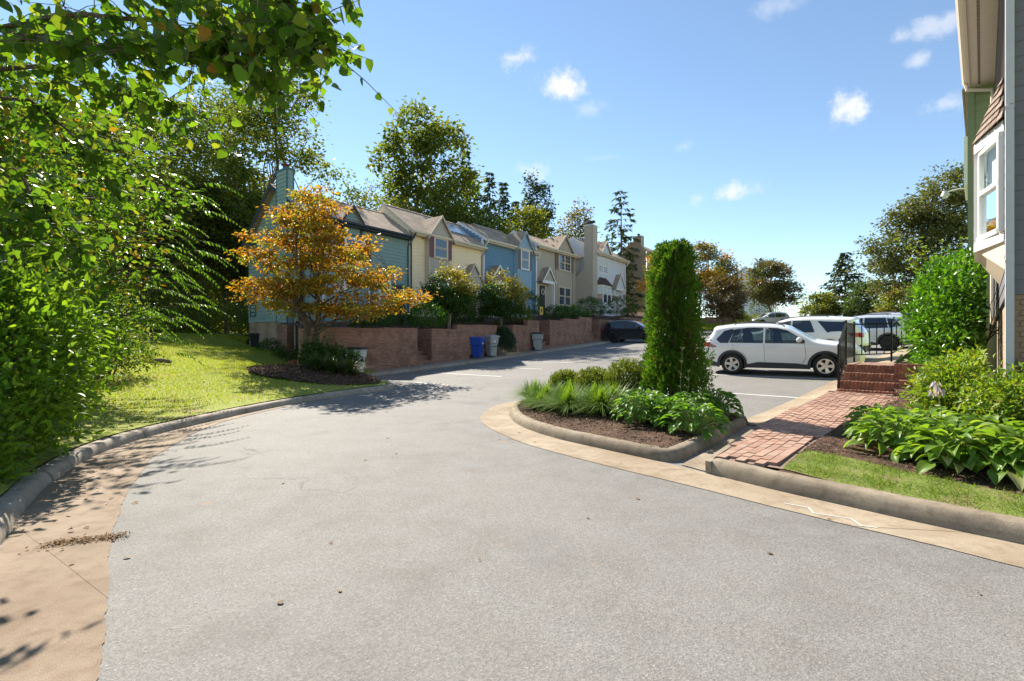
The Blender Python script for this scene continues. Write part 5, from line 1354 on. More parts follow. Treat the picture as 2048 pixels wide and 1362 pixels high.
def tree(name, label, loc, H, blobs, leaf, ll, n_cl, per, cl_r, trunk_r=.2, bark='bark', limbs=14, fork=.35, group=None, up=.5, wr=.55, shape='fold', leaf2=None, f2=0.0, lean=(0, 0), stems=1, shell=.55, cat='tree', twig=True, flat=1.0, droop=.1, sunlit_top=False):
    """blobs: crown ellipsoids (x, y, z, rx, ry, rz) above the root"""
    r_ = thing(name, label, cat, loc, 0, group)
    vol = np.array([b[3] * b[4] * b[5] for b in blobs]); pr = vol ** .7 / (vol ** .7).sum()
    C = []
    for i, b in enumerate(blobs):
        k = max(3, int(n_cl * pr[i])); d = randdir(k); q = shell + (1 - shell) * rng.random(k) ** .6
        q *= rng.uniform(.82, 1.08, k)
        C.append(np.array(b[:3]) + d * q[:, None] * np.array(b[3:]))
    C = np.concatenate(C)
    # trunk and limbs
    mb = MB(); tops = []
    for s in range(stems):
        a = 2 * math.pi * s / max(1, stems) + .6
        sp = 0 if stems == 1 else .35
        top = Vector((lean[0] + math.cos(a) * sp * 1.6 * (stems > 1), lean[1] + math.sin(a) * sp * (stems > 1), H * .8))
        base = Vector((math.cos(a) * .10 * (stems > 1), math.sin(a) * .08 * (stems > 1), -.15))
        P = wobble(base, top, 7, .035); rad = [trunk_r * (1.25 if i == 0 else 1) * (1 - .12 * i) for i in range(8)]
        mb.tube(P, rad, 9); tops.append((P, rad))
    ctr = C[rng.choice(len(C), min(limbs, len(C)), replace=False)]
    tips = []
    for c in ctr:
        P, rad = tops[rnd.randrange(len(tops))]
        zt = max(H * fork * .8, min(c[2] * rnd.uniform(.45, .8), H * .74)); f = zt / (H * .8 + .15); i = min(6, int(f * 7)); q = P[i].lerp(P[i + 1], f * 7 - i) if f * 7 - i < 1 else P[i + 1]
        br = wobble(q, c, 5, .10); r0 = rad[min(7, i)] * .5
        mb.tube(br, [r0, r0 * .75, r0 * .55, r0 * .4, r0 * .28, r0 * .14], 6, cap=False)
        tips.append(br)
    trunk = mb.build('trunk', M[bark], r_, True)
    if twig:
        tw = MB()
        T = np.array([[tuple(p) for p in t] for t in tips]).reshape(-1, 3)
        for c in C[rng.choice(len(C), min(len(C), 90), replace=False)]:
            j = np.argmin(((T - c) ** 2).sum(1) + rng.random(len(T)) * .3); q = wobble(T[j], c, 3, .12)
            w0 = max(.012, trunk_r * .10); tw.tube(q, [w0, w0 * .7, w0 * .5, w0 * .25], 4, cap=False)
        tw.build('branches', M[bark], trunk, True, kind='stuff')
    # leaves
    n = len(C) * per
    cs = np.repeat(C, per, 0); off = rng.normal(size=(n, 3)) * cl_r * np.array([1, 1, .62 * flat])
    sz = np.repeat(rng.uniform(.6, 1.25, len(C)), per)
    P = cs + off * sz[:, None]
    D = nrm(off * np.array([1, 1, .5]) + randdir(n) * cl_r * .9 + np.array([0, 0, -.25 * cl_r]))
    N = randdir(n, up * 2)
    L_ = ll * rng.uniform(.65, 1.25, n)
    if leaf2 and f2 > 0:
        sel = np.repeat((C[:, 2] + .5 * C[:, 0] + rng.normal(size=len(C)) * .25 > np.quantile(C[:, 2] + .5 * C[:, 0], 1 - f2)) if sunlit_top else rng.random(len(C)) < f2, per)  # picks the highest, outermost clusters for the painted sunlit colour
        for nm, s_, m_ in (('crown', ~sel, leaf), ('crown', sel, leaf2)):
            if s_.any():
                V, F = leaf_arrays(P[s_], D[s_], N[s_], L_[s_], wr, shape, droop); link(nm, npmesh('crown', V, F, LM[m_]), r_)
    else:
        V, F = leaf_arrays(P, D, N, L_, wr, shape, droop); link('crown', npmesh('crown', V, F, LM[leaf]), r_)
    return r_

def conifer(name, label, loc, H, rad, leaf='conifer', whorls=26, per=7, ll=.32, droop=.25, z0=.12, group=None, trunk_r=.2, power=.9, dens=16, up=0.0):
    r_ = thing(name, label, 'tree', loc, 0, group)
    mb = MB(); mb.tube([(0, 0, -.2), (0.05, 0, H * .5), (0, 0, H)], [trunk_r, trunk_r * .6, .02], 8)
    P = []; D = []; N = []
    br = MB()
    for w in range(whorls):
        f = w / (whorls - 1); z = H * (z0 + (1 - z0) * f) - .1
        R_ = rad * max(.03, (1 - f)) ** power
        for k in range(per):
            a = rnd.uniform(0, 6.283); l = R_ * rnd.uniform(.65, 1.15) + .05
            q = [Vector((math.cos(a) * l * t, math.sin(a) * l * t, z + l * (up * t - droop * t * t) + .06 * rnd.uniform(-1, 1))) for t in (0, .35, .7, 1)]
            br.tube(q, [.035, .025, .015, .006], 3, cap=False)
            m = max(4, int(dens * l / max(rad, .1) + 3))
            for j in range(m):
                t = rnd.uniform(.18, 1.02); i = min(2, int(t * 3)); p = q[i].lerp(q[i + 1], min(1, t * 3 - i))
                P.append(p + Vector((rnd.uniform(-.1, .1), rnd.uniform(-.1, .1), rnd.uniform(-.08, .05))) * ll * 2)
                aa = a + rnd.uniform(-1.1, 1.1); D.append((math.cos(aa), math.sin(aa), rnd.uniform(-.9, .15))); N.append((rnd.uniform(-.6, .6), rnd.uniform(-.6, .6), 1))
    t_ = mb.build('trunk', M['bark'], r_, True); br.build('branches', M['bark'], t_)
    V, F = leaf_arrays(np.array([tuple(p) for p in P]), np.array(D), np.array(N), ll * rng.uniform(.6, 1.3, len(P)), .42, 'fold', .15)
    link('crown', npmesh('crown', V, F, LM[leaf]), r_)
    return r_

def at(px, Z): return (px - 1024) / 960.0 * Z
def hz(py, Z): return CAM_H + (681 - py) / 960.0 * Z

# --- tall trees behind the houses
def behind(px, Z, ytop, w_px, label, leaf='forest', n_cl=150, per=46, cl=.55, ll=.46, name='tall_tree', base_y=560, group='tall trees behind the houses', blobs=None, fork=.35, **kw):
    x = at(px, Z); b = hbase(np.array([x]), np.array([Z]))[0]; H = hz(ytop, Z) - b; w = w_px * Z / 960 / 2
    zb = hz(base_y, Z) - b
    if blobs is None:
        mid = (zb + H) / 2; rz = (H - zb) / 2
        blobs = [(0, 0, mid, w * .8, w * .8, rz * .95), (w * .4, 0, mid - rz * .3, w * .6, w * .6, rz * .5), (-w * .45, 0, mid - rz * .15, w * .55, w * .6, rz * .5), (w * .1, 0, H - rz * .45, w * .6, w * .6, rz * .42)]
    return tree(name, label, (x, Z, b), H, blobs, leaf, ll, n_cl, per, cl, kw.pop('trunk_r', .26), fork=fork, group=group, **kw)
Zb = 50; k_ = Zb / 960
behind(840, 50, 212, 190, 'big round headed tree towering behind the cream house', blobs=[(-.6, 0, 21.5, 3.6, 3.4, 3.0), (2.4, 0, 20, 2.8, 3, 2.6), (-3.0, 0, 17.5, 2.2, 2.2, 2.2), (4.2, 0, 15.5, 2.2, 2.4, 2.6), (.4, 0, 16.6, 3.0, 2.8, 2.2), (-2.2, 0, 13.4, 2.6, 2.4, 2.4), (1.6, 0, 13.2, 3.0, 2.6, 2.4), (3.4, 0, 11.2, 2.6, 2.4, 2.2), (-1.2, 0, 10.2, 3.4, 2.6, 2.2)], n_cl=300, per=44, cl=.5, trunk_r=.34, limbs=26, shell=.4, leaf2='forest_y', f2=.4)
behind(548, 40, 70, 230, 'tall thin crowned tree with bare limbs above the teal chimney', blobs=[(.3, 0, 21, 3.0, 3, 3.6), (-2.6, 0, 18, 2.4, 2.4, 3.0), (2.0, 0, 16.4, 2.0, 2, 1.8), (-3.4, 0, 13.5, 2.4, 2.4, 2.6), (-1.2, 0, 11.0, 3.0, 2.6, 2.4), (1.2, 0, 11.5, 2.2, 2, 1.6)], n_cl=220, per=46, cl=.5, ll=.36, leaf2='forest_y', f2=.35, trunk_r=.30, limbs=24, shell=.35)
behind(668, 42, 302, 140, 'open young tree with sparse leaves behind the orange tree', n_cl=70, per=34, cl=.45, ll=.34, base_y=460, trunk_r=.16, limbs=22, blobs=[(-.3, 0, 13.5, 1.8, 1.8, 2.6), (1.6, 0, 12.0, 1.5, 1.5, 1.3), (-1.6, 0, 11, 1.5, 1.5, 1.4), (.4, 0, 9.6, 3, 2.4, 1.8)])
behind(735, 44, 372, 130, 'yellow green tree low behind the teal roof', 'forest_y', 80, 36, .5, .26, base_y=520, trunk_r=.16)
behind(800, 42, 392, 120, 'yellowish understorey tree below the big round tree', 'forest_y', 70, 36, .5, .26, base_y=500, trunk_r=.15)
behind(892, 47, 372, 120, 'dense dark green tree directly behind the cream roof', 'forest', 110, 40, .55, .30, base_y=520, trunk_r=.2)
behind(965, 48, 410, 110, 'dark bushy tree behind the blue house', 'dark', 90, 40, .5, .30, base_y=520, trunk_r=.2)
behind(1058, 50, 412, 100, 'yellow green tulip tree below the twin topped evergreen', 'forest_y', 110, 42, .5, .32, base_y=520, trunk_r=.18)
behind(1010, 47, 440, 50, 'small light green tree above the raised roof', 'forest_y', 40, 34, .4, .24, base_y=500, trunk_r=.12)
behind(1150, 58, 404, 78, 'reddish brown autumn tree left of the chimney', 'rust', 80, 34, .45, .32, base_y=520, leaf2='forest_y', f2=.45, trunk_r=.18)
for px, Z, yt, w, lab in ((932, 60, 302, 62, 'tallest of the dark conifers beside the round tree'), (980, 61, 345, 64, 'second dark conifer of the row right of the round tree'), (1007, 63, 366, 56, 'third dark conifer, lower than its neighbour'), (1030, 64, 402, 50, 'lowest dark conifer at the right end of its row'), (955, 66, 372, 50, 'dark conifer squeezed between two taller ones')):
    x = at(px, Z); b = hbase(np.array([x]), np.array([Z]))[0]; conifer('conifer', lab, (x, Z, b), hz(yt, Z) - b, w * Z / 960 * .72, whorls=30, per=8, ll=.6, droop=.35, z0=.2, group='dark conifers behind the houses', power=.75, dens=14, up=.1)
for px, yt, lab in ((1065, 343, 'left and taller spire of the twin topped evergreen'), (1086, 360, 'right and lower spire of the twin topped evergreen')):
    Z = 56; x = at(px, Z); b = hbase(np.array([x]), np.array([Z]))[0]; H = hz(yt, Z) - b
    tree('evergreen_tree', lab, (x, Z, b), H, [(0, 0, H - 1.5, .75, .8, 1.5), (0, 0, H - 3.4, 1.1, 1.1, 1.7), (.1, 0, H - 5.5, 1.3, 1.3, 2.0), (0, 0, H - 8, 1.4, 1.4, 2)], 'conifer', .34, 80, 34, .32, .16, shell=.4, group='twin topped evergreen', limbs=10)
Z = 62; x = at(1242, Z); b = hbase(np.array([x]), np.array([Z]))[0]
conifer('spruce_tree', 'thin spruce with drooping ragged branches right of the lavender house', (x, Z, b), hz(382, Z) - b, 3.6, whorls=21, per=5, ll=.62, droop=.32, z0=.2, power=.62, dens=20, trunk_r=.24, up=.18)
# --- woodland to the left
wood = [(250, 34, 150, 190, 'forest'), (340, 42, 190, 150, 'forest_y'), (415, 46, 170, 140, 'forest'), (465, 50, 130, 120, 'forest'), (300, 33, 330, 150, 'forest_y'), (390, 40, 330, 130, 'forest_y'), (450, 43, 390, 110, 'forest'), (500, 46, 330, 110, 'forest_y'), (180, 26, 210, 170, 'forest'), (90, 22, 200, 190, 'forest'), (600, 50, 400, 110, 'forest')]
wl_ = ['leafy tree at the near edge of the left woodland', 'tall tree of the left woodland under the overhanging branches', 'tree of the woodland against a patch of white cloud', 'tall woodland tree nearest the teal chimney', 'low spreading tree at the lawn edge', 'yellowing tree above the ferny leaves', 'mid green woodland tree left of the teal house', 'yellow green woodland tree just left of the teal chimney', 'woodland tree behind the leftmost shrubs', 'woodland tree deepest at the left edge', 'bushy tree showing beyond the teal roof']
for (px, Z, yt, w, lf), lab in zip(wood, wl_):
    behind(px, Z, yt, w, lab, lf, 170, 54, .6, .34, 'woodland_tree', 600, 'trees of the left woodland', trunk_r=.2)
def mass(name, label, cx, cy, rx, ry, z0, h, leaf, n, ll, kind=None, cat='shrub', group=None, hfun=None, per=30, cl=.28, stems=5, shell=.6, wr=.5, shape='fold', clip=None, leafobjs=0, leaf2=None, f2=0.0, up=.6, bot=-.35, parent=None, rot=0.0):
    """rounded shrub: stems and a leafy mantle"""
    r_ = thing(name, label, cat, (cx, cy, z0), 0, group)
    k = max(6, n // per); d = randdir(k, .15); d[:, 2] = np.maximum(d[:, 2], bot); q = shell + (1 - shell) * rng.random(k) ** .5
    q *= 1 + .10 * np.sin(d[:, 0] * 6 + cx) * np.sin(d[:, 1] * 5 + cy)
    C = d * q[:, None] * np.array([rx, ry, h * .5]) + np.array([0, 0, h * .5])
    if rot: C[:, :2] = C[:, :2] @ np.array([[math.cos(rot), math.sin(rot)], [-math.sin(rot), math.cos(rot)]])
    cs = np.repeat(C, per, 0); m = len(cs); off = rng.normal(size=(m, 3)) * cl
    P = cs + off; P[:, 2] = np.maximum(P[:, 2], .03)
    out = nrm(P - np.array([0, 0, h * .4])); D = nrm(out * .8 + randdir(m) * .9 + np.array([0, 0, .15])); N = nrm(randdir(m) * .8 + out * .5 + np.array([0, 0, up]))
    L_ = ll * rng.uniform(.6, 1.25, m)
    if clip is not None:
        ok = clip(P + np.array([cx, cy, z0])); P, D, N, L_, out = P[ok], D[ok], N[ok], L_[ok], out[ok]; m = len(P)
    mb = MB()
    for s in range(stems):
        a = 6.283 * s / stems; e = Vector((math.cos(a) * rx * .5, math.sin(a) * ry * .5, h * .7)); mb.tube(wobble((math.cos(a) * .06, math.sin(a) * .06, -.05), e, 4, .06), [.03, .025, .018, .012, .006], 5, cap=False)
        for _ in range(3):
            e2 = e + Vector((rnd.uniform(-1, 1) * rx * .5, rnd.uniform(-1, 1) * ry * .5, rnd.uniform(-.3, .3) * h)); mb.tube(wobble(e * .6, e2, 3, .08), [.014, .011, .008, .004], 4, cap=False)
    mb.build('stems', M['bark'], r_, True)
    lo = np.zeros(m, bool)
    if leafobjs:
        dist = np.linalg.norm(P + np.array([cx, cy, z0 - CAM_H]), axis=1) - .5 * (out * -nrm(np.array([[cx, cy, z0 + h * .5 - CAM_H]]))).sum(1) * 2
        lo[np.argsort(dist)[:leafobjs]] = True
        shp = [leaf_arrays([[0, 0, 0]], [[1, 0, 0]], [[0, 0, 1]], [1.0], wr * w_, shape, dr) for w_, dr in ((1, .05), (.9, .12), (1.1, .0))]
        ms = [npmesh('leaf', V, F, LM[leaf]) for V, F in shp]
        for i in np.where(lo)[0]:
            Dx = Vector(D[i]).normalized(); S_ = Dx.cross(Vector(N[i])).normalized(); Nn = S_.cross(Dx)
            o = link('leaf', ms[i % 3], r_); Mx = Matrix((Dx, S_ * -1, Nn)).transposed().to_4x4(); Mx.translation = Vector(P[i]); o.matrix_basis = Mx @ Matrix.Scale(L_[i], 4)
    rest = ~lo
    if leaf2:
        s2 = rest & (np.repeat(rng.random(k) < f2, per)[:m] if clip is None else rng.random(m) < f2)
        if s2.any():
            V, F = leaf_arrays(P[s2], D[s2], N[s2], L_[s2], wr, shape, .08); link('foliage', npmesh('foliage', V, F, LM[leaf2]), r_, kind='stuff')
        rest &= ~s2
    V, F = leaf_arrays(P[rest], D[rest], N[rest], L_[rest], wr, shape, .08); link('foliage', npmesh('foliage', V, F, LM[leaf]), r_, kind='stuff')
    return r_
# undergrowth along the wood's edge
ug = []
for (x, y, rx, ry, h) in ((-15, 15, 2.2, 2.6, 1.6), (-17, 19, 2.4, 2.6, 2.2), (-20, 24, 2.6, 3, 2.4), (-22, 29, 2.6, 3, 2.8), (-24, 34, 3, 3, 3), (-20.5, 33, 2.6, 3, 2.4), (-27, 26, 3, 4, 4), (-13.5, 11.5, 2, 2, 2.2), (-19, 38, 3, 3, 3.2), (-15, 41, 3, 3, 3.4)):
    k = 46; d = randdir(k, .3); C = d * np.array([rx, ry, h * .5]) + np.array([x, y, hl(x, y) + h * .42]); cs = np.repeat(C, 40, 0); off = rng.normal(size=cs.shape) * .3
    ug.append(leaf_arrays(cs + off, randdir(len(cs)), randdir(len(cs), 1.2), .17 * rng.uniform(.6, 1.3, len(cs)), .5))
fw = []
for i in range(46):
    x = -75 + i * 1.35 + rnd.uniform(-2, 2); y = 44 + rnd.uniform(0, 16) + abs(i - 30) * .2; h = rnd.uniform(7, 13); r0 = rnd.uniform(2.2, 3.6)
    k = 60; d = randdir(k, .1); C = d * np.array([r0, r0, h * .55]) * rng.uniform(.6, 1.0, k)[:, None] + np.array([x, y, 1.2 + h * .45]); cs = np.repeat(C, 26, 0); off = rng.normal(size=cs.shape) * .6
    fw.append(leaf_arrays(cs + off, randdir(len(cs)), randdir(len(cs), 1.0), .5 * rng.uniform(.6, 1.3, len(cs)), .6))
for i in range(22):
    x = -46 + i * 1.1; y = 30 + rnd.uniform(-1, 8); h = rnd.uniform(3, 5.5); r0 = 2.0
    if x > -17: y = 36 + rnd.uniform(0, 6)
    k = 44; d = randdir(k, .1); C = d * np.array([r0, r0, h * .55]) * rng.uniform(.6, 1.0, k)[:, None] + np.array([x, y, 1.6 + h * .45]); cs = np.repeat(C, 26, 0); off = rng.normal(size=cs.shape) * .45
    fw.append(leaf_arrays(cs + off, randdir(len(cs)), randdir(len(cs), 1.0), .32 * rng.uniform(.6, 1.3, len(cs)), .55))
V, F = joinarr(fw); link('far_woodland', npmesh('far_woodland', V, F, LM['forest_y']), None, kind='stuff')
V, F = joinarr(ug); link('undergrowth', npmesh('undergrowth', V, F, LM['forest']), None, kind='stuff')
mass('dark_hedge', 'dark clipped evergreen left of the teal house', -15.6, 29.5, 1.3, 1.3, hl(-15.6, 29.5), 3.4, 'dark', 5200, .12, cat='hedge', cl=.2)

# --- the orange dogwood
zt_ = float(hM(np.array(-7.5), np.array(17.9)))
dw = [(-.1, .1, 6.0, 1.3, 1.2, .8), (.5, 0, 5.3, 1.7, 1.6, .5), (-1.1, .2, 4.75, 1.6, 1.5, .42), (1.3, -.2, 4.5, 1.6, 1.6, .45), (-1.4, 0, 4.0, 1.2, 1.3, .38), (.4, .3, 4.0, 2.1, 2.0, .42), (2.0, 0, 3.3, 1.7, 1.8, .42),
      (-1.1, -.2, 3.0, 1.5, 1.6, .40), (.3, -.8, 2.9, 2.0, 1.6, .45), (3.0, .2, 2.55, 1.5, 1.5, .40), (-.9, .3, 2.35, 1.7, 1.7, .35), (1.3, -.5, 2.1, 1.6, 1.5, .36)]
tree('dogwood_tree', 'orange and gold dogwood in autumn leaf before the teal house', (-7.5, 17.9, zt_), 6.7, dw, 'orange', .145, 270, 54, .21, .13, bark='bark', limbs=26, fork=.22, stems=2, shell=.25, up=.9, wr=.55, shape='oval', flat=.55, droop=.22, leaf2='golden', f2=.28)
# --- trees in the front yards
def ytree(t, o, label, rx, rz, leaf, leaf2, h, bark='bark_pale', f2=.4, n=150):
    x, y = rowp(t, o); z = float(hY(np.array(x), np.array(y)))
    return tree('yard_tree', label, (x, y, z), h, [(0, 0, h - rz, rx, rx, rz), (-rx * .4, 0, h - rz * 1.2, rx * .6, rx * .7, rz * .7), (rx * .35, 0, h - rz * 1.3, rx * .6, rx * .7, rz * .65)], leaf, .13, n, 80, .2, .09, bark=bark, limbs=9, fork=.25, leaf2=leaf2, f2=f2, sunlit_top=True, shell=.5, group='round trees in the front yards')  # second leaf colour on top is sunlight painted into the crown
ytree(6.3, -4.3, 'round dark tree with a pale trunk left of the blue porch', 1.32, 1.25, 'hedge', 'golden', 3.25, f2=.16)
ytree(10.9, -4.2, 'round tree with a top painted sunlit gold before the blue house', 1.6, 1.55, 'hedge', 'golden', 3.3, f2=.26)
def hedge(t, o, rx, ry, h, label, leaf='hedge', n=3000, name='clipped_shrub', group='clipped shrubs in the front yards', ll=.095, **kw):
    x, y = rowp(t, o); z = float(hY(np.array(x), np.array(y)))
    return mass(name, label, x, y, rx, ry, z - .05, h, leaf, n, ll, group=group, cl=.10, stems=3, shell=.8, **kw)
hedge(4.2, -4.8, .95, .85, 1.35, 'bright green clipped shrub at the end of the first brick wall', 'hedge_b', 4200)
hedge(1.2, -4.4, 1.0, .8, 1.1, 'dark shrub in shade behind the first brick wall', n=2600)
hedge(2.9, -3.6, .8, .8, 1.2, 'dark shrub under the cream bay', n=2200)
hedge(7.7, -3.6, 1.1, .8, 1.2, 'dark shrub below the white porch railing', n=2600)
hedge(9.4, -2.6, 1.2, .8, 1.0, 'low dark shrub in front of the blue porch', n=2400)
hedge(12.3, -4.5, .9, .8, 1.0, 'olive shrub below the tree with the painted sunlit top', 'box', 2400)
hedge(15.0, -3.6, .75, .75, 1.9, 'tall rounded dark shrub beside the tan porch', n=3200)
for i, (t, lab) in enumerate(((16.6, 'first section of the dark clipped hedge, beside the flag'), (18.1, 'middle section of the dark clipped hedge'), (19.5, 'right end of the dark clipped hedge over the wall'))): hedge(t, -4.6, .95, .7, 1.05, lab, 'hedge' if i < 2 else 'hedge_b', 2600)
hedge(22.2, -4.4, 1.25, 1.1, 1.75, 'round clipped shrub under the lavender bay window', n=4200)
hedge(28.2, -4.4, 1.35, 1.2, 2.1, 'round dark shrub right of the lavender porch', n=4200)
hedge(30.6, -4.2, .7, .7, 1.1, 'small shrub right of the round dark shrub', n=1600)
# trailing shrub over the wall
x, y = rowp(9.2, -5.55); zz = 1.15
P = []; D = []; N = []
for i in range(420):
    a = rnd.uniform(0, 6.283); r0 = rnd.uniform(0, .5); x0_, y0_ = r0 * math.cos(a), r0 * math.sin(a) * .6; z0_ = rnd.uniform(.3, 1.35) * (1 - r0 * .5)
    lx_, ly_ = math.cos(a) * .6 + .5, math.sin(a) * .5 - .3
    for j in range(9):
        t = j / 9; P.append((x0_ + lx_ * t * .6, y0_ + ly_ * t * .6, z0_ + .25 * t - .9 * t * t)); D.append((lx_ + rnd.uniform(-.5, .5), ly_ + rnd.uniform(-.5, .5), .2 - 1.5 * t)); N.append((rnd.uniform(-.4, .4), rnd.uniform(-1, 0), .6))
tr_ = thing('trailing_shrub', 'dark bluish shrub trailing over the brick wall behind the grey bin', 'shrub', (x, y, zz), ROW)
V, F = leaf_arrays(P, D, N, .16 * rng.uniform(.6, 1.2, len(P)), .22, 'fold', .2); link('foliage', npmesh('foliage', V, F, LM['laurel']), tr_, kind='stuff')
MB().tube(wobble((0, .1, 1.2), (.1, .1, -.9), 4, .05), [.03, .03, .035, .04, .045], 6).build('stems', M['bark'], tr_, True)
# small flowering plant by the wall
x, y = rowp(20.0, -5.0); z = float(hY(np.array(x), np.array(y)))
mass('flowering_plant', 'small plant with lilac flowers at the end of the hedge wall', x, y, .3, .3, z, .75, 'hedge_b', 240, .08, cl=.06, stems=3, leaf2='petal', f2=.5)
# low plants round the teal house door
for (x, y, h, lab) in ((-10.3, 22.2, .5, 'low dark green plant by the basement door'), (-9.2, 21.3, .45, 'low leafy plant along the path to the basement door'), (-12.2, 24.4, .5, 'low shrub at the foot of the teal house brickwork')):
    mass('low_plant', lab, x, y, .75, .6, hl(x, y) - .02, h, 'hedge', 1100, .09, cl=.08, group='low plants at the teal house', stems=3)
x, y = -6.5, 17.5; mass('leafy_shrub', 'dark glossy shrub at the foot of the orange tree by the white bin', x, y, .75, .6, float(hM(np.array(x), np.array(y))), .72, 'hedge', 2600, .12, cl=.14, shape='oval')
x, y = -7.0, 17.2; mass('leafy_shrub', 'dark glossy shrub hugging the base of the orange tree', x, y, .42, .42, float(hM(np.array(x), np.array(y))), .8, 'hedge', 1500, .12, cl=.12, shape='oval')

# --- arching blade clumps
def clump(name, label, x, y, z, n, length, leaf, spread=.9, width=.012, group=None, base=.12, parent=None, up=1.0):
    r_ = thing(name, label, 'plant', (x, y, z), 0, group)
    a = rng.uniform(0, 2 * np.pi, n); l = length * rng.uniform(.55, 1.1, n); tl = rng.uniform(.15, 1.0, n) * spread; r0 = base * np.sqrt(rng.random(n))
    bx, by = r0 * np.cos(a * 1.7), r0 * np.sin(a * 1.7); ca, sa = np.cos(a), np.sin(a)
    V = []; K = 5
    for k in range(K):
        t = k / (K - 1); hx_ = l * tl * t * (.55 + .45 * t); hzz = l * up * (t - .55 * tl * t * t)
        w = width * (1 - t ** 2.2) * .5 + .0004
        for s in (-1, 1): V.append(np.stack([bx + ca * hx_ - sa * w * s, by + sa * hx_ + ca * w * s, np.maximum(hzz, .01)], 1))
    V = np.stack(V, 1)        # n, 2K, 3
    b = np.arange(n)[:, None] * 2 * K
    F = np.concatenate([b + [[2 * k, 2 * k + 1, 2 * k + 3, 2 * k + 2]] for k in range(K - 1)])
    link('blades', npmesh('blades', V.reshape(-1, 3), [F], LM[leaf]), r_, kind='stuff')
    return r_
isl = [(.55, 11.0, 'tall leftmost grass clump at the rounded tip of the island'), (.75, 10.2, 'grass clump just inside the rounded kerb of the island'), (1.2, 9.85, 'bright grass clump second from the rounded tip'), (1.62, 9.35, 'grass clump in front of the middle boxwood'), (1.25, 10.5, 'grass clump tucked before the leftmost boxwood'), (1.95, 9.25, 'grass clump nearest the island hostas'), (.6, 9.75, 'low grass clump by the kerb of the island'), (1.1, 9.15, 'grass clump leaning towards the kerb before the second clump'), (1.65, 8.8, 'grass clump nearest the kerb, left of the hostas')]
for i, (x, y, lab) in enumerate(isl):
    clump('grass_clump', lab, x, y, float(hI(np.array(x), np.array(y))) - .01, 900 if i != 6 else 600, .74 if i != 6 else .55, 'blade', 1.6, .015, 'grass clumps on the island', .20, up=.88)
for (x, y, lab) in ((-6.55, 16.15, 'variegated grass clump nearest the orange tree trunk'), (-6.0, 16.0, 'variegated grass clump in the middle of the mulch bed'), (-5.45, 16.15, 'variegated grass clump nearest the white bin')):
    clump('grass_clump', lab, x, y, float(hM(np.array(x), np.array(y))), 420, .80, 'blade_v', 1.5, .024, 'variegated clumps in the left bed', .2)
# upright needle shrubs
for (x, y, rx, h, lab) in ((1.25, 11.2, .36, .60, 'leftmost olive boxwood on the island'), (1.85, 10.75, .44, .66, 'middle olive boxwood on the island'), (2.45, 10.1, .46, .85, 'tall boxwood against the evergreen column')):
    z = float(hI(np.array(x), np.array(y))); r_ = thing('boxwood_shrub', lab, 'shrub', (x, y, z), 0, 'boxwood shrubs on the island')
    n = 1150; d = randdir(n, .25); d[:, 2] = np.maximum(d[:, 2], -.25); q = .5 + .5 * rng.random(n) ** .5; B = d * q[:, None] * np.array([rx, rx * .9, h * .5]) + np.array([0, 0, h * .45])
    tips = np.repeat(B, 9, 0); tt = np.tile(np.linspace(0, 1, 9), n)[:, None]; axis = nrm(np.repeat(d * .5 + np.array([0, 0, .9]), 9, 0) + rng.normal(size=(n * 9, 3)) * .05)
    P = tips + axis * tt * .14; P[:, 2] = np.maximum(P[:, 2], .02)
    D = nrm(axis * .7 + randdir(n * 9) * .8); V, F = leaf_arrays(P, D, randdir(n * 9, .6), .045 * rng.uniform(.7, 1.3, n * 9), .40, 'fold'); link('foliage', npmesh('foliage', V, F, LM['box']), r_, kind='stuff')
    mb = MB()
    for b_ in B[::9]: mb.tube([(0, 0, -.03), tuple(b_ * np.array([.6, .6, .6])), tuple(b_)], [.012, .008, .004], 4, cap=False)
    mb.build('stems', M['bark'], r_)
# --- the arborvitae column
ax_, ay_ = 3.18, 9.45; az_ = float(hI(np.array(ax_), np.array(ay_)))
av = thing('evergreen_column', 'tall columnar arborvitae standing on the kerbed island', 'tree', (ax_, ay_, az_))
Hc = 3.18
def rad_c(z): return np.interp(z, [0, .25, .6, 1.2, 1.8, 2.4, 2.8, 3.03, 3.18], [.50, .58, .54, .46, .41, .37, .33, .26, .08])
ns = 2600
zz_ = rng.uniform(.08, 1, ns) ** .95 * Hc; aa = rng.uniform(0, 2 * np.pi, ns)
lump = 1 + .14 * np.sin(aa * 3 + zz_ * 2.1) + .12 * np.sin(aa * 7 - zz_ * 4.7) + rng.normal(size=ns) * .085
rr_ = rad_c(zz_) * lump * (1 - .28 * rng.random(ns) ** 2.0)
notch = np.where(zz_ > 2.95, .16 * np.cos(aa * 1.0), 0)     # two leading tips
B = np.stack([rr_ * np.cos(aa) + np.where(zz_ > 2.6, -.16 * np.sign(np.sin(aa * 1 + .3)) * (zz_ - 2.6), 0), rr_ * np.sin(aa), zz_], 1)
per = 15
out = np.stack([np.cos(aa), np.sin(aa), np.full(ns, .0)], 1)
fan = nrm(np.cross(out, rng.normal(size=(ns, 3)) * .6 + np.array([0, 0, 1.0])))       # sprays stand on edge
axis = nrm(out * rng.uniform(.35, .8, ns)[:, None] + np.array([0, 0, .8]) + rng.normal(size=(ns, 3)) * .22)
u = rng.uniform(-1, 1, (ns, per)); v = rng.uniform(0, 1, (ns, per))
side = nrm(np.cross(axis, fan))
P = B[:, None] + axis[:, None] * (v * .15 - .05)[..., None] + side[:, None] * (u * (.02 + .05 * (1 - v)))[..., None]
D = nrm(axis[:, None] * 1.0 + side[:, None] * (u * 1.1)[..., None] + rng.normal(size=(ns, per, 3)) * .16)
N = np.broadcast_to(fan[:, None], P.shape) + rng.normal(size=P.shape) * .25
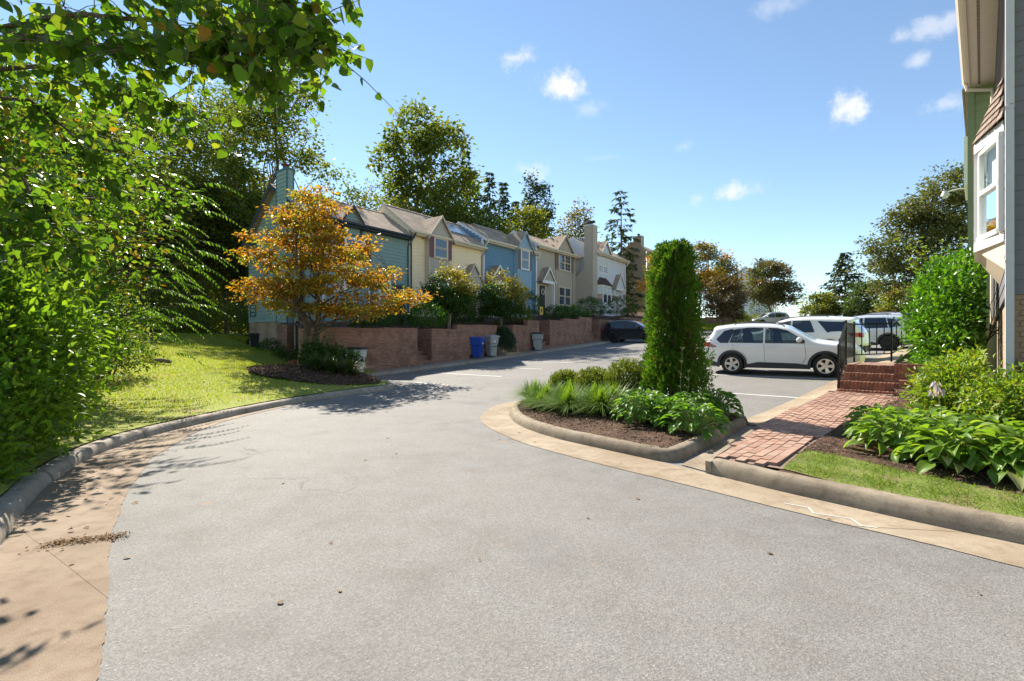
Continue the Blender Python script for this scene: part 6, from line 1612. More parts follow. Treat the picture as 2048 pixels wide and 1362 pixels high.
brown = np.repeat((rng.random(ns) < .10 + .30 * (np.sin(aa * 4 + zz_ * 2.7) * np.sin(zz_ * 3.1 - aa) > .35)) & (zz_ < 2.6) & (rr_ < rad_c(zz_) * 1.0), per)
P, D, N = P.reshape(-1, 3), D.reshape(-1, 3), N.reshape(-1, 3)
for s_, m_ in ((~brown, 'arbor'), (brown, 'arbor_b')):
    V, F = leaf_arrays(P[s_], D[s_], N[s_], .06 * rng.uniform(.6, 1.3, s_.sum()), .34, 'fold'); link('crown', npmesh('crown', V, F, LM[m_]), av, kind='stuff')
# dense inner growth
ni = 3600; zi = rng.uniform(.05, .97, ni) * Hc; ai = rng.uniform(0, 6.283, ni); ri = rad_c(zi) * .78 * np.sqrt(rng.random(ni)); P = np.stack([ri * np.cos(ai), ri * np.sin(ai), zi], 1)
V, F = leaf_arrays(P, randdir(ni, .5), randdir(ni), .13, .5, 'fold'); link('crown', npmesh('crown', V, F, LM['arbor']), av, kind='stuff')
mb = MB(); mb.tube([(0, 0, -.1), (0.02, 0, 1.2), (.06, 0, 2.9)], [.09, .07, .02], 8)
for i in range(26): a = rnd.uniform(0, 6.28); z = rnd.uniform(.1, 2.6); mb.tube(wobble((0, 0, z), (math.cos(a) * .42, math.sin(a) * .42, z + .5), 3, .08), [.02, .015, .01, .005], 5, cap=False)
mb.build('trunk', M['bark'], av, True)
# dry flower stalks before it
for (x, y, h, lab) in ((3.05, 8.65, 1.15, 'tall yellow green flower stalk before the evergreen column'), (3.15, 8.6, .75, 'shorter dry flower stalk before the evergreen column'), (3.72, 9.0, 1.2, 'dry seed stalk at the right side of the evergreen column')):
    s_ = thing('flower_stalk', lab, 'plant', (x, y, float(hI(np.array(x), np.array(y)))), 0, 'dry stalks on the island')
    pts_ = wobble((0, 0, 0), (.06 * rnd.uniform(-1, 1), 0, h), 5, .02); mb = MB(); mb.tube(pts_, [.007, .006, .005, .004, .003, .002], 5)
    for p in pts_[2:]:
        for q in range(4): mb.tube([p, p + Vector((rnd.uniform(-.05, .05), rnd.uniform(-.05, .05), .05))], [.006, .009], 4)
    mb.build('stalk', plain('dry_stalk', (.30, .27, .10), .8), s_)

# --- hostas: every leaf a piece of its own near the camera
def hostaleaf(w, curl, mat):
    vs = []; 
    for i in range(7):
        t = i / 6; ww = w * (math.sin(math.pi * min(1, t * 1.0) ** .72) ** .9) * .5 if 0 < t < 1 else .0
        zc_ = .16 * math.sin(t * 2.2) - curl * t * t
        for s in (-1, -.5, 0, .5, 1): vs.append((t, ww * s, zc_ + .16 * ww * abs(s) * 2 - .012 * math.cos(s * 9)))
    fs = [(i * 5 + k, i * 5 + k + 1, (i + 1) * 5 + k + 1, (i + 1) * 5 + k) for i in range(6) for k in range(4)]
    me = bpy.data.meshes.new('leaf'); me.from_pydata(vs, [], fs); me.materials.append(LM[mat]); me.polygons.foreach_set('use_smooth', [True] * len(fs)); return me
def hosta(label, x, y, z, n, size, mats, rad, group, w=.62, height=.35, name='hosta_plant', maxobj=300):
    r_ = thing(name, label, 'plant', (x, y, z), 0, group)
    ml = [hostaleaf(w * rnd.uniform(.85, 1.1), c, m_) for m_, c in mats]
    mb = MB()
    for i in range(n):
        f = ((i + .5) / n); a = i * 2.39996 + rnd.uniform(-.3, .3); ro = rad * math.sqrt(f); hgt = height * (1 - .75 * f * f) + rnd.uniform(-.04, .04)
        s = size * rnd.uniform(.7, 1.2) * (.75 + .35 * f)
        st_ = Vector((math.cos(a) * ro, math.sin(a) * ro, max(.05, hgt)))
        pit = .40 - .85 * f + rnd.uniform(-.45, .35)
        o = link('leaf', ml[0 if rnd.random() < .85 else rnd.randrange(len(ml))], r_)
        o.location = st_; o.rotation_euler = (rnd.uniform(-.6, .6), -pit, a + rnd.uniform(-.5, .5)); o.scale = (s, s, s)
        mb.tube([(math.cos(a) * .03, math.sin(a) * .03, 0), tuple(st_ * .6 + Vector((0, 0, .03))), tuple(st_)], [.006, .005, .004], 4, cap=False)
    mb.build('leaf_stalks', plain('hosta_stalk', (.20, .28, .08), .6), r_)
    return r_
hm = [('hosta', .22), ('hosta', .45), ('hosta_y', .4)]
hg_ = 'hostas in the right-hand bed'
for (x, y, n, s, rad, lab) in ((4.98, 6.45, 150, .15, .36, 'small yellow green hosta at the end of the bed by the brick path'), (4.72, 5.85, 190, .18, .42, 'hosta at the near end of the bed over bare mulch'), (5.0, 5.4, 220, .205, .46, 'big hosta in the middle of the right-hand bed'), (5.3, 6.1, 150, .19, .42, 'hosta behind the middle one, below the lilac flower'), (5.15, 4.85, 220, .21, .46, 'big hosta with yellowed leaves at the right edge of the picture'), (5.6, 5.5, 150, .20, .46, 'hosta under the yellow green bush at the right edge'), (4.72, 5.12, 130, .18, .34, 'low hosta nearest the grass strip')):
    hosta(lab, x, y, hb(x, y) - .02, n, s, hm, rad, hg_)
for (x, y, n, lab) in ((2.15, 8.05, 190, 'island hosta nearest the mulch gap'), (2.62, 7.75, 240, 'largest island hosta at the near edge of the kerb'), (2.35, 8.55, 130, 'island hosta hidden behind the largest'), (3.15, 8.3, 220, 'dark leaved island hosta by the drain channel'), (3.6, 8.6, 180, 'hosta at the far right corner of the island'), (2.75, 7.25, 180, 'front corner hosta spilling over the island kerb')):
    hosta(lab, x, y, float(hI(np.array(x), np.array(y))) - .01, n, .155, [('hosta_s', .25), ('hosta_s', .5), ('hosta', .4)], .40, 'hostas on the island', .50, .40)
# lilac flower
fs_ = thing('hosta_flower', 'drooping lilac hosta flower above the right-hand bed', 'flower', (5.25, 5.85, hb(5.25, 5.85)))
MB().tube([(0, 0, 0), (-.02, 0, .45), (-.10, -.02, .78)], [.006, .005, .004], 5).build('stalk', plain('flower_stalk_green', (.22, .25, .10), .6), fs_)
P = [(-.10 + rnd.uniform(-.06, .06), -.02 + rnd.uniform(-.05, .05), .66 + rnd.uniform(-.02, .14)) for _ in range(26)]
V, F = leaf_arrays(P, [(rnd.uniform(-.7, .7), rnd.uniform(-.7, .7), -.9) for _ in P], randdir(26), .07, .4, 'oval'); link('petals', npmesh('petals', V, F, LM['petal']), fs_)

# --- right-hand shrubs
def clipfac(P):
    lx = (P[:, 0] - 6.4) * .70 + (P[:, 1] - 6.2) * .714; ly = -(P[:, 0] - 6.4) * .714 + (P[:, 1] - 6.2) * .70
    return ~((lx > -.06) & (ly < .22))
mass('holly_bush', 'big glossy green bush against the bay window house', 10.0, 10.6, 1.8, .80, hb(10.0, 10.6) - .05, 2.7, 'holly', 24000, .115, rot=RB, cat='bush', cl=.13, shape='oval', wr=.46, clip=clipfac, leafobjs=300, stems=7, shell=.72, bot=-.85)
mass('nandina_bush', 'yellow green low bush at the right edge of the picture', 6.62, 6.78, .62, .66, hb(6.62, 6.78) - .05, .92, 'nandina', 15000, .08, cat='bush', cl=.10, wr=.42, clip=clipfac, leafobjs=300, stems=7, shell=.7, bot=-.8)
mass('nandina_bush', 'yellow green bush before the brick gable, cut by the picture edge', 6.6, 5.75, .8, .75, hb(6.6, 5.75) - .05, .88, 'nandina', 12000, .08, cat='bush', cl=.10, wr=.42, clip=clipfac, leafobjs=120, stems=6, shell=.7, bot=-.8)
# vine sprigs above the holly
vn = thing('climbing_vine', 'thin yellow green vine sprigs rising above the big bush', 'vine', (10.5, 11.6, hb(10.5, 11.6) + 2.3))
mb = MB(); P = []; D = []
for i in range(16):
    e = Vector((rnd.uniform(-.9, .5), rnd.uniform(-.3, .5), rnd.uniform(.35, 1.15))); q = wobble((e.x * .3, e.y * .3, 0), e, 5, .08); mb.tube(q, [.007, .006, .005, .004, .003, .002], 4, cap=False)
    for p in q[1:]:
        for _ in range(5): P.append(tuple(p + Vector((rnd.uniform(-.07, .07), rnd.uniform(-.07, .07), rnd.uniform(-.07, .07))))); D.append((rnd.uniform(-1, 1), rnd.uniform(-1, 1), rnd.uniform(-.6, .4)))
P = np.array(P); ok = clipfac(P + np.array([10.5, 11.6, 0])); mb.build('stems', M['bark'], vn)
V, F = leaf_arrays(P[ok], np.array(D)[ok], randdir(ok.sum(), 1), .085, .45, 'oval'); link('foliage', npmesh('foliage', V, F, LM['nandina']), vn, kind='stuff')
# --- trees on the right, up the lane
def rtree(px, Z, ytop, ybot, w_px, label, leaf, n_cl, per, ll, cl, name='lane_tree', **kw):
    x = at(px, Z); b = hr(x, Z) - .1; H = hz(ytop, Z) - b; w = w_px * Z / 960 / 2; zb = hz(ybot, Z) - b
    m_ = (zb + H) / 2; rz = (H - zb) / 2
    bl = kw.pop('blobs', None) or [(0, 0, m_, w * .85, w * .85, rz * .9), (-w * .45, 0, m_ - rz * .35, w * .55, w * .6, rz * .5), (w * .45, 0, m_ - rz * .4, w * .55, w * .6, rz * .5), (0, 0, H - rz * .4, w * .6, w * .6, rz * .38)]
    return tree(name, label, (x, Z, b), H, bl, leaf, ll, n_cl, per, cl, kw.pop('trunk_r', .14), group='trees along the upper lane', **kw)
rtree(1325, 50, 500, 600, 90, 'orange tinted tree half hidden behind the evergreen column', 'orange', 90, 60, .26, .34)
rtree(1400, 52, 484, 600, 120, 'orange topped tree right behind the evergreen column', 'orange', 120, 64, .26, .36, leaf2='oak', f2=.6)
rtree(1448, 54, 512, 600, 80, 'brownish green tree beside the white house', 'oak', 80, 60, .26, .34, leaf2='orange', f2=.3)
rtree(1448, 47, 548, 645, 88, 'low purplish brown tree in front of the white house', 'rust', 120, 70, .22, .26, shell=.5)
rtree(1542, 66, 517, 616, 112, 'dome shaped brown green tree standing alone at the crest', 'oak', 170, 70, .32, .36, leaf2='rust', f2=.4, fork=.3)
Z = 58; x = at(1690, Z); conifer('conifer', 'broad grey green conifer left of the oak', (x, Z, hr(x, Z) - .3), hz(505, Z) - hr(x, Z) + .3, 4.2, whorls=24, per=9, ll=.55, droop=.2, z0=.05, power=.8, dens=20, up=.15)
rtree(1645, 56, 585, 640, 80, 'pale green low tree at the foot of the conifer', 'forest_y', 70, 60, .26, .32)
rtree(1735, 52, 560, 640, 80, 'dark small tree between conifer and oak', 'dark', 80, 60, .28, .34)
kz = 44 / 960.0
rtree(1850, 44, 340, 620, 250, 'great spreading oak behind the right-hand cars', 'oak', 380, 74, .30, .42, name='oak_tree', trunk_r=.42, limbs=30, shell=.45, fork=.2,
      blobs=[(2.6, 0, 13.0, 2.6, 2.6, 1.7), (.3, 0, 11.5, 2.6, 2.6, 1.6), (-2.0, 0, 9.6, 2.2, 2.2, 1.3), (3.6, 0, 10.4, 3.2, 3, 2), (-3.6, 0, 7.4, 2.2, 2, .95), (.5, 0, 8.6, 3.4, 3, 1.7), (-4.4, 0, 5.6, 1.7, 1.8, .7), (-1.6, 0, 6.0, 2.8, 2.6, 1.2), (2.8, 0, 6.4, 3.6, 3, 1.7), (-3.0, 0, 3.9, 2.4, 2.2, .9), (1.0, 0, 3.6, 3.4, 3, 1.5), (4.5, 0, 4.2, 3, 3, 1.8)])
rtree(1800, 38, 575, 650, 90, 'yellow and red tinged small tree behind the silver car', 'forest_y', 80, 60, .22, .30, leaf2='rust', f2=.25)
rtree(1905, 40, 560, 650, 130, 'leafy low tree behind the big round bush', 'oak', 90, 60, .24, .34)
for (px, Z, rx, h, lab) in ((1483, 58, .9, 1.5, 'yellowish shrub at the foot of the white house'), (1505, 60, 1.0, 1.4, 'yellow green shrub left of the silver car'), (1560, 74, 2.2, 3.2, 'pale far shrub under the dome shaped tree'), (1470, 62, 1.3, 2.6, 'dark shrub beside the white chimney'), (1520, 68, 1.6, 3.4, 'dark evergreen shrub under the dome shaped tree')):
    x = at(px, Z); mass('lane_shrub', lab, x, Z, rx, rx, hr(x, Z), h, 'box' if 'yellow' in lab else ('forest_y' if 'pale' in lab else 'dark'), 1500, .16, cl=.18, group='shrubs at the top of the lane', stems=3)

# --- left: overhanging tree, shrubs and the ferny tree
ot = thing('overhanging_tree', 'heart leaved tree whose branches hang over the lane at top left', 'tree', (-6.9, 3.6, hl(-6.9, 3.6)))
def W_(px, py, Z): return Vector((at(px, Z), Z, hz(py, Z)))
org = Vector((-6.9, 3.6, hl(-6.9, 3.6)))
mb = MB(); mb.tube([(0, 0, -.2), (.1, .0, 1.5), (.5, .1, 3.0), (.9, .3, 4.6), (1.1, .6, 6.0)], [.17, .14, .12, .09, .05], 10)
brs = []
def branch(pts, r0):
    q = [Vector(p) - org for p in pts]
    P_ = [q[0]]
    for a, b in zip(q[:-1], q[1:]): P_ += wobble(a, b, 3, .05)[1:]
    n = len(P_); mb.tube(P_, [r0 * (1 - .85 * i / (n - 1)) for i in range(n)], 6, cap=False); brs.append(P_)
t1 = org + Vector((.5, .1, 3.0)); t2 = org + Vector((.9, .3, 4.6)); t3 = org + Vector((.2, .0, 2.0))
branch([t1, W_(40, 75, 4.2), W_(180, 95, 4.0), W_(300, 90, 3.9), W_(420, 95, 3.8), W_(540, 80, 3.7), W_(640, 50, 3.5)], .045)
branch([t1, W_(120, 30, 4.4), W_(300, 40, 4.2), W_(460, 110, 4.0), W_(570, 175, 4.0)], .03)
branch([t1, W_(100, 130, 4.6), W_(240, 180, 4.6), W_(400, 230, 4.5)], .028)
branch([t2, W_(200, -40, 4.4), W_(420, -10, 4.0), W_(580, 10, 3.7), W_(640, 90, 3.6)], .03)
branch([t2, W_(300, -120, 4.0), W_(520, -80, 3.6), W_(680, -60, 3.5)], .025)
branch([t1, W_(60, 200, 4.8), W_(160, 290, 5.0), W_(230, 380, 5.2)], .025)
branch([t3, W_(20, 330, 5.0), W_(90, 420, 5.0), W_(150, 520, 5.1)], .022)
branch([t2, W_(350, -30, 4.6), W_(520, 60, 4.6), W_(640, 130, 4.5)], .025)
branch([t2, W_(-100, -100, 3.6), W_(-200, 100, 3.2)], .03)
mb.build('trunk', M['bark'], ot, True)
Pl = []; Dl = []; tw = MB()
for P_ in brs:
    for i in range(2, len(P_)):
        f = i / (len(P_) - 1)
        for _ in range(int(7 + 5 * f)):
            p = P_[i - 1].lerp(P_[i], rnd.random()); e = p + Vector((rnd.gauss(0, .25), rnd.gauss(0, .28), rnd.gauss(-.07, .19)))
            tw.tube([p, p.lerp(e, .5) + Vector((0, 0, .03)), e], [.005, .004, .002], 3, cap=False)
            for j in range(5):
                q = p.lerp(e, .25 + .18 * j); Pl.append(tuple(q)); Dl.append((rnd.gauss(0, .6), rnd.gauss(0, .6), rnd.uniform(-1.2, .1)))
tw.build('twigs', M['bark'], ot)
Pl = np.array(Pl); Dl = np.array(Dl); n = len(Pl)
heart = [(0, 0, 0), (-.06, .24, .03), (.10, .46, .03), (.36, .47, .02), (.66, .30, -.03), (1, 0, -.12), (.66, -.30, -.03), (.36, -.47, .02), (.10, -.46, .03), (-.06, -.24, .03)]
def heartmesh(mat, fold):
    me = bpy.data.meshes.new('leaf'); vs = [(x, y, z + abs(y) * fold) for x, y, z in heart] + [(.45, 0, -.01)]
    me.from_pydata(vs, [], [(0, 1, 2, 10), (2, 3, 10), (3, 4, 10), (4, 5, 10), (5, 6, 10), (6, 7, 10), (7, 8, 10), (8, 9, 0, 10)]); me.materials.append(LM[mat]); me.polygons.foreach_set('use_smooth', [True] * 8); return me
hmesh = [heartmesh('redbud', .12), heartmesh('redbud', .32), heartmesh('redbud', -.1), heartmesh('redbud_y', .15)]
Nl = randdir(n, .7); Ll = .092 * rng.uniform(.65, 1.3, n)
wpos = Pl + np.array(org); depth = wpos[:, 1]; pxs = 1024 + 960 * wpos[:, 0] / depth; pys = 681 - 960 * (wpos[:, 2] - CAM_H) / depth
vis = (pxs > 0) & (pxs < 900) & (pys > 0) & (pys < 700)
order = np.argsort(np.where(vis, depth, 99)); objs = order[:300]; mask = np.ones(n, bool); mask[objs] = False
for i in objs:
    Dx = Vector(Dl[i]).normalized(); S_ = Dx.cross(Vector(Nl[i])).normalized(); Nn = S_.cross(Dx)
    o = link('leaf', hmesh[3] if rnd.random() < .06 else hmesh[i % 3], ot); Mx = Matrix((Dx, -S_, Nn)).transposed().to_4x4(); Mx.translation = Vector(Pl[i]); o.matrix_basis = Mx @ Matrix.Scale(float(Ll[i]), 4)
hv = np.array([(x, y, z + abs(y) * .15) for x, y, z in heart] + [(.45, 0, -.01)])
Dn = nrm(Dl[mask]); Sn = nrm(np.cross(Dn, Nl[mask])); Nn_ = np.cross(Sn, Dn); Lm = Ll[mask][:, None, None]
V = Pl[mask][:, None] + Lm * (Dn[:, None] * hv[None, :, 0:1] - Sn[:, None] * hv[None, :, 1:2] + Nn_[:, None] * hv[None, :, 2:3])
b = np.arange(mask.sum())[:, None] * 11
F3 = np.concatenate([b + [f] for f in ((2, 3, 10), (3, 4, 10), (4, 5, 10), (5, 6, 10), (6, 7, 10), (7, 8, 10))]); F4 = np.concatenate([b + [f] for f in ((0, 1, 2, 10), (8, 9, 0, 10))])
link('foliage', npmesh('foliage', V.reshape(-1, 3), [F3, F4], LM['redbud']), ot, kind='stuff')
# the bright shrub by the kerb, and the tall growth behind it
mass('roadside_shrub', 'bright green long leaved shrub leaning over the left kerb', -6.4, 5.6, 1.22, 1.22, hl(-6.4, 5.6) - .05, 2.3, 'bright', 12500, .118, cl=.16, shape='oval', wr=.40, leafobjs=300, shell=.62, bot=-.75, stems=8)
mass('roadside_shrub', 'small bright shrub spilling over the kerb below the taller ones', -5.55, 4.75, .55, .6, hl(-5.55, 4.75) - .05, 1.05, 'bright', 2600, .10, cl=.12, shape='oval', wr=.40, shell=.6, bot=-.8, stems=5)
mass('roadside_shrub', 'green shrub at the left picture edge behind the bright one', -7.6, 5.4, 1.5, 1.4, hl(-7.6, 5.4) - .05, 3.2, 'redbud', 6500, .11, cl=.2, shape='oval', wr=.5, shell=.62, stems=7, leaf2='redbud_y', f2=.07)
mass('roadside_shrub', 'tangle of leaves filling the left edge above the bright shrub', -8.4, 7.2, 1.7, 1.7, hl(-8.4, 7.2), 4.6, 'redbud', 9000, .12, cl=.24, shape='oval', wr=.5, shell=.62, stems=7, leaf2='redbud_y', f2=.10)
mass('roadside_shrub', 'dark leafy shrub behind the left kerb near the lawn', -9.4, 9.5, 1.4, 1.5, hl(-9.4, 9.5) - .05, 2.8, 'sumac', 6500, .11, cl=.2, shape='oval', wr=.45, shell=.6, stems=6)
mass('roadside_shrub', 'low scrub where the lawn meets the left thicket', -10.4, 12.2, .9, 1.2, hl(-10.4, 12.2) - .05, 1.3, 'forest', 3800, .10, cl=.16, shape='oval', wr=.45, shell=.6, stems=6)
tree('thicket_tree', 'leafy tree rising over the left thicket with yellow tinged leaves', (-10.0, 8.8, hl(-10, 8.8)), 7.2, [(0, 0, 5.6, 2.0, 2.0, 1.5), (1.2, .6, 4.4, 1.9, 1.8, 1.3), (-1.4, 0, 4.4, 2, 1.8, 1.4), (1.6, -.6, 3.2, 1.6, 1.6, 1.0), (.3, 1.2, 3.0, 2, 2, 1.2), (0, -1, 6.3, 1.6, 1.6, 1.0)], 'redbud', .13, 230, 44, .27, .12, leaf2='redbud_y', f2=.12, shape='oval', shell=.5)
tree('thicket_tree', 'tall thicket tree at the left picture edge', (-10.2, 6.2, hl(-10.2, 6.2)), 7.5, [(0, 0, 6.0, 2.0, 2.0, 1.6), (1.4, .4, 4.6, 1.8, 1.8, 1.3), (.6, -1, 4.0, 1.8, 1.8, 1.5)], 'redbud', .13, 160, 44, .27, .12, leaf2='redbud_y', f2=.1, shape='oval', shell=.5)
# pinnate leaved tree: fronds of many leaflets
pt_ = thing('ailanthus_tree', 'tree with long feathery fronds reaching over the lawn', 'tree', (-9.6, 10.6, hl(-9.6, 10.6)))
mb = MB(); mb.tube([(0, 0, -.1), (.15, 0, .9), (.5, .1, 2.0), (.7, .2, 3.2), (.8, .2, 4.2)], [.10, .085, .07, .05, .03], 8)
fr_p = []; fr_d = []; fr_n = []; fr_l = []; rch = MB()
for i in range(105):
    zc_ = rnd.uniform(.9, 4.6); a = rnd.uniform(-1.5, 1.3) if rnd.random() < .8 else rnd.uniform(0, 6.28)
    root_ = Vector((.2 + .16 * zc_, .1, zc_ - .1)); reach = rnd.uniform(.4, 1.7); st0 = root_ + Vector((math.cos(a) * reach, math.sin(a) * reach, rnd.uniform(-.1, .45)))
    if i % 2 == 0: rch.tube(wobble(root_, st0, 3, .06), [.022, .016, .012, .008], 5, cap=False)
    l = rnd.uniform(.55, .95); aa_ = a + rnd.uniform(-.5, .5) ; dr = Vector((math.cos(aa_), math.sin(aa_), 0)); sd_ = Vector((-dr.y, dr.x, 0)); el = rnd.uniform(-.1, .35)
    ptsf = [st0 + dr * l * t + Vector((0, 0, l * (el * t - .55 * t * t))) for t in np.linspace(0, 1, 13)]
    rch.tube(ptsf[::3] + [ptsf[-1]], [.006, .005, .004, .003, .002, .001][:len(ptsf[::3]) + 1], 3, cap=False)
    for j in range(1, 13):
        tgt = (ptsf[j] - ptsf[j - 1]).normalized()
        for s in (-1, 1):
            fr_p.append(tuple(ptsf[j])); fr_d.append(tuple(sd_ * s + tgt * rnd.uniform(.2, .8) + Vector((0, 0, rnd.uniform(-.9, -.1))))); fr_n.append(tuple(Vector((0, 0, 1)) + sd_ * s * .4 + Vector((rnd.uniform(-.6, .6), rnd.uniform(-.6, .6), 0)))); fr_l.append(.145 * (1 - .5 * j / 13) * rnd.uniform(.85, 1.15))
t_ = mb.build('trunk', M['bark'], pt_, True); rch.build('branches', M['bark'], t_, True)
V, F = leaf_arrays(fr_p, fr_d, fr_n, fr_l, .30, 'oval', .18); link('crown', npmesh('crown', V, F, LM['sumac']), pt_)

# --- grass, mulch chips, fallen leaves
def scatter(poly, n, hf, keep=None):
    xs = [p[0] for p in poly]; ys = [p[1] for p in poly]; out = []
    P = np.stack([rng.uniform(min(xs), max(xs), n * 3), rng.uniform(min(ys), max(ys), n * 3)], 1); P = P[inpoly(P, poly)][:n]
    if keep is not None: P = P[keep(P)]
    return np.column_stack([P, hf(P[:, 0], P[:, 1])])
def blades(name, P, ll, wr, leaf, lean=.5):
    n = len(P); D = randdir(n) * lean + np.array([0, 0, 1.0]); V, F = leaf_arrays(P, D, randdir(n) * np.array([1, 1, .2]), ll * rng.uniform(.5, 1.3, n), wr, 'tri'); link(name, npmesh(name, V, F, LM[leaf]), None, kind='stuff')
blades('grass', scatter(GRASS_R, 42000, lambda x, y: hB(x, y) - .02, lambda P: (P[:, 1] > 1.2) & (rng.random(len(P)) < np.clip(.62 + .5 * np.sin(P[:, 0] * 9) * np.sin(P[:, 1] * 8 + 1), .15, 1))), .055, .11, 'grass_r', .9)
nearl = [tuple(p) for p in KIN if p[1] > 4] + [(-6.2, 20.2), (-9.5, 22), (-10.8, 23.2), (-15, 27), (-17, 31), (-24, 30), (-17, 18), (-14, 12), (-11, 9), (-9, 5)]
def lawnkeep(P):
    d = polydist(P, [tuple(p) for p in KIN]); nz_ = np.sin(P[:, 0] * 2.1 + 1) * np.sin(P[:, 1] * 1.7) + np.sin(P[:, 0] * 5.3) * .4
    return ~inpoly(P, BED_L) & ~inpoly(P, PTH) & (rng.random(len(P)) < np.clip(.25 + d * .5 + nz_ * .22, .12, 1))
blades('grass', scatter(nearl, 130000, lambda x, y: hL(x, y) - .01, lawnkeep), .075, .22, 'grass', .8)
blades('grass', scatter(BANK, 16000, hBK), .16, .3, 'grass', .7)
def chips(poly, n, hf, sz, keep=None):
    P = scatter(poly, n, hf, keep); m = len(P); P[:, 2] += rng.uniform(0, .02, m)
    return leaf_arrays(P, randdir(m) * np.array([1, 1, .35]), randdir(m, 1.5), sz * rng.uniform(.4, 1.4, m), .35, 'fold')
notgrass = lambda P: ~inpoly(P, GRASS_R)
V, F = joinarr([chips(BED_L, 8000, hM, .085), chips(ISI, 5200, hI, .045), chips([(3.5, 5.9), (3.98, 5.6), (4.16, 5.12), (4.62, 4.35), (6, 3.2), (8, 6), (8, 10), (6.1, 8.05), (5.08, 7.36), (3.81, 6.2)], 9000, lambda x, y: hB(x, y) - .03, .04)])
link('bark_chips', npmesh('bark_chips', V, F, LM['chip']), None, kind='stuff')
lf = []
for poly, n, hf in (([(-4, 3.5), (-2.6, 3.2), (-4.8, 7), (-5.5, 10), (-5.9, 9), (-5.6, 6.5)], 60, lambda x, y: hR(x, y) + .012), ([(-2, 2.5), (3, 3), (3, 9), (-5, 12), (-4, 5)], 34, lambda x, y: hR(x, y) + .008), (nearl, 500, lambda x, y: hL(x, y) + .03), ([(-4.2, 3.4), (-3.3, 3.6), (-5.2, 6.8), (-5.7, 6.8)], 40, lambda x, y: hR(x, y) + .012)):
    P = scatter(poly, n, hf); lf.append(leaf_arrays(P, randdir(len(P)) * np.array([1, 1, .1]), randdir(len(P), 4), .05 * rng.uniform(.5, 1.3, len(P)), .6, 'oval', .1))
# heap of dry needles in the left gutter joint
cxx = np.stack([np.linspace(-3.62, -3.15, 700) + rng.normal(size=700) * .03, np.linspace(3.72, 3.90, 700) + rng.normal(size=700) * .035], 1)
P = np.column_stack([cxx, hR(cxx[:, 0], cxx[:, 1]) + .008 + rng.random(700) * .012]); lf.append(leaf_arrays(P, randdir(700) * np.array([1, 1, .2]), randdir(700, 2), .03, .3, 'fold'))
V, F = joinarr(lf); link('fallen_leaves', npmesh('fallen_leaves', V, F, LM['litter']), None, kind='stuff')
# ------------------------------------------------------------------ right-hand building
rb = thing('grey_house', 'grey and white townhouse with a bay window at the right edge', 'house', (6.4, 6.2, 0), RB)
# local frame: x along the facade (away), y outward to the lane, z up; gable end faces -x
zb_ = hb(6.4, 6.2)
Fg = lambda a, z, o: (-o, -a, z)            # gable end, a runs into the building
mb = MB(); lap(mb, Fg, [(0, 2.19), (9, 2.19), (9, 8.9), (4.5, 11.5), (0, 8.4)], .19, .012); mb.build('gable_wall', M['grey'], rb)
Ff = lambda a, z, o: (a, o, z)
mb = MB(); lap(mb, Ff, [(0, 2.19), (8.4, 2.19), (8.4, 8.3), (0, 8.3)], .19, .012); mb.build('front_wall', M['grey'], rb)
mb = MB(); mb.box(.02, 8.4, -.12, -.03, -.2, 2.19); mb.build('front_foundation', M['brick_tan'], rb)
mb = MB(); mb.box(.045, .12, -9, -.12, -.2, 2.19); mb.build('mortar_backing', plain('pale_mortar', (.42, .36, .30), .95), rb)
tb = [plain('tan_face_brick', (.30, .19, .13), .85, var=.2, scale=10, bump=.2), plain('rose_face_brick', (.33, .20, .145), .85, var=.2, scale=10, bump=.2)]
bm_ = [MB().box(-.0505, .0505 * 0 + .0, -.095, .095, -.029, .029).mesh('brick', m_) for m_ in tb]
for k in range(36):
    for j in range(4):
        o = link('brick', bm_[(k * 7 + j * 3) % 2], rb); o.location = (.052 + .05 - .05 - .005, -.115 - .1 * (k % 2) - .205 * j, 2.19 - .036 - .0677 * k)
        o.scale = (1, 1, 1)
# corner trim and downspout
MB().box(-.03, .10, -.06, .02, -.1, 8.4).build('corner_board', M['white'], rb)
mb = MB(); mb.box(-.115, -.045, -.055, .02, zb_ + .1, 4.6).box(-.112, -.048, -.052, .017, 4.62, 8.3)
for z in (2.6, 4.56, 6.6): mb.box(-.12, -.04, -.06, .025, z, z + .03)
mb.build('downspout', plain('grey_white_downspout', (.50, .49, .50), .45), rb)
# eaves: soffit, vent strip, fascia and gutter
mb = MB(); mb.box(-.3, 8.4, .004, .46, 8.21, 8.24); so = mb.build('soffit', M['soffit'], rb)
mb = MB()
for i in range(60): mb.box(-.2 + i * .143, -.2 + i * .143 + .118, .27, .315, 8.203, 8.2095)
mb.build('soffit_vent', plain('dusty_vent', (.22, .185, .155), .9), so, kind='stuff')
mb = MB(); mb.box(-.3, 8.4, .463, .49, 8.16, 8.42); mb.build('fascia', M['soffit'], rb)
mb = MB(); mb.add([(x, y, z) for x in (-.32, 8.45) for (y, z) in ((.493, 8.42), (.61, 8.42), (.62, 8.36), (.58, 8.28), (.493, 8.27))],
                  [(0, 1, 6, 5), (1, 2, 7, 6), (2, 3, 8, 7), (3, 4, 9, 8), (0, 4, 3, 2, 1), (5, 6, 7, 8, 9)]); mb.build('gutter_trough', M['soffit'], rb)
mb = MB(); mb.tube([(8.3, .55, 8.3), (8.3, .52, 8.12), (8.3, .05, 7.95), (8.3, .05, 7.6), (8.3, .05, 2.0)], .045, 8); mb.build('downspout', M['soffit'], rb)
mb = MB(); mb.add([(-.35, .56, 8.43), (8.45, .56, 8.43), (8.45, -4.5, 11.6), (-.35, -4.5, 11.6), (8.45, -9.4, 8.6), (-.35, -9.4, 8.6)], [(0, 1, 2, 3), (3, 2, 4, 5)]); mb.build('roof', M['shingle'], rb)
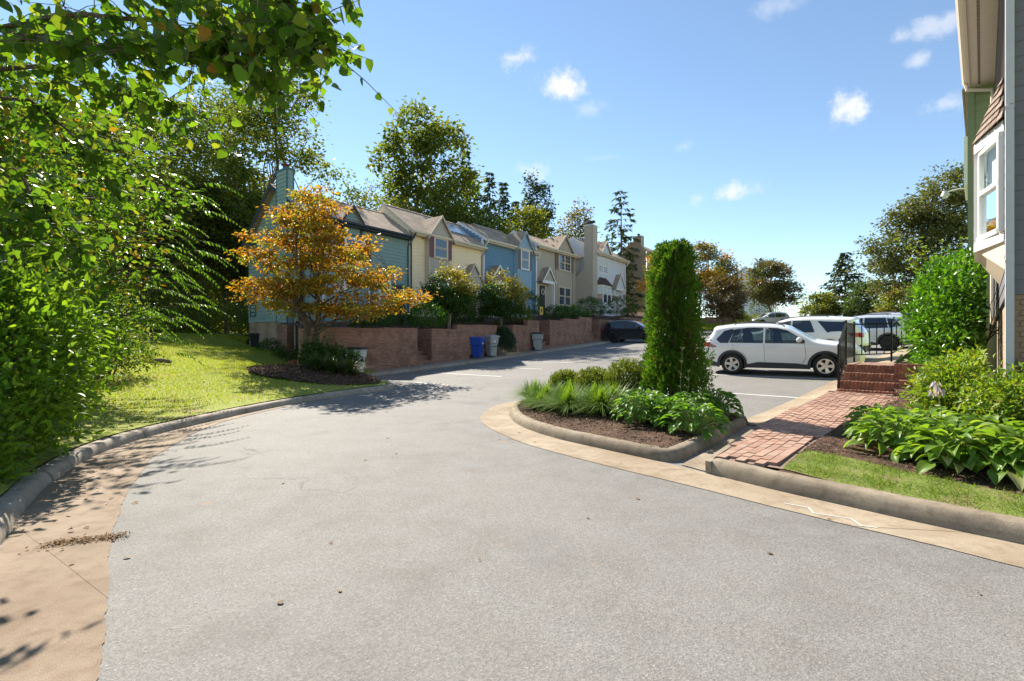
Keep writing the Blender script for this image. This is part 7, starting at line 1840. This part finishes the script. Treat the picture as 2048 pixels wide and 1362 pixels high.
# bay window: canted sides, three lights
P0, P1, P2, P3 = (.8, .02), (1.7, .28), (3.0, .28), (3.6, .02)
zB, zT = 3.10, 4.55
mb = MB()
for (z0, z1) in ((zB - .10, zB + .04), (zT, zT + .16)):
    mb.add([(x, y, z) for z in (z0, z1) for x, y in ((P0[0] - .05, P0[1]), (P1[0] - .03, P1[1] + .05), (P2[0] + .03, P2[1] + .05), (P3[0] + .05, P3[1]))], [(0, 1, 5, 4), (1, 2, 6, 5), (2, 3, 7, 6), (3, 0, 4, 7), (3, 2, 1, 0), (4, 5, 6, 7)])
for (x, y) in (P0, P1, P2, P3): mb.box(x - .055, x + .055, y - .05, y + .05, zB + .04, zT)
bay = mb.build('bay_window', M['white'], rb)
lace = NT('lace_curtain'); v_ = lace.coord('Object', (1, 1, .4)); n_ = lace.noise(26, v_, 3); c_ = lace.mix(n_, (.55, .60, .53), (.80, .82, .76)); lace = lace.done(lace.princ(c_, .8))
for (p, q_) in ((P0, P1), (P1, P2), (P2, P3)):
    a, b = Vector((*p, 0)), Vector((*q_, 0)); d = (b - a).normalized(); nn = Vector((-d.y, d.x, 0)); a2, b2 = a + d * .09, b - d * .09
    fr = MB(); zm = (zB + zT) / 2 + .05
    for (s, e, z0, z1, dp) in ((a2, a2 + d * .05, zB + .08, zT - .04, .03), (b2 - d * .05, b2, zB + .08, zT - .04, .03), (a2, b2, zB + .04, zB + .11, .05), (a2, b2, zT - .07, zT, .03), (a2, b2, zm - .03, zm + .03, .035)):
        fr.prism([s + nn * dp + Vector((0, 0, z0)), e + nn * dp + Vector((0, 0, z0)), e + nn * dp + Vector((0, 0, z1)), s + nn * dp + Vector((0, 0, z1))], (0, 0, 0), -nn * .06)
    fr.build('sash', M['white'], bay)
    for z0, z1, in_ in ((zB + .11, zm - .03, .012), (zm + .03, zT - .07, .0)):
        MB().add([a2 + nn * -in_ + Vector((0, 0, z0)), b2 + nn * -in_ + Vector((0, 0, z0)), b2 + nn * -in_ + Vector((0, 0, z1)), a2 + nn * -in_ + Vector((0, 0, z1))], [(0, 1, 2, 3)]).build('pane', M['bayglass'] if 'bayglass' in M else mat_carglass('clear_window_glass', (.9, .95, .93), .03, 1.12), bay)
    MB().add([a + nn * -.10 + d * .2 + Vector((0, 0, zB + .04)), b - d * .05 + nn * -.10 + Vector((0, 0, zB + .04)), b - d * .05 + nn * -.10 + Vector((0, 0, zT)), a + nn * -.10 + d * .2 + Vector((0, 0, zT))], [(0, 1, 2, 3)]).build('curtain', lace, bay)
# bay roof of single shingles
wr_ = [(.55, .0, 5.42), (3.9, .0, 5.42)]
E0, E1, E2, E3 = Vector((.62, .02, zT + .15)), Vector((1.66, .33, zT + .15)), Vector((3.05, .33, zT + .15)), Vector((3.8, .02, zT + .15))
A0, A1 = Vector((1.15, .012, 5.45)), Vector((3.3, .012, 5.45))
brf = MB().add([E0, E1, E2, E3, A0, A1, (1.15, 0, zT + .16), (3.3, 0, zT + .16)], [(0, 1, 4), (1, 2, 5, 4), (2, 3, 5)]).build('bay_roof', M['shingle_d'], rb)
shm = [plain('shingle_tan', (.27, .205, .16), .92, var=.2, scale=20, bump=.3), plain('shingle_brown', (.215, .16, .125), .92, var=.2, scale=20, bump=.3)]
for (e0, e1, t0, t1) in ((E0, E1, A0, A0), (E1, E2, A0, A1)):
    nrow = 7
    nrmv = (e1 - e0).cross((t0 - e0)).normalized()
    if nrmv.z < 0: nrmv = -nrmv
    for r0 in range(nrow):
        f0, f1 = r0 / nrow, min(1, (r0 + 1.15) / nrow)
        l0, l1 = e0.lerp(t0, f0), e1.lerp(t1, f0); u0, u1 = e0.lerp(t0, f1), e1.lerp(t1, f1)
        n = max(1, round((l1 - l0).length / .23))
        for k in range(n):
            sft = .5 * (r0 % 2) / n
            ka, kb = min(1, max(0, k / n + sft)), min(1, (k + 1) / n + sft - .02)
            if kb - ka < .02: continue
            p = [l0.lerp(l1, ka) + nrmv * .028, l0.lerp(l1, kb) + nrmv * .028, u0.lerp(u1, kb) + nrmv * .008, u0.lerp(u1, ka) + nrmv * .008]
            MB().prism(p, (0, 0, 0), -nrmv * .012).build('shingle', shm[(r0 * 3 + k * 5 + k // 2) % 2], brf)
MB().add([(.8, .0, zB - .1), (1.7, .28, zB - .1), (3.0, .28, zB - .1), (3.6, .0, zB - .1), (.8, 0, zB - .5), (3.6, 0, zB - .5)], [(0, 1, 4), (1, 2, 5, 4), (2, 3, 5)]).build('bay_base', M['cream'], rb)
# neighbouring sage green unit, stepped forward
gx_, gy_ = rbp(8.5, 0)
rg = thing('green_house', 'sage green townhouse beyond the grey one', 'house', (gx_, gy_, 0), RB)
mb = MB(); lap(mb, lambda a, z, o: (-o, a, z), [(-5, .3), (.48, .3), (.48, 8.2), (-5, 8.2)], .2, .014); mb.build('side_wall', M['green'], rg)
mb = MB(); lap(mb, lambda a, z, o: (a, .48 + o, z), [(0, .3), (9, .3), (9, 8.2), (0, 8.2)], .2, .014); mb.build('front_wall', M['green'], rg)
mb = MB(); mb.box(-.03, .1, .38, .51, .3, 8.2); mb.build('corner_board', M['green'], rg)
mb = MB(); mb.prism([(.05, .62, 8.26), (9, .62, 8.26), (9, -4, 11.2), (.05, -4, 11.2)], (0, 0, 0), (0, 0, -.08)); mb.build('roof', M['shingle'], rg)
mb = MB(); mb.box(.9, 2.9, .49, .60, 5.9, 7.25); bb = mb.build('bay', M['white'], rg)
# wall lamp on a long arm
lx, ly = 9.4, .62
lm = thing('wall_lamp', 'small hooded lamp on a thin arm out from the green house', 'lamp', (*rbp(13.6, .50), 6.75), RB)
MB().tube([(0, 0, .0), (0, .3, .06), (0, .62, .02)], .018, 6).build('lamp_arm', M['white'], lm)
MB().lathe([(.02, .06), (.07, .05), (.10, -.02), (.13, -.12), (.12, -.12), (0, -.02)], 'z', 14, (0, .66, 0)).build('lamp_hood', plain('grey_lamp_hood', (.45, .46, .48), .4), lm, True, 40)
MB().lathe([(0, -.2), (.06, -.19), (.10, -.12), (0, -.1)], 'z', 12, (0, .66, 0)).build('lamp_lens', M['blind'], lm, True, 40)
MB().box(-.06, .06, -.03, .01, -.1, .1).build('wall_plate', M['white'], lm)

# ------------------------------------------------------------------ brick walk
WALK = [(2.44, 5.86), (3.26, 6.84), (4.13, 7.92), (5.55, 9.34), (7.36, 11.08), (8.3, 10.3), (7.45, 9.15), (6.1, 8.02), (5.08, 7.38), (3.81, 6.22), (3.02, 5.34)]
def hW(x, y):
    d = (np.asarray(x) - 2.4) * .69 + (np.asarray(y) - 5.9) * .724
    return hR(x, y) + .148 + .012 * np.clip(d, 0, 9)
walk = bpy.data.objects.new('brick_path', None); COL.objects.link(walk); walk['kind'] = 'structure'
V, F = sheet(WALK, lambda x, y: hW(x, y) - .012, .3)
link('sand_bed', npmesh('sand_bed', V, F, plain('dark_joint_sand', (.22, .15, .115), .95), True), walk)
pb = []
for i, c in enumerate([(.35, .215, .155), (.31, .18, .13), (.37, .235, .17), (.29, .17, .125), (.35, .23, .17)]):
    pb.append(plain('paver_clay_%d' % i, c, .88, var=.22, scale=16, bump=.25))
def brickmesh(l, w, h, mat, bev=.006):
    bm = bmesh.new(); bmesh.ops.create_cube(bm, size=1.0)
    for v in bm.verts: v.co = Vector((v.co.x * l, v.co.y * w, v.co.z * h))
    bmesh.ops.bevel(bm, geom=[e for e in bm.edges if all(v.co.z > 0 for v in e.verts)], offset=bev, segments=1, affect='EDGES')
    me = bpy.data.meshes.new('brick'); bm.to_mesh(me); bm.free(); me.materials.append(mat); return me
BMS = [brickmesh(.209, .104, .06, m_, .004) for m_ in pb]
ux, uy = .69, .724; vx, vy = .724, -.69
cand = []
for r_i in range(-4, 26):
    for k in range(-2, 44):
        d = k * .213 + (.106 if r_i % 2 else 0); s = r_i * .107
        x, y = 2.44 + ux * d + vx * s, 5.86 + uy * d + vy * s
        cand.append((x, y, d, r_i))
cp_ = np.array([(c[0], c[1]) for c in cand]); okk = inpoly(cp_, WALK) & (polydist(cp_, WALK + WALK[:1]) > .045)
cand = sorted([c for c, o in zip(cand, okk) if o], key=lambda c: c[1])
ext = MB(); angw = math.atan2(uy, ux)
for i, (x, y, d, r_i) in enumerate(cand):
    z = float(hW(np.array(x), np.array(y))) - .03 + .012 + rnd.uniform(-.004, .004) + .006 * math.sin(x * 3 + y * 2)
    a = angw + rnd.uniform(-.02, .02); q_ = rnd.randrange(5)
    if i < 300:
        o = link('brick', BMS[q_], walk); o.location = (x, y, z); o.rotation_euler = (rnd.uniform(-.02, .02), rnd.uniform(-.02, .02), a)
    else:
        ca, sa = math.cos(a), math.sin(a); ext.obox((x, y, z), (ca * .1025, sa * .1025, 0), (-sa * .05, ca * .05, 0), (0, 0, .03), q_)
if ext.v: ext.build('brick', pb, walk, kind='stuff')

# ------------------------------------------------------------------ brick steps with railing
sx_, sy_ = 7.40, 10.98
st = thing('brick_steps', 'flight of red brick steps rising from the brick path', 'steps', (sx_, sy_, 0), RB)
# local frame: x up the flight, y to the left (towards the bays); the flight spans y from -1.12 to 0
z0s = float(hW(np.array(sx_), np.array(sy_))) - .02
RIS = [(-.05, .075), (.12, .255), (.50, .425), (.88, .60)]
sb = [plain('step_clay_%d' % i, c, .88, var=.3, scale=12, bump=.25) for i, c in enumerate([(.30, .13, .08), (.26, .115, .075), (.33, .155, .10), (.22, .105, .07)])]
rowlock = [brickmesh(.20, .062, .09, m_, .005) for m_ in sb]
for i, (xs, h) in enumerate(RIS):
    x1 = RIS[i + 1][0] if i + 1 < len(RIS) else 2.6
    y0 = -1.12 if i < 2 else -1.0
    MB().box(xs + .03, 2.6, y0 + .01, -.01, -.3, z0s + h - .03).build('step_core', plain('step_core_mortar', (.20, .13, .09), .95), st)
    n = int(-y0 / .072)
    for k in range(n):
        o = link('brick', rowlock[(k * 5 + i * 3 + k // 3) % 4], st); o.location = (xs + .10, y0 + .036 + k * .072, z0s + h - .045 + rnd.uniform(-.003, .003))
    # risers below the nosing
    if i > 0:
        for k in range(5):
            MB().box(xs + .012, xs + .05, y0 + .004 + k * (-y0 / 5), y0 - .004 + (k + 1) * (-y0 / 5), z0s + RIS[i - 1][1] + .002, z0s + h - .092).build('brick', sb[(k + i) % 4], st)
# landing bricks
for a in range(7):
    for k in range(9):
        o = link('brick', BMS[(a * 3 + k * 2) % 5], st); o.location = (1.22 + a * .206, -.06 - k * .107, z0s + .60 - .028)
# cheek walls: low near pier and the stepped back wall
ck = thing('cheek_wall', 'low red brick wall stepping up beside the brick steps', 'wall', (sx_, sy_, 0), RB)
cw = [brickmesh(.198, .09, .062, m_, .004) for m_ in sb]
def brickblock(x0, x1, y0, y1, zt, zb, cap=True):
    MB().box(x0 + .02, x1 - .02, y0 + .02, y1 - .02, zb - .3, zt - .02).build('wall_core', plain('wall_mortar', (.27, .20, .15), .95), ck)
    zc = zt
    if cap:
        n = int((y1 - y0) / .105)
        for k in range(n):
            MB().box(x0 - .004, x0 + .2, y0 + .004 + k * (y1 - y0) / n, y0 - .004 + (k + 1) * (y1 - y0) / n, zt - .1, zt).build('brick', sb[(k * 3) % 4], ck)
        zc = zt - .108
    row = 0
    while zc - .062 > zb - .05:
        off = .1 if row % 2 else 0
        y = y0 - off
        while y < y1 - .01:
            a, b = max(y, y0), min(y + .2, y1)
            if b - a > .03: MB().box(x0, x0 + .09, a + .004, b - .004, zc - .062, zc).build('brick', sb[rnd.randrange(4)], ck)
            y += .208
        zc -= .07; row += 1
brickblock(-.02, .35, -2.1, -1.13, z0s + .33, z0s)
brickblock(.50, .8, -2.3, -1.02, z0s + .66, z0s + .1)
brickblock(.86, 2.6, -2.3, -1.62, z0s + .92, z0s + .4, False)
# side faces towards the steps
MB().box(.52, 2.6, -1.06, -1.0, z0s, z0s + .66).build('side_face', M['brick_red'], ck)

rlg = thing('iron_railing', 'black iron handrail with thin bars beside the brick steps', 'railing', (sx_, sy_, 0), RB)
zl_ = z0s + .60
A = (.05, -.05, z0s + .02); B = (1.0, -.03, zl_); C = (2.25, .0, zl_); D = (3.18, -.67, zl_ + .03); E_ = (5.2, -1.0, zl_ + .42)
def rail(a, b, h=1.0, low=.14, n=8, t=.022):
    a, b = Vector(a), Vector(b); up = Vector((0, 0, 1))
    MB().bar(a + up * h, b + up * h, .045, .035).build('top_rail', M['black_metal'], rlg)
    MB().bar(a + up * low, b + up * low, .032, .028).build('bottom_rail', M['black_metal'], rlg)
    for k in range(1, n):
        p = a.lerp(b, k / n); MB().bar(p + up * low, p + up * h, t, t, (1, 0, 0)).build('baluster', M['black_metal'], rlg)
rail(A, B, 1.0, .16, 7, .016); rail(B, C, 1.0, .16, 8, .016); rail(C, D, 1.0, .2, 5); rail(D, E_, 1.0, .2, 5)
for p in (A, B, C, D, E_): MB().bar(Vector(p) - Vector((0, 0, .02)), Vector(p) + Vector((0, 0, 1.07)), .042, .042, (1, 0, 0)).build('post', M['black_metal'], rlg)
MB().bar((1.0, .1, zl_ + .02), (1.1, .12, zl_ + .62), .03, .03, (1, 0, 0)).build('brace', M['black_metal'], rlg)

# ------------------------------------------------------------------ bins
M['bin_w'] = plain('white_bin_plastic', (.58, .58, .54), .5, var=.08)
M['bin_g'] = plain('grey_bin_plastic', (.36, .37, .37), .5, var=.08)
M['bin_b'] = plain('blue_bin_plastic', (.018, .075, .42), .4, var=.08)
M['bin_k'] = plain('black_bin_plastic', (.014, .016, .02), .5)
def wheelie(label, x, y, rz, body, lid, h=1.0, lidded=True):
    z = hr(x, y) + .13
    r_ = thing('wheelie_bin', label, 'bin', (x, y, z), rz, 'wheeled bins along the row kerb')
    mb = MB()
    def ring(w, d, zz, oy=0): return [(-w, -d + oy, zz), (w, -d + oy, zz), (w, d + oy, zz), (-w, d + oy, zz)]
    lv = [ring(.20, .22, .05), ring(.235, .265, h * .62), ring(.265, .295, h * .64), ring(.285, .325, h * .93), ring(.305, .345, h * .935), ring(.305, .345, h * .965)]
    vs = [p for l_ in lv for p in l_]
    mb.add(vs, [(i * 4 + k, i * 4 + (k + 1) % 4, (i + 1) * 4 + (k + 1) % 4, (i + 1) * 4 + k) for i in range(len(lv) - 1) for k in range(4)] + [(3, 2, 1, 0), (20, 21, 22, 23)])
    me = mb.mesh('body', body); bm = bmesh.new(); bm.from_mesh(me); bmesh.ops.bevel(bm, geom=[e for e in bm.edges if abs((e.verts[0].co - e.verts[1].co).normalized().z) > .6], offset=.035, segments=3, affect='EDGES'); bm.to_mesh(me); bm.free()
    b_ = link('body', me, r_)
    MB().box(-.14, .14, -.292, -.262, h * .30, h * .42).build('front_grip', body, r_)
    MB().box(-.05, .05, -.325, -.300, h * .70, h * .78).build('badge', M['white'], r_)
    mb = MB(); mb.bar((-.2, -.30, h * .5), (.2, -.30, h * .5), .03, .03); mb.build('lift_bar', M['bin_k'], r_)
    mb = MB(); mb.add([(-.32, -.37, h * .965), (.32, -.37, h * .965), (.32, .35, h * .965), (-.32, .35, h * .965), (-.29, -.33, h * 1.02), (.29, -.33, h * 1.02), (.29, .33, h * 1.04), (-.29, .33, h * 1.04), (-.2, -.2, h * 1.05), (.2, -.2, h * 1.05), (.2, .2, h * 1.06), (-.2, .2, h * 1.06)],
                      [(0, 1, 5, 4), (1, 2, 6, 5), (2, 3, 7, 6), (3, 0, 4, 7), (4, 5, 9, 8), (5, 6, 10, 9), (6, 7, 11, 10), (7, 4, 8, 11), (8, 9, 10, 11), (3, 2, 1, 0)])
    mb.build('lid', lid, r_)
    MB().bar((-.24, .40, h * .93), (.24, .40, h * .93), .03, .03).bar((-.24, .33, h * .90), (-.24, .41, h * .93), .025, .03).bar((.24, .33, h * .90), (.24, .41, h * .93), .025, .03).build('handle', body, r_)
    for sx in (-1, 1):
        w_ = MB().lathe([(.0, -.03), (.10, -.03), (.11, -.015), (.11, .015), (.10, .03), (0, .03)], 'y', 16).mesh('wheel', M['rubber'], True, 40)
        o = link('wheel', w_, r_); o.location = (sx * .25, .24, .11); o.rotation_euler = (0, 0, R(90))
    return r_
fr_ = ROW
wheelie('white wheeled bin with a black lid by the mulch bed and orange tree', -6.2, 19.15, fr_ + R(28), M['bin_w'], M['bin_k'])
wheelie('blue wheeled bin against the brick wall', -1.85, 25.5, fr_ + R(20), M['bin_b'], M['bin_b'], 1.08)
wheelie('pale grey wheeled bin with a grey lid touching the blue one', -1.12, 26.25, fr_ - R(15), M['bin_g'], M['bin_g'], 1.12)
wheelie('grey wheeled bin with a dark lid, alone before the short wall', 1.6, 29.85, fr_ + R(24), M['bin_g'], M['bin_k'], 1.06)
z_ = hl(-14.1, 26.6)
bb = thing('black_bin', 'black lidded tub beside the teal house on the lawn', 'bin', (-14.1, 26.6, z_), R(35))
mb = MB(); mb.add([(-.3, -.25, 0), (.3, -.25, 0), (.3, .25, 0), (-.3, .25, 0), (-.37, -.31, .68), (.37, -.31, .68), (.37, .31, .68), (-.37, .31, .68)], [(0, 1, 5, 4), (1, 2, 6, 5), (2, 3, 7, 6), (3, 0, 4, 7), (3, 2, 1, 0), (4, 5, 6, 7)]); mb.build('body', M['bin_k'], bb)
mb = MB(); mb.box(-.42, .42, -.36, .36, .683, .75); mb.box(-.37, .37, -.31, .31, .75, .78); mb.build('lid', M['bin_k'], bb)
# cone, pot, log
zc = float(hM(np.array(-7.72), np.array(17.55)))
cn = thing('traffic_cone', 'faded orange cone standing on the mulch by the tree trunk', 'cone', (-7.72, 17.55, zc - .01), .3)
co = plain('faded_orange_plastic', (.55, .30, .15), .7, var=.2)
MB().box(-.19, .19, -.19, .19, 0, .035).build('base', co, cn)
MB().lathe([(.155, .035), (.14, .07), (.075, .46), (.07, .5), (.05, .5), (.05, .45)], 'z', 20).build('body', co, cn, True, 40)
zc = hl(-8.5, 18.7)
pt = thing('flower_pot', 'small terracotta flower pot left of the faded cone', 'pot', (-8.5, 18.7, zc - .01))
tm = plain('terracotta', (.36, .13, .075), .85)
MB().lathe([(0, 0), (.12, 0), (.17, .22), (.19, .22), (.195, .28), (.165, .28), (.15, .23), (0, .22)], 'z', 20).build('body', tm, pt, True, 40)
zc = hl(-11.6, 15.6)
lg = MB().tube([(-.5, 0, .03), (-.15, .05, .07), (.25, 0, .09), (.6, -.05, .05)], [.06, .09, .085, .05], 10).build('log', M['bark'], None, True)
lg.location = (-11.8, 15.8, hl(-11.8, 15.8)); lg['label'] = 'weathered log lying on the lawn bank'; lg['category'] = 'log'
# garden flag, hanging decorations
fx, fy = rowp(13.9, -5.1); zf = float(hY(np.array(fx), np.array(fy)))
fl = thing('garden_flag', 'small yellow garden flag with a house picture above the retaining walls', 'flag', (fx, fy, zf), ROW)
MB().tube([(-.02, 0, 0), (-.02, 0, 1.1)], .008, 6).tube([(-.02, 0, 1.08), (.42, 0, 1.08)], .007, 6).build('stand', M['black_metal'], fl)
MB().box(.02, .40, -.006, .006, .52, 1.05).build('cloth', plain('yellow_flag_cloth', (.55, .42, .10), .8), fl)
MB().prism([(.1, -.009, .68), (.32, -.009, .68), (.32, -.009, .84), (.21, -.009, .96), (.1, -.009, .84)], (0, 0, 0), (0, .002, 0)).build('print', plain('brown_print', (.25, .10, .05), .8), fl)
for (t, o, z, lab, col) in ((14.95, -.30, 5.25, 'blue hanging bag on the door of the blue house', (.08, .36, .62)),):
    x, y = rowp(t, o); hg = thing('hanging_bag', lab, 'bag', (x, y, z), ROW)
    MB().lathe([(0, -.38), (.16, -.36), (.23, -.2), (.16, .05), (.05, .25), (0, .3)], 'z', 14).build('body', plain('blue_bag_cloth', col, .7), hg, True)
    MB().tube([(0, 0, .28), (.0, .1, .5)], .012, 6).build('strap', M['white'], hg)
x, y = rowp(21.9, -.12)
wrt = thing('wreath', 'pale round wreath on the dark door of the tan house', 'wreath', (x, y, 5.75), ROW)
tor = MB(); tor.tube([(math.cos(a) * .22, 0, math.sin(a) * .22) for a in np.linspace(0, 2 * math.pi, 21)], .055, 8, cap=False); tor.build('ring', plain('cream_dried_flowers', (.55, .50, .42), .9, var=.4, scale=30), wrt, True)
# lamp post at the top of the lane with its cable
x, y = (15.2, 54.0); zp = hr(x, y)
lp = thing('lamp_post', 'slender white post with a cable beside the brown house', 'post', (x, y, zp))
MB().tube([(0, 0, 0), (0, 0, 5.0), (0, 0, 8.3)], [.16, .13, .10], 10).build('pole', M['white'], lp, True)
MB().tube([(0, 0, 8.3), (0, 0, 9.1)], .13, 8).build('pole_cap', plain('grey_pole_cap', (.3, .3, .31), .6), lp, True)
ca = MB(); ca.tube([(0, 0, 8.9)] + [(k * .9, k * -1.2, 8.9 + .04 * k + .02 * (k - 6) ** 2 * .3) for k in range(1, 4)], .02, 5); ca.build('cable', plain('grey_cable', (.25, .25, .26), .7), lp)
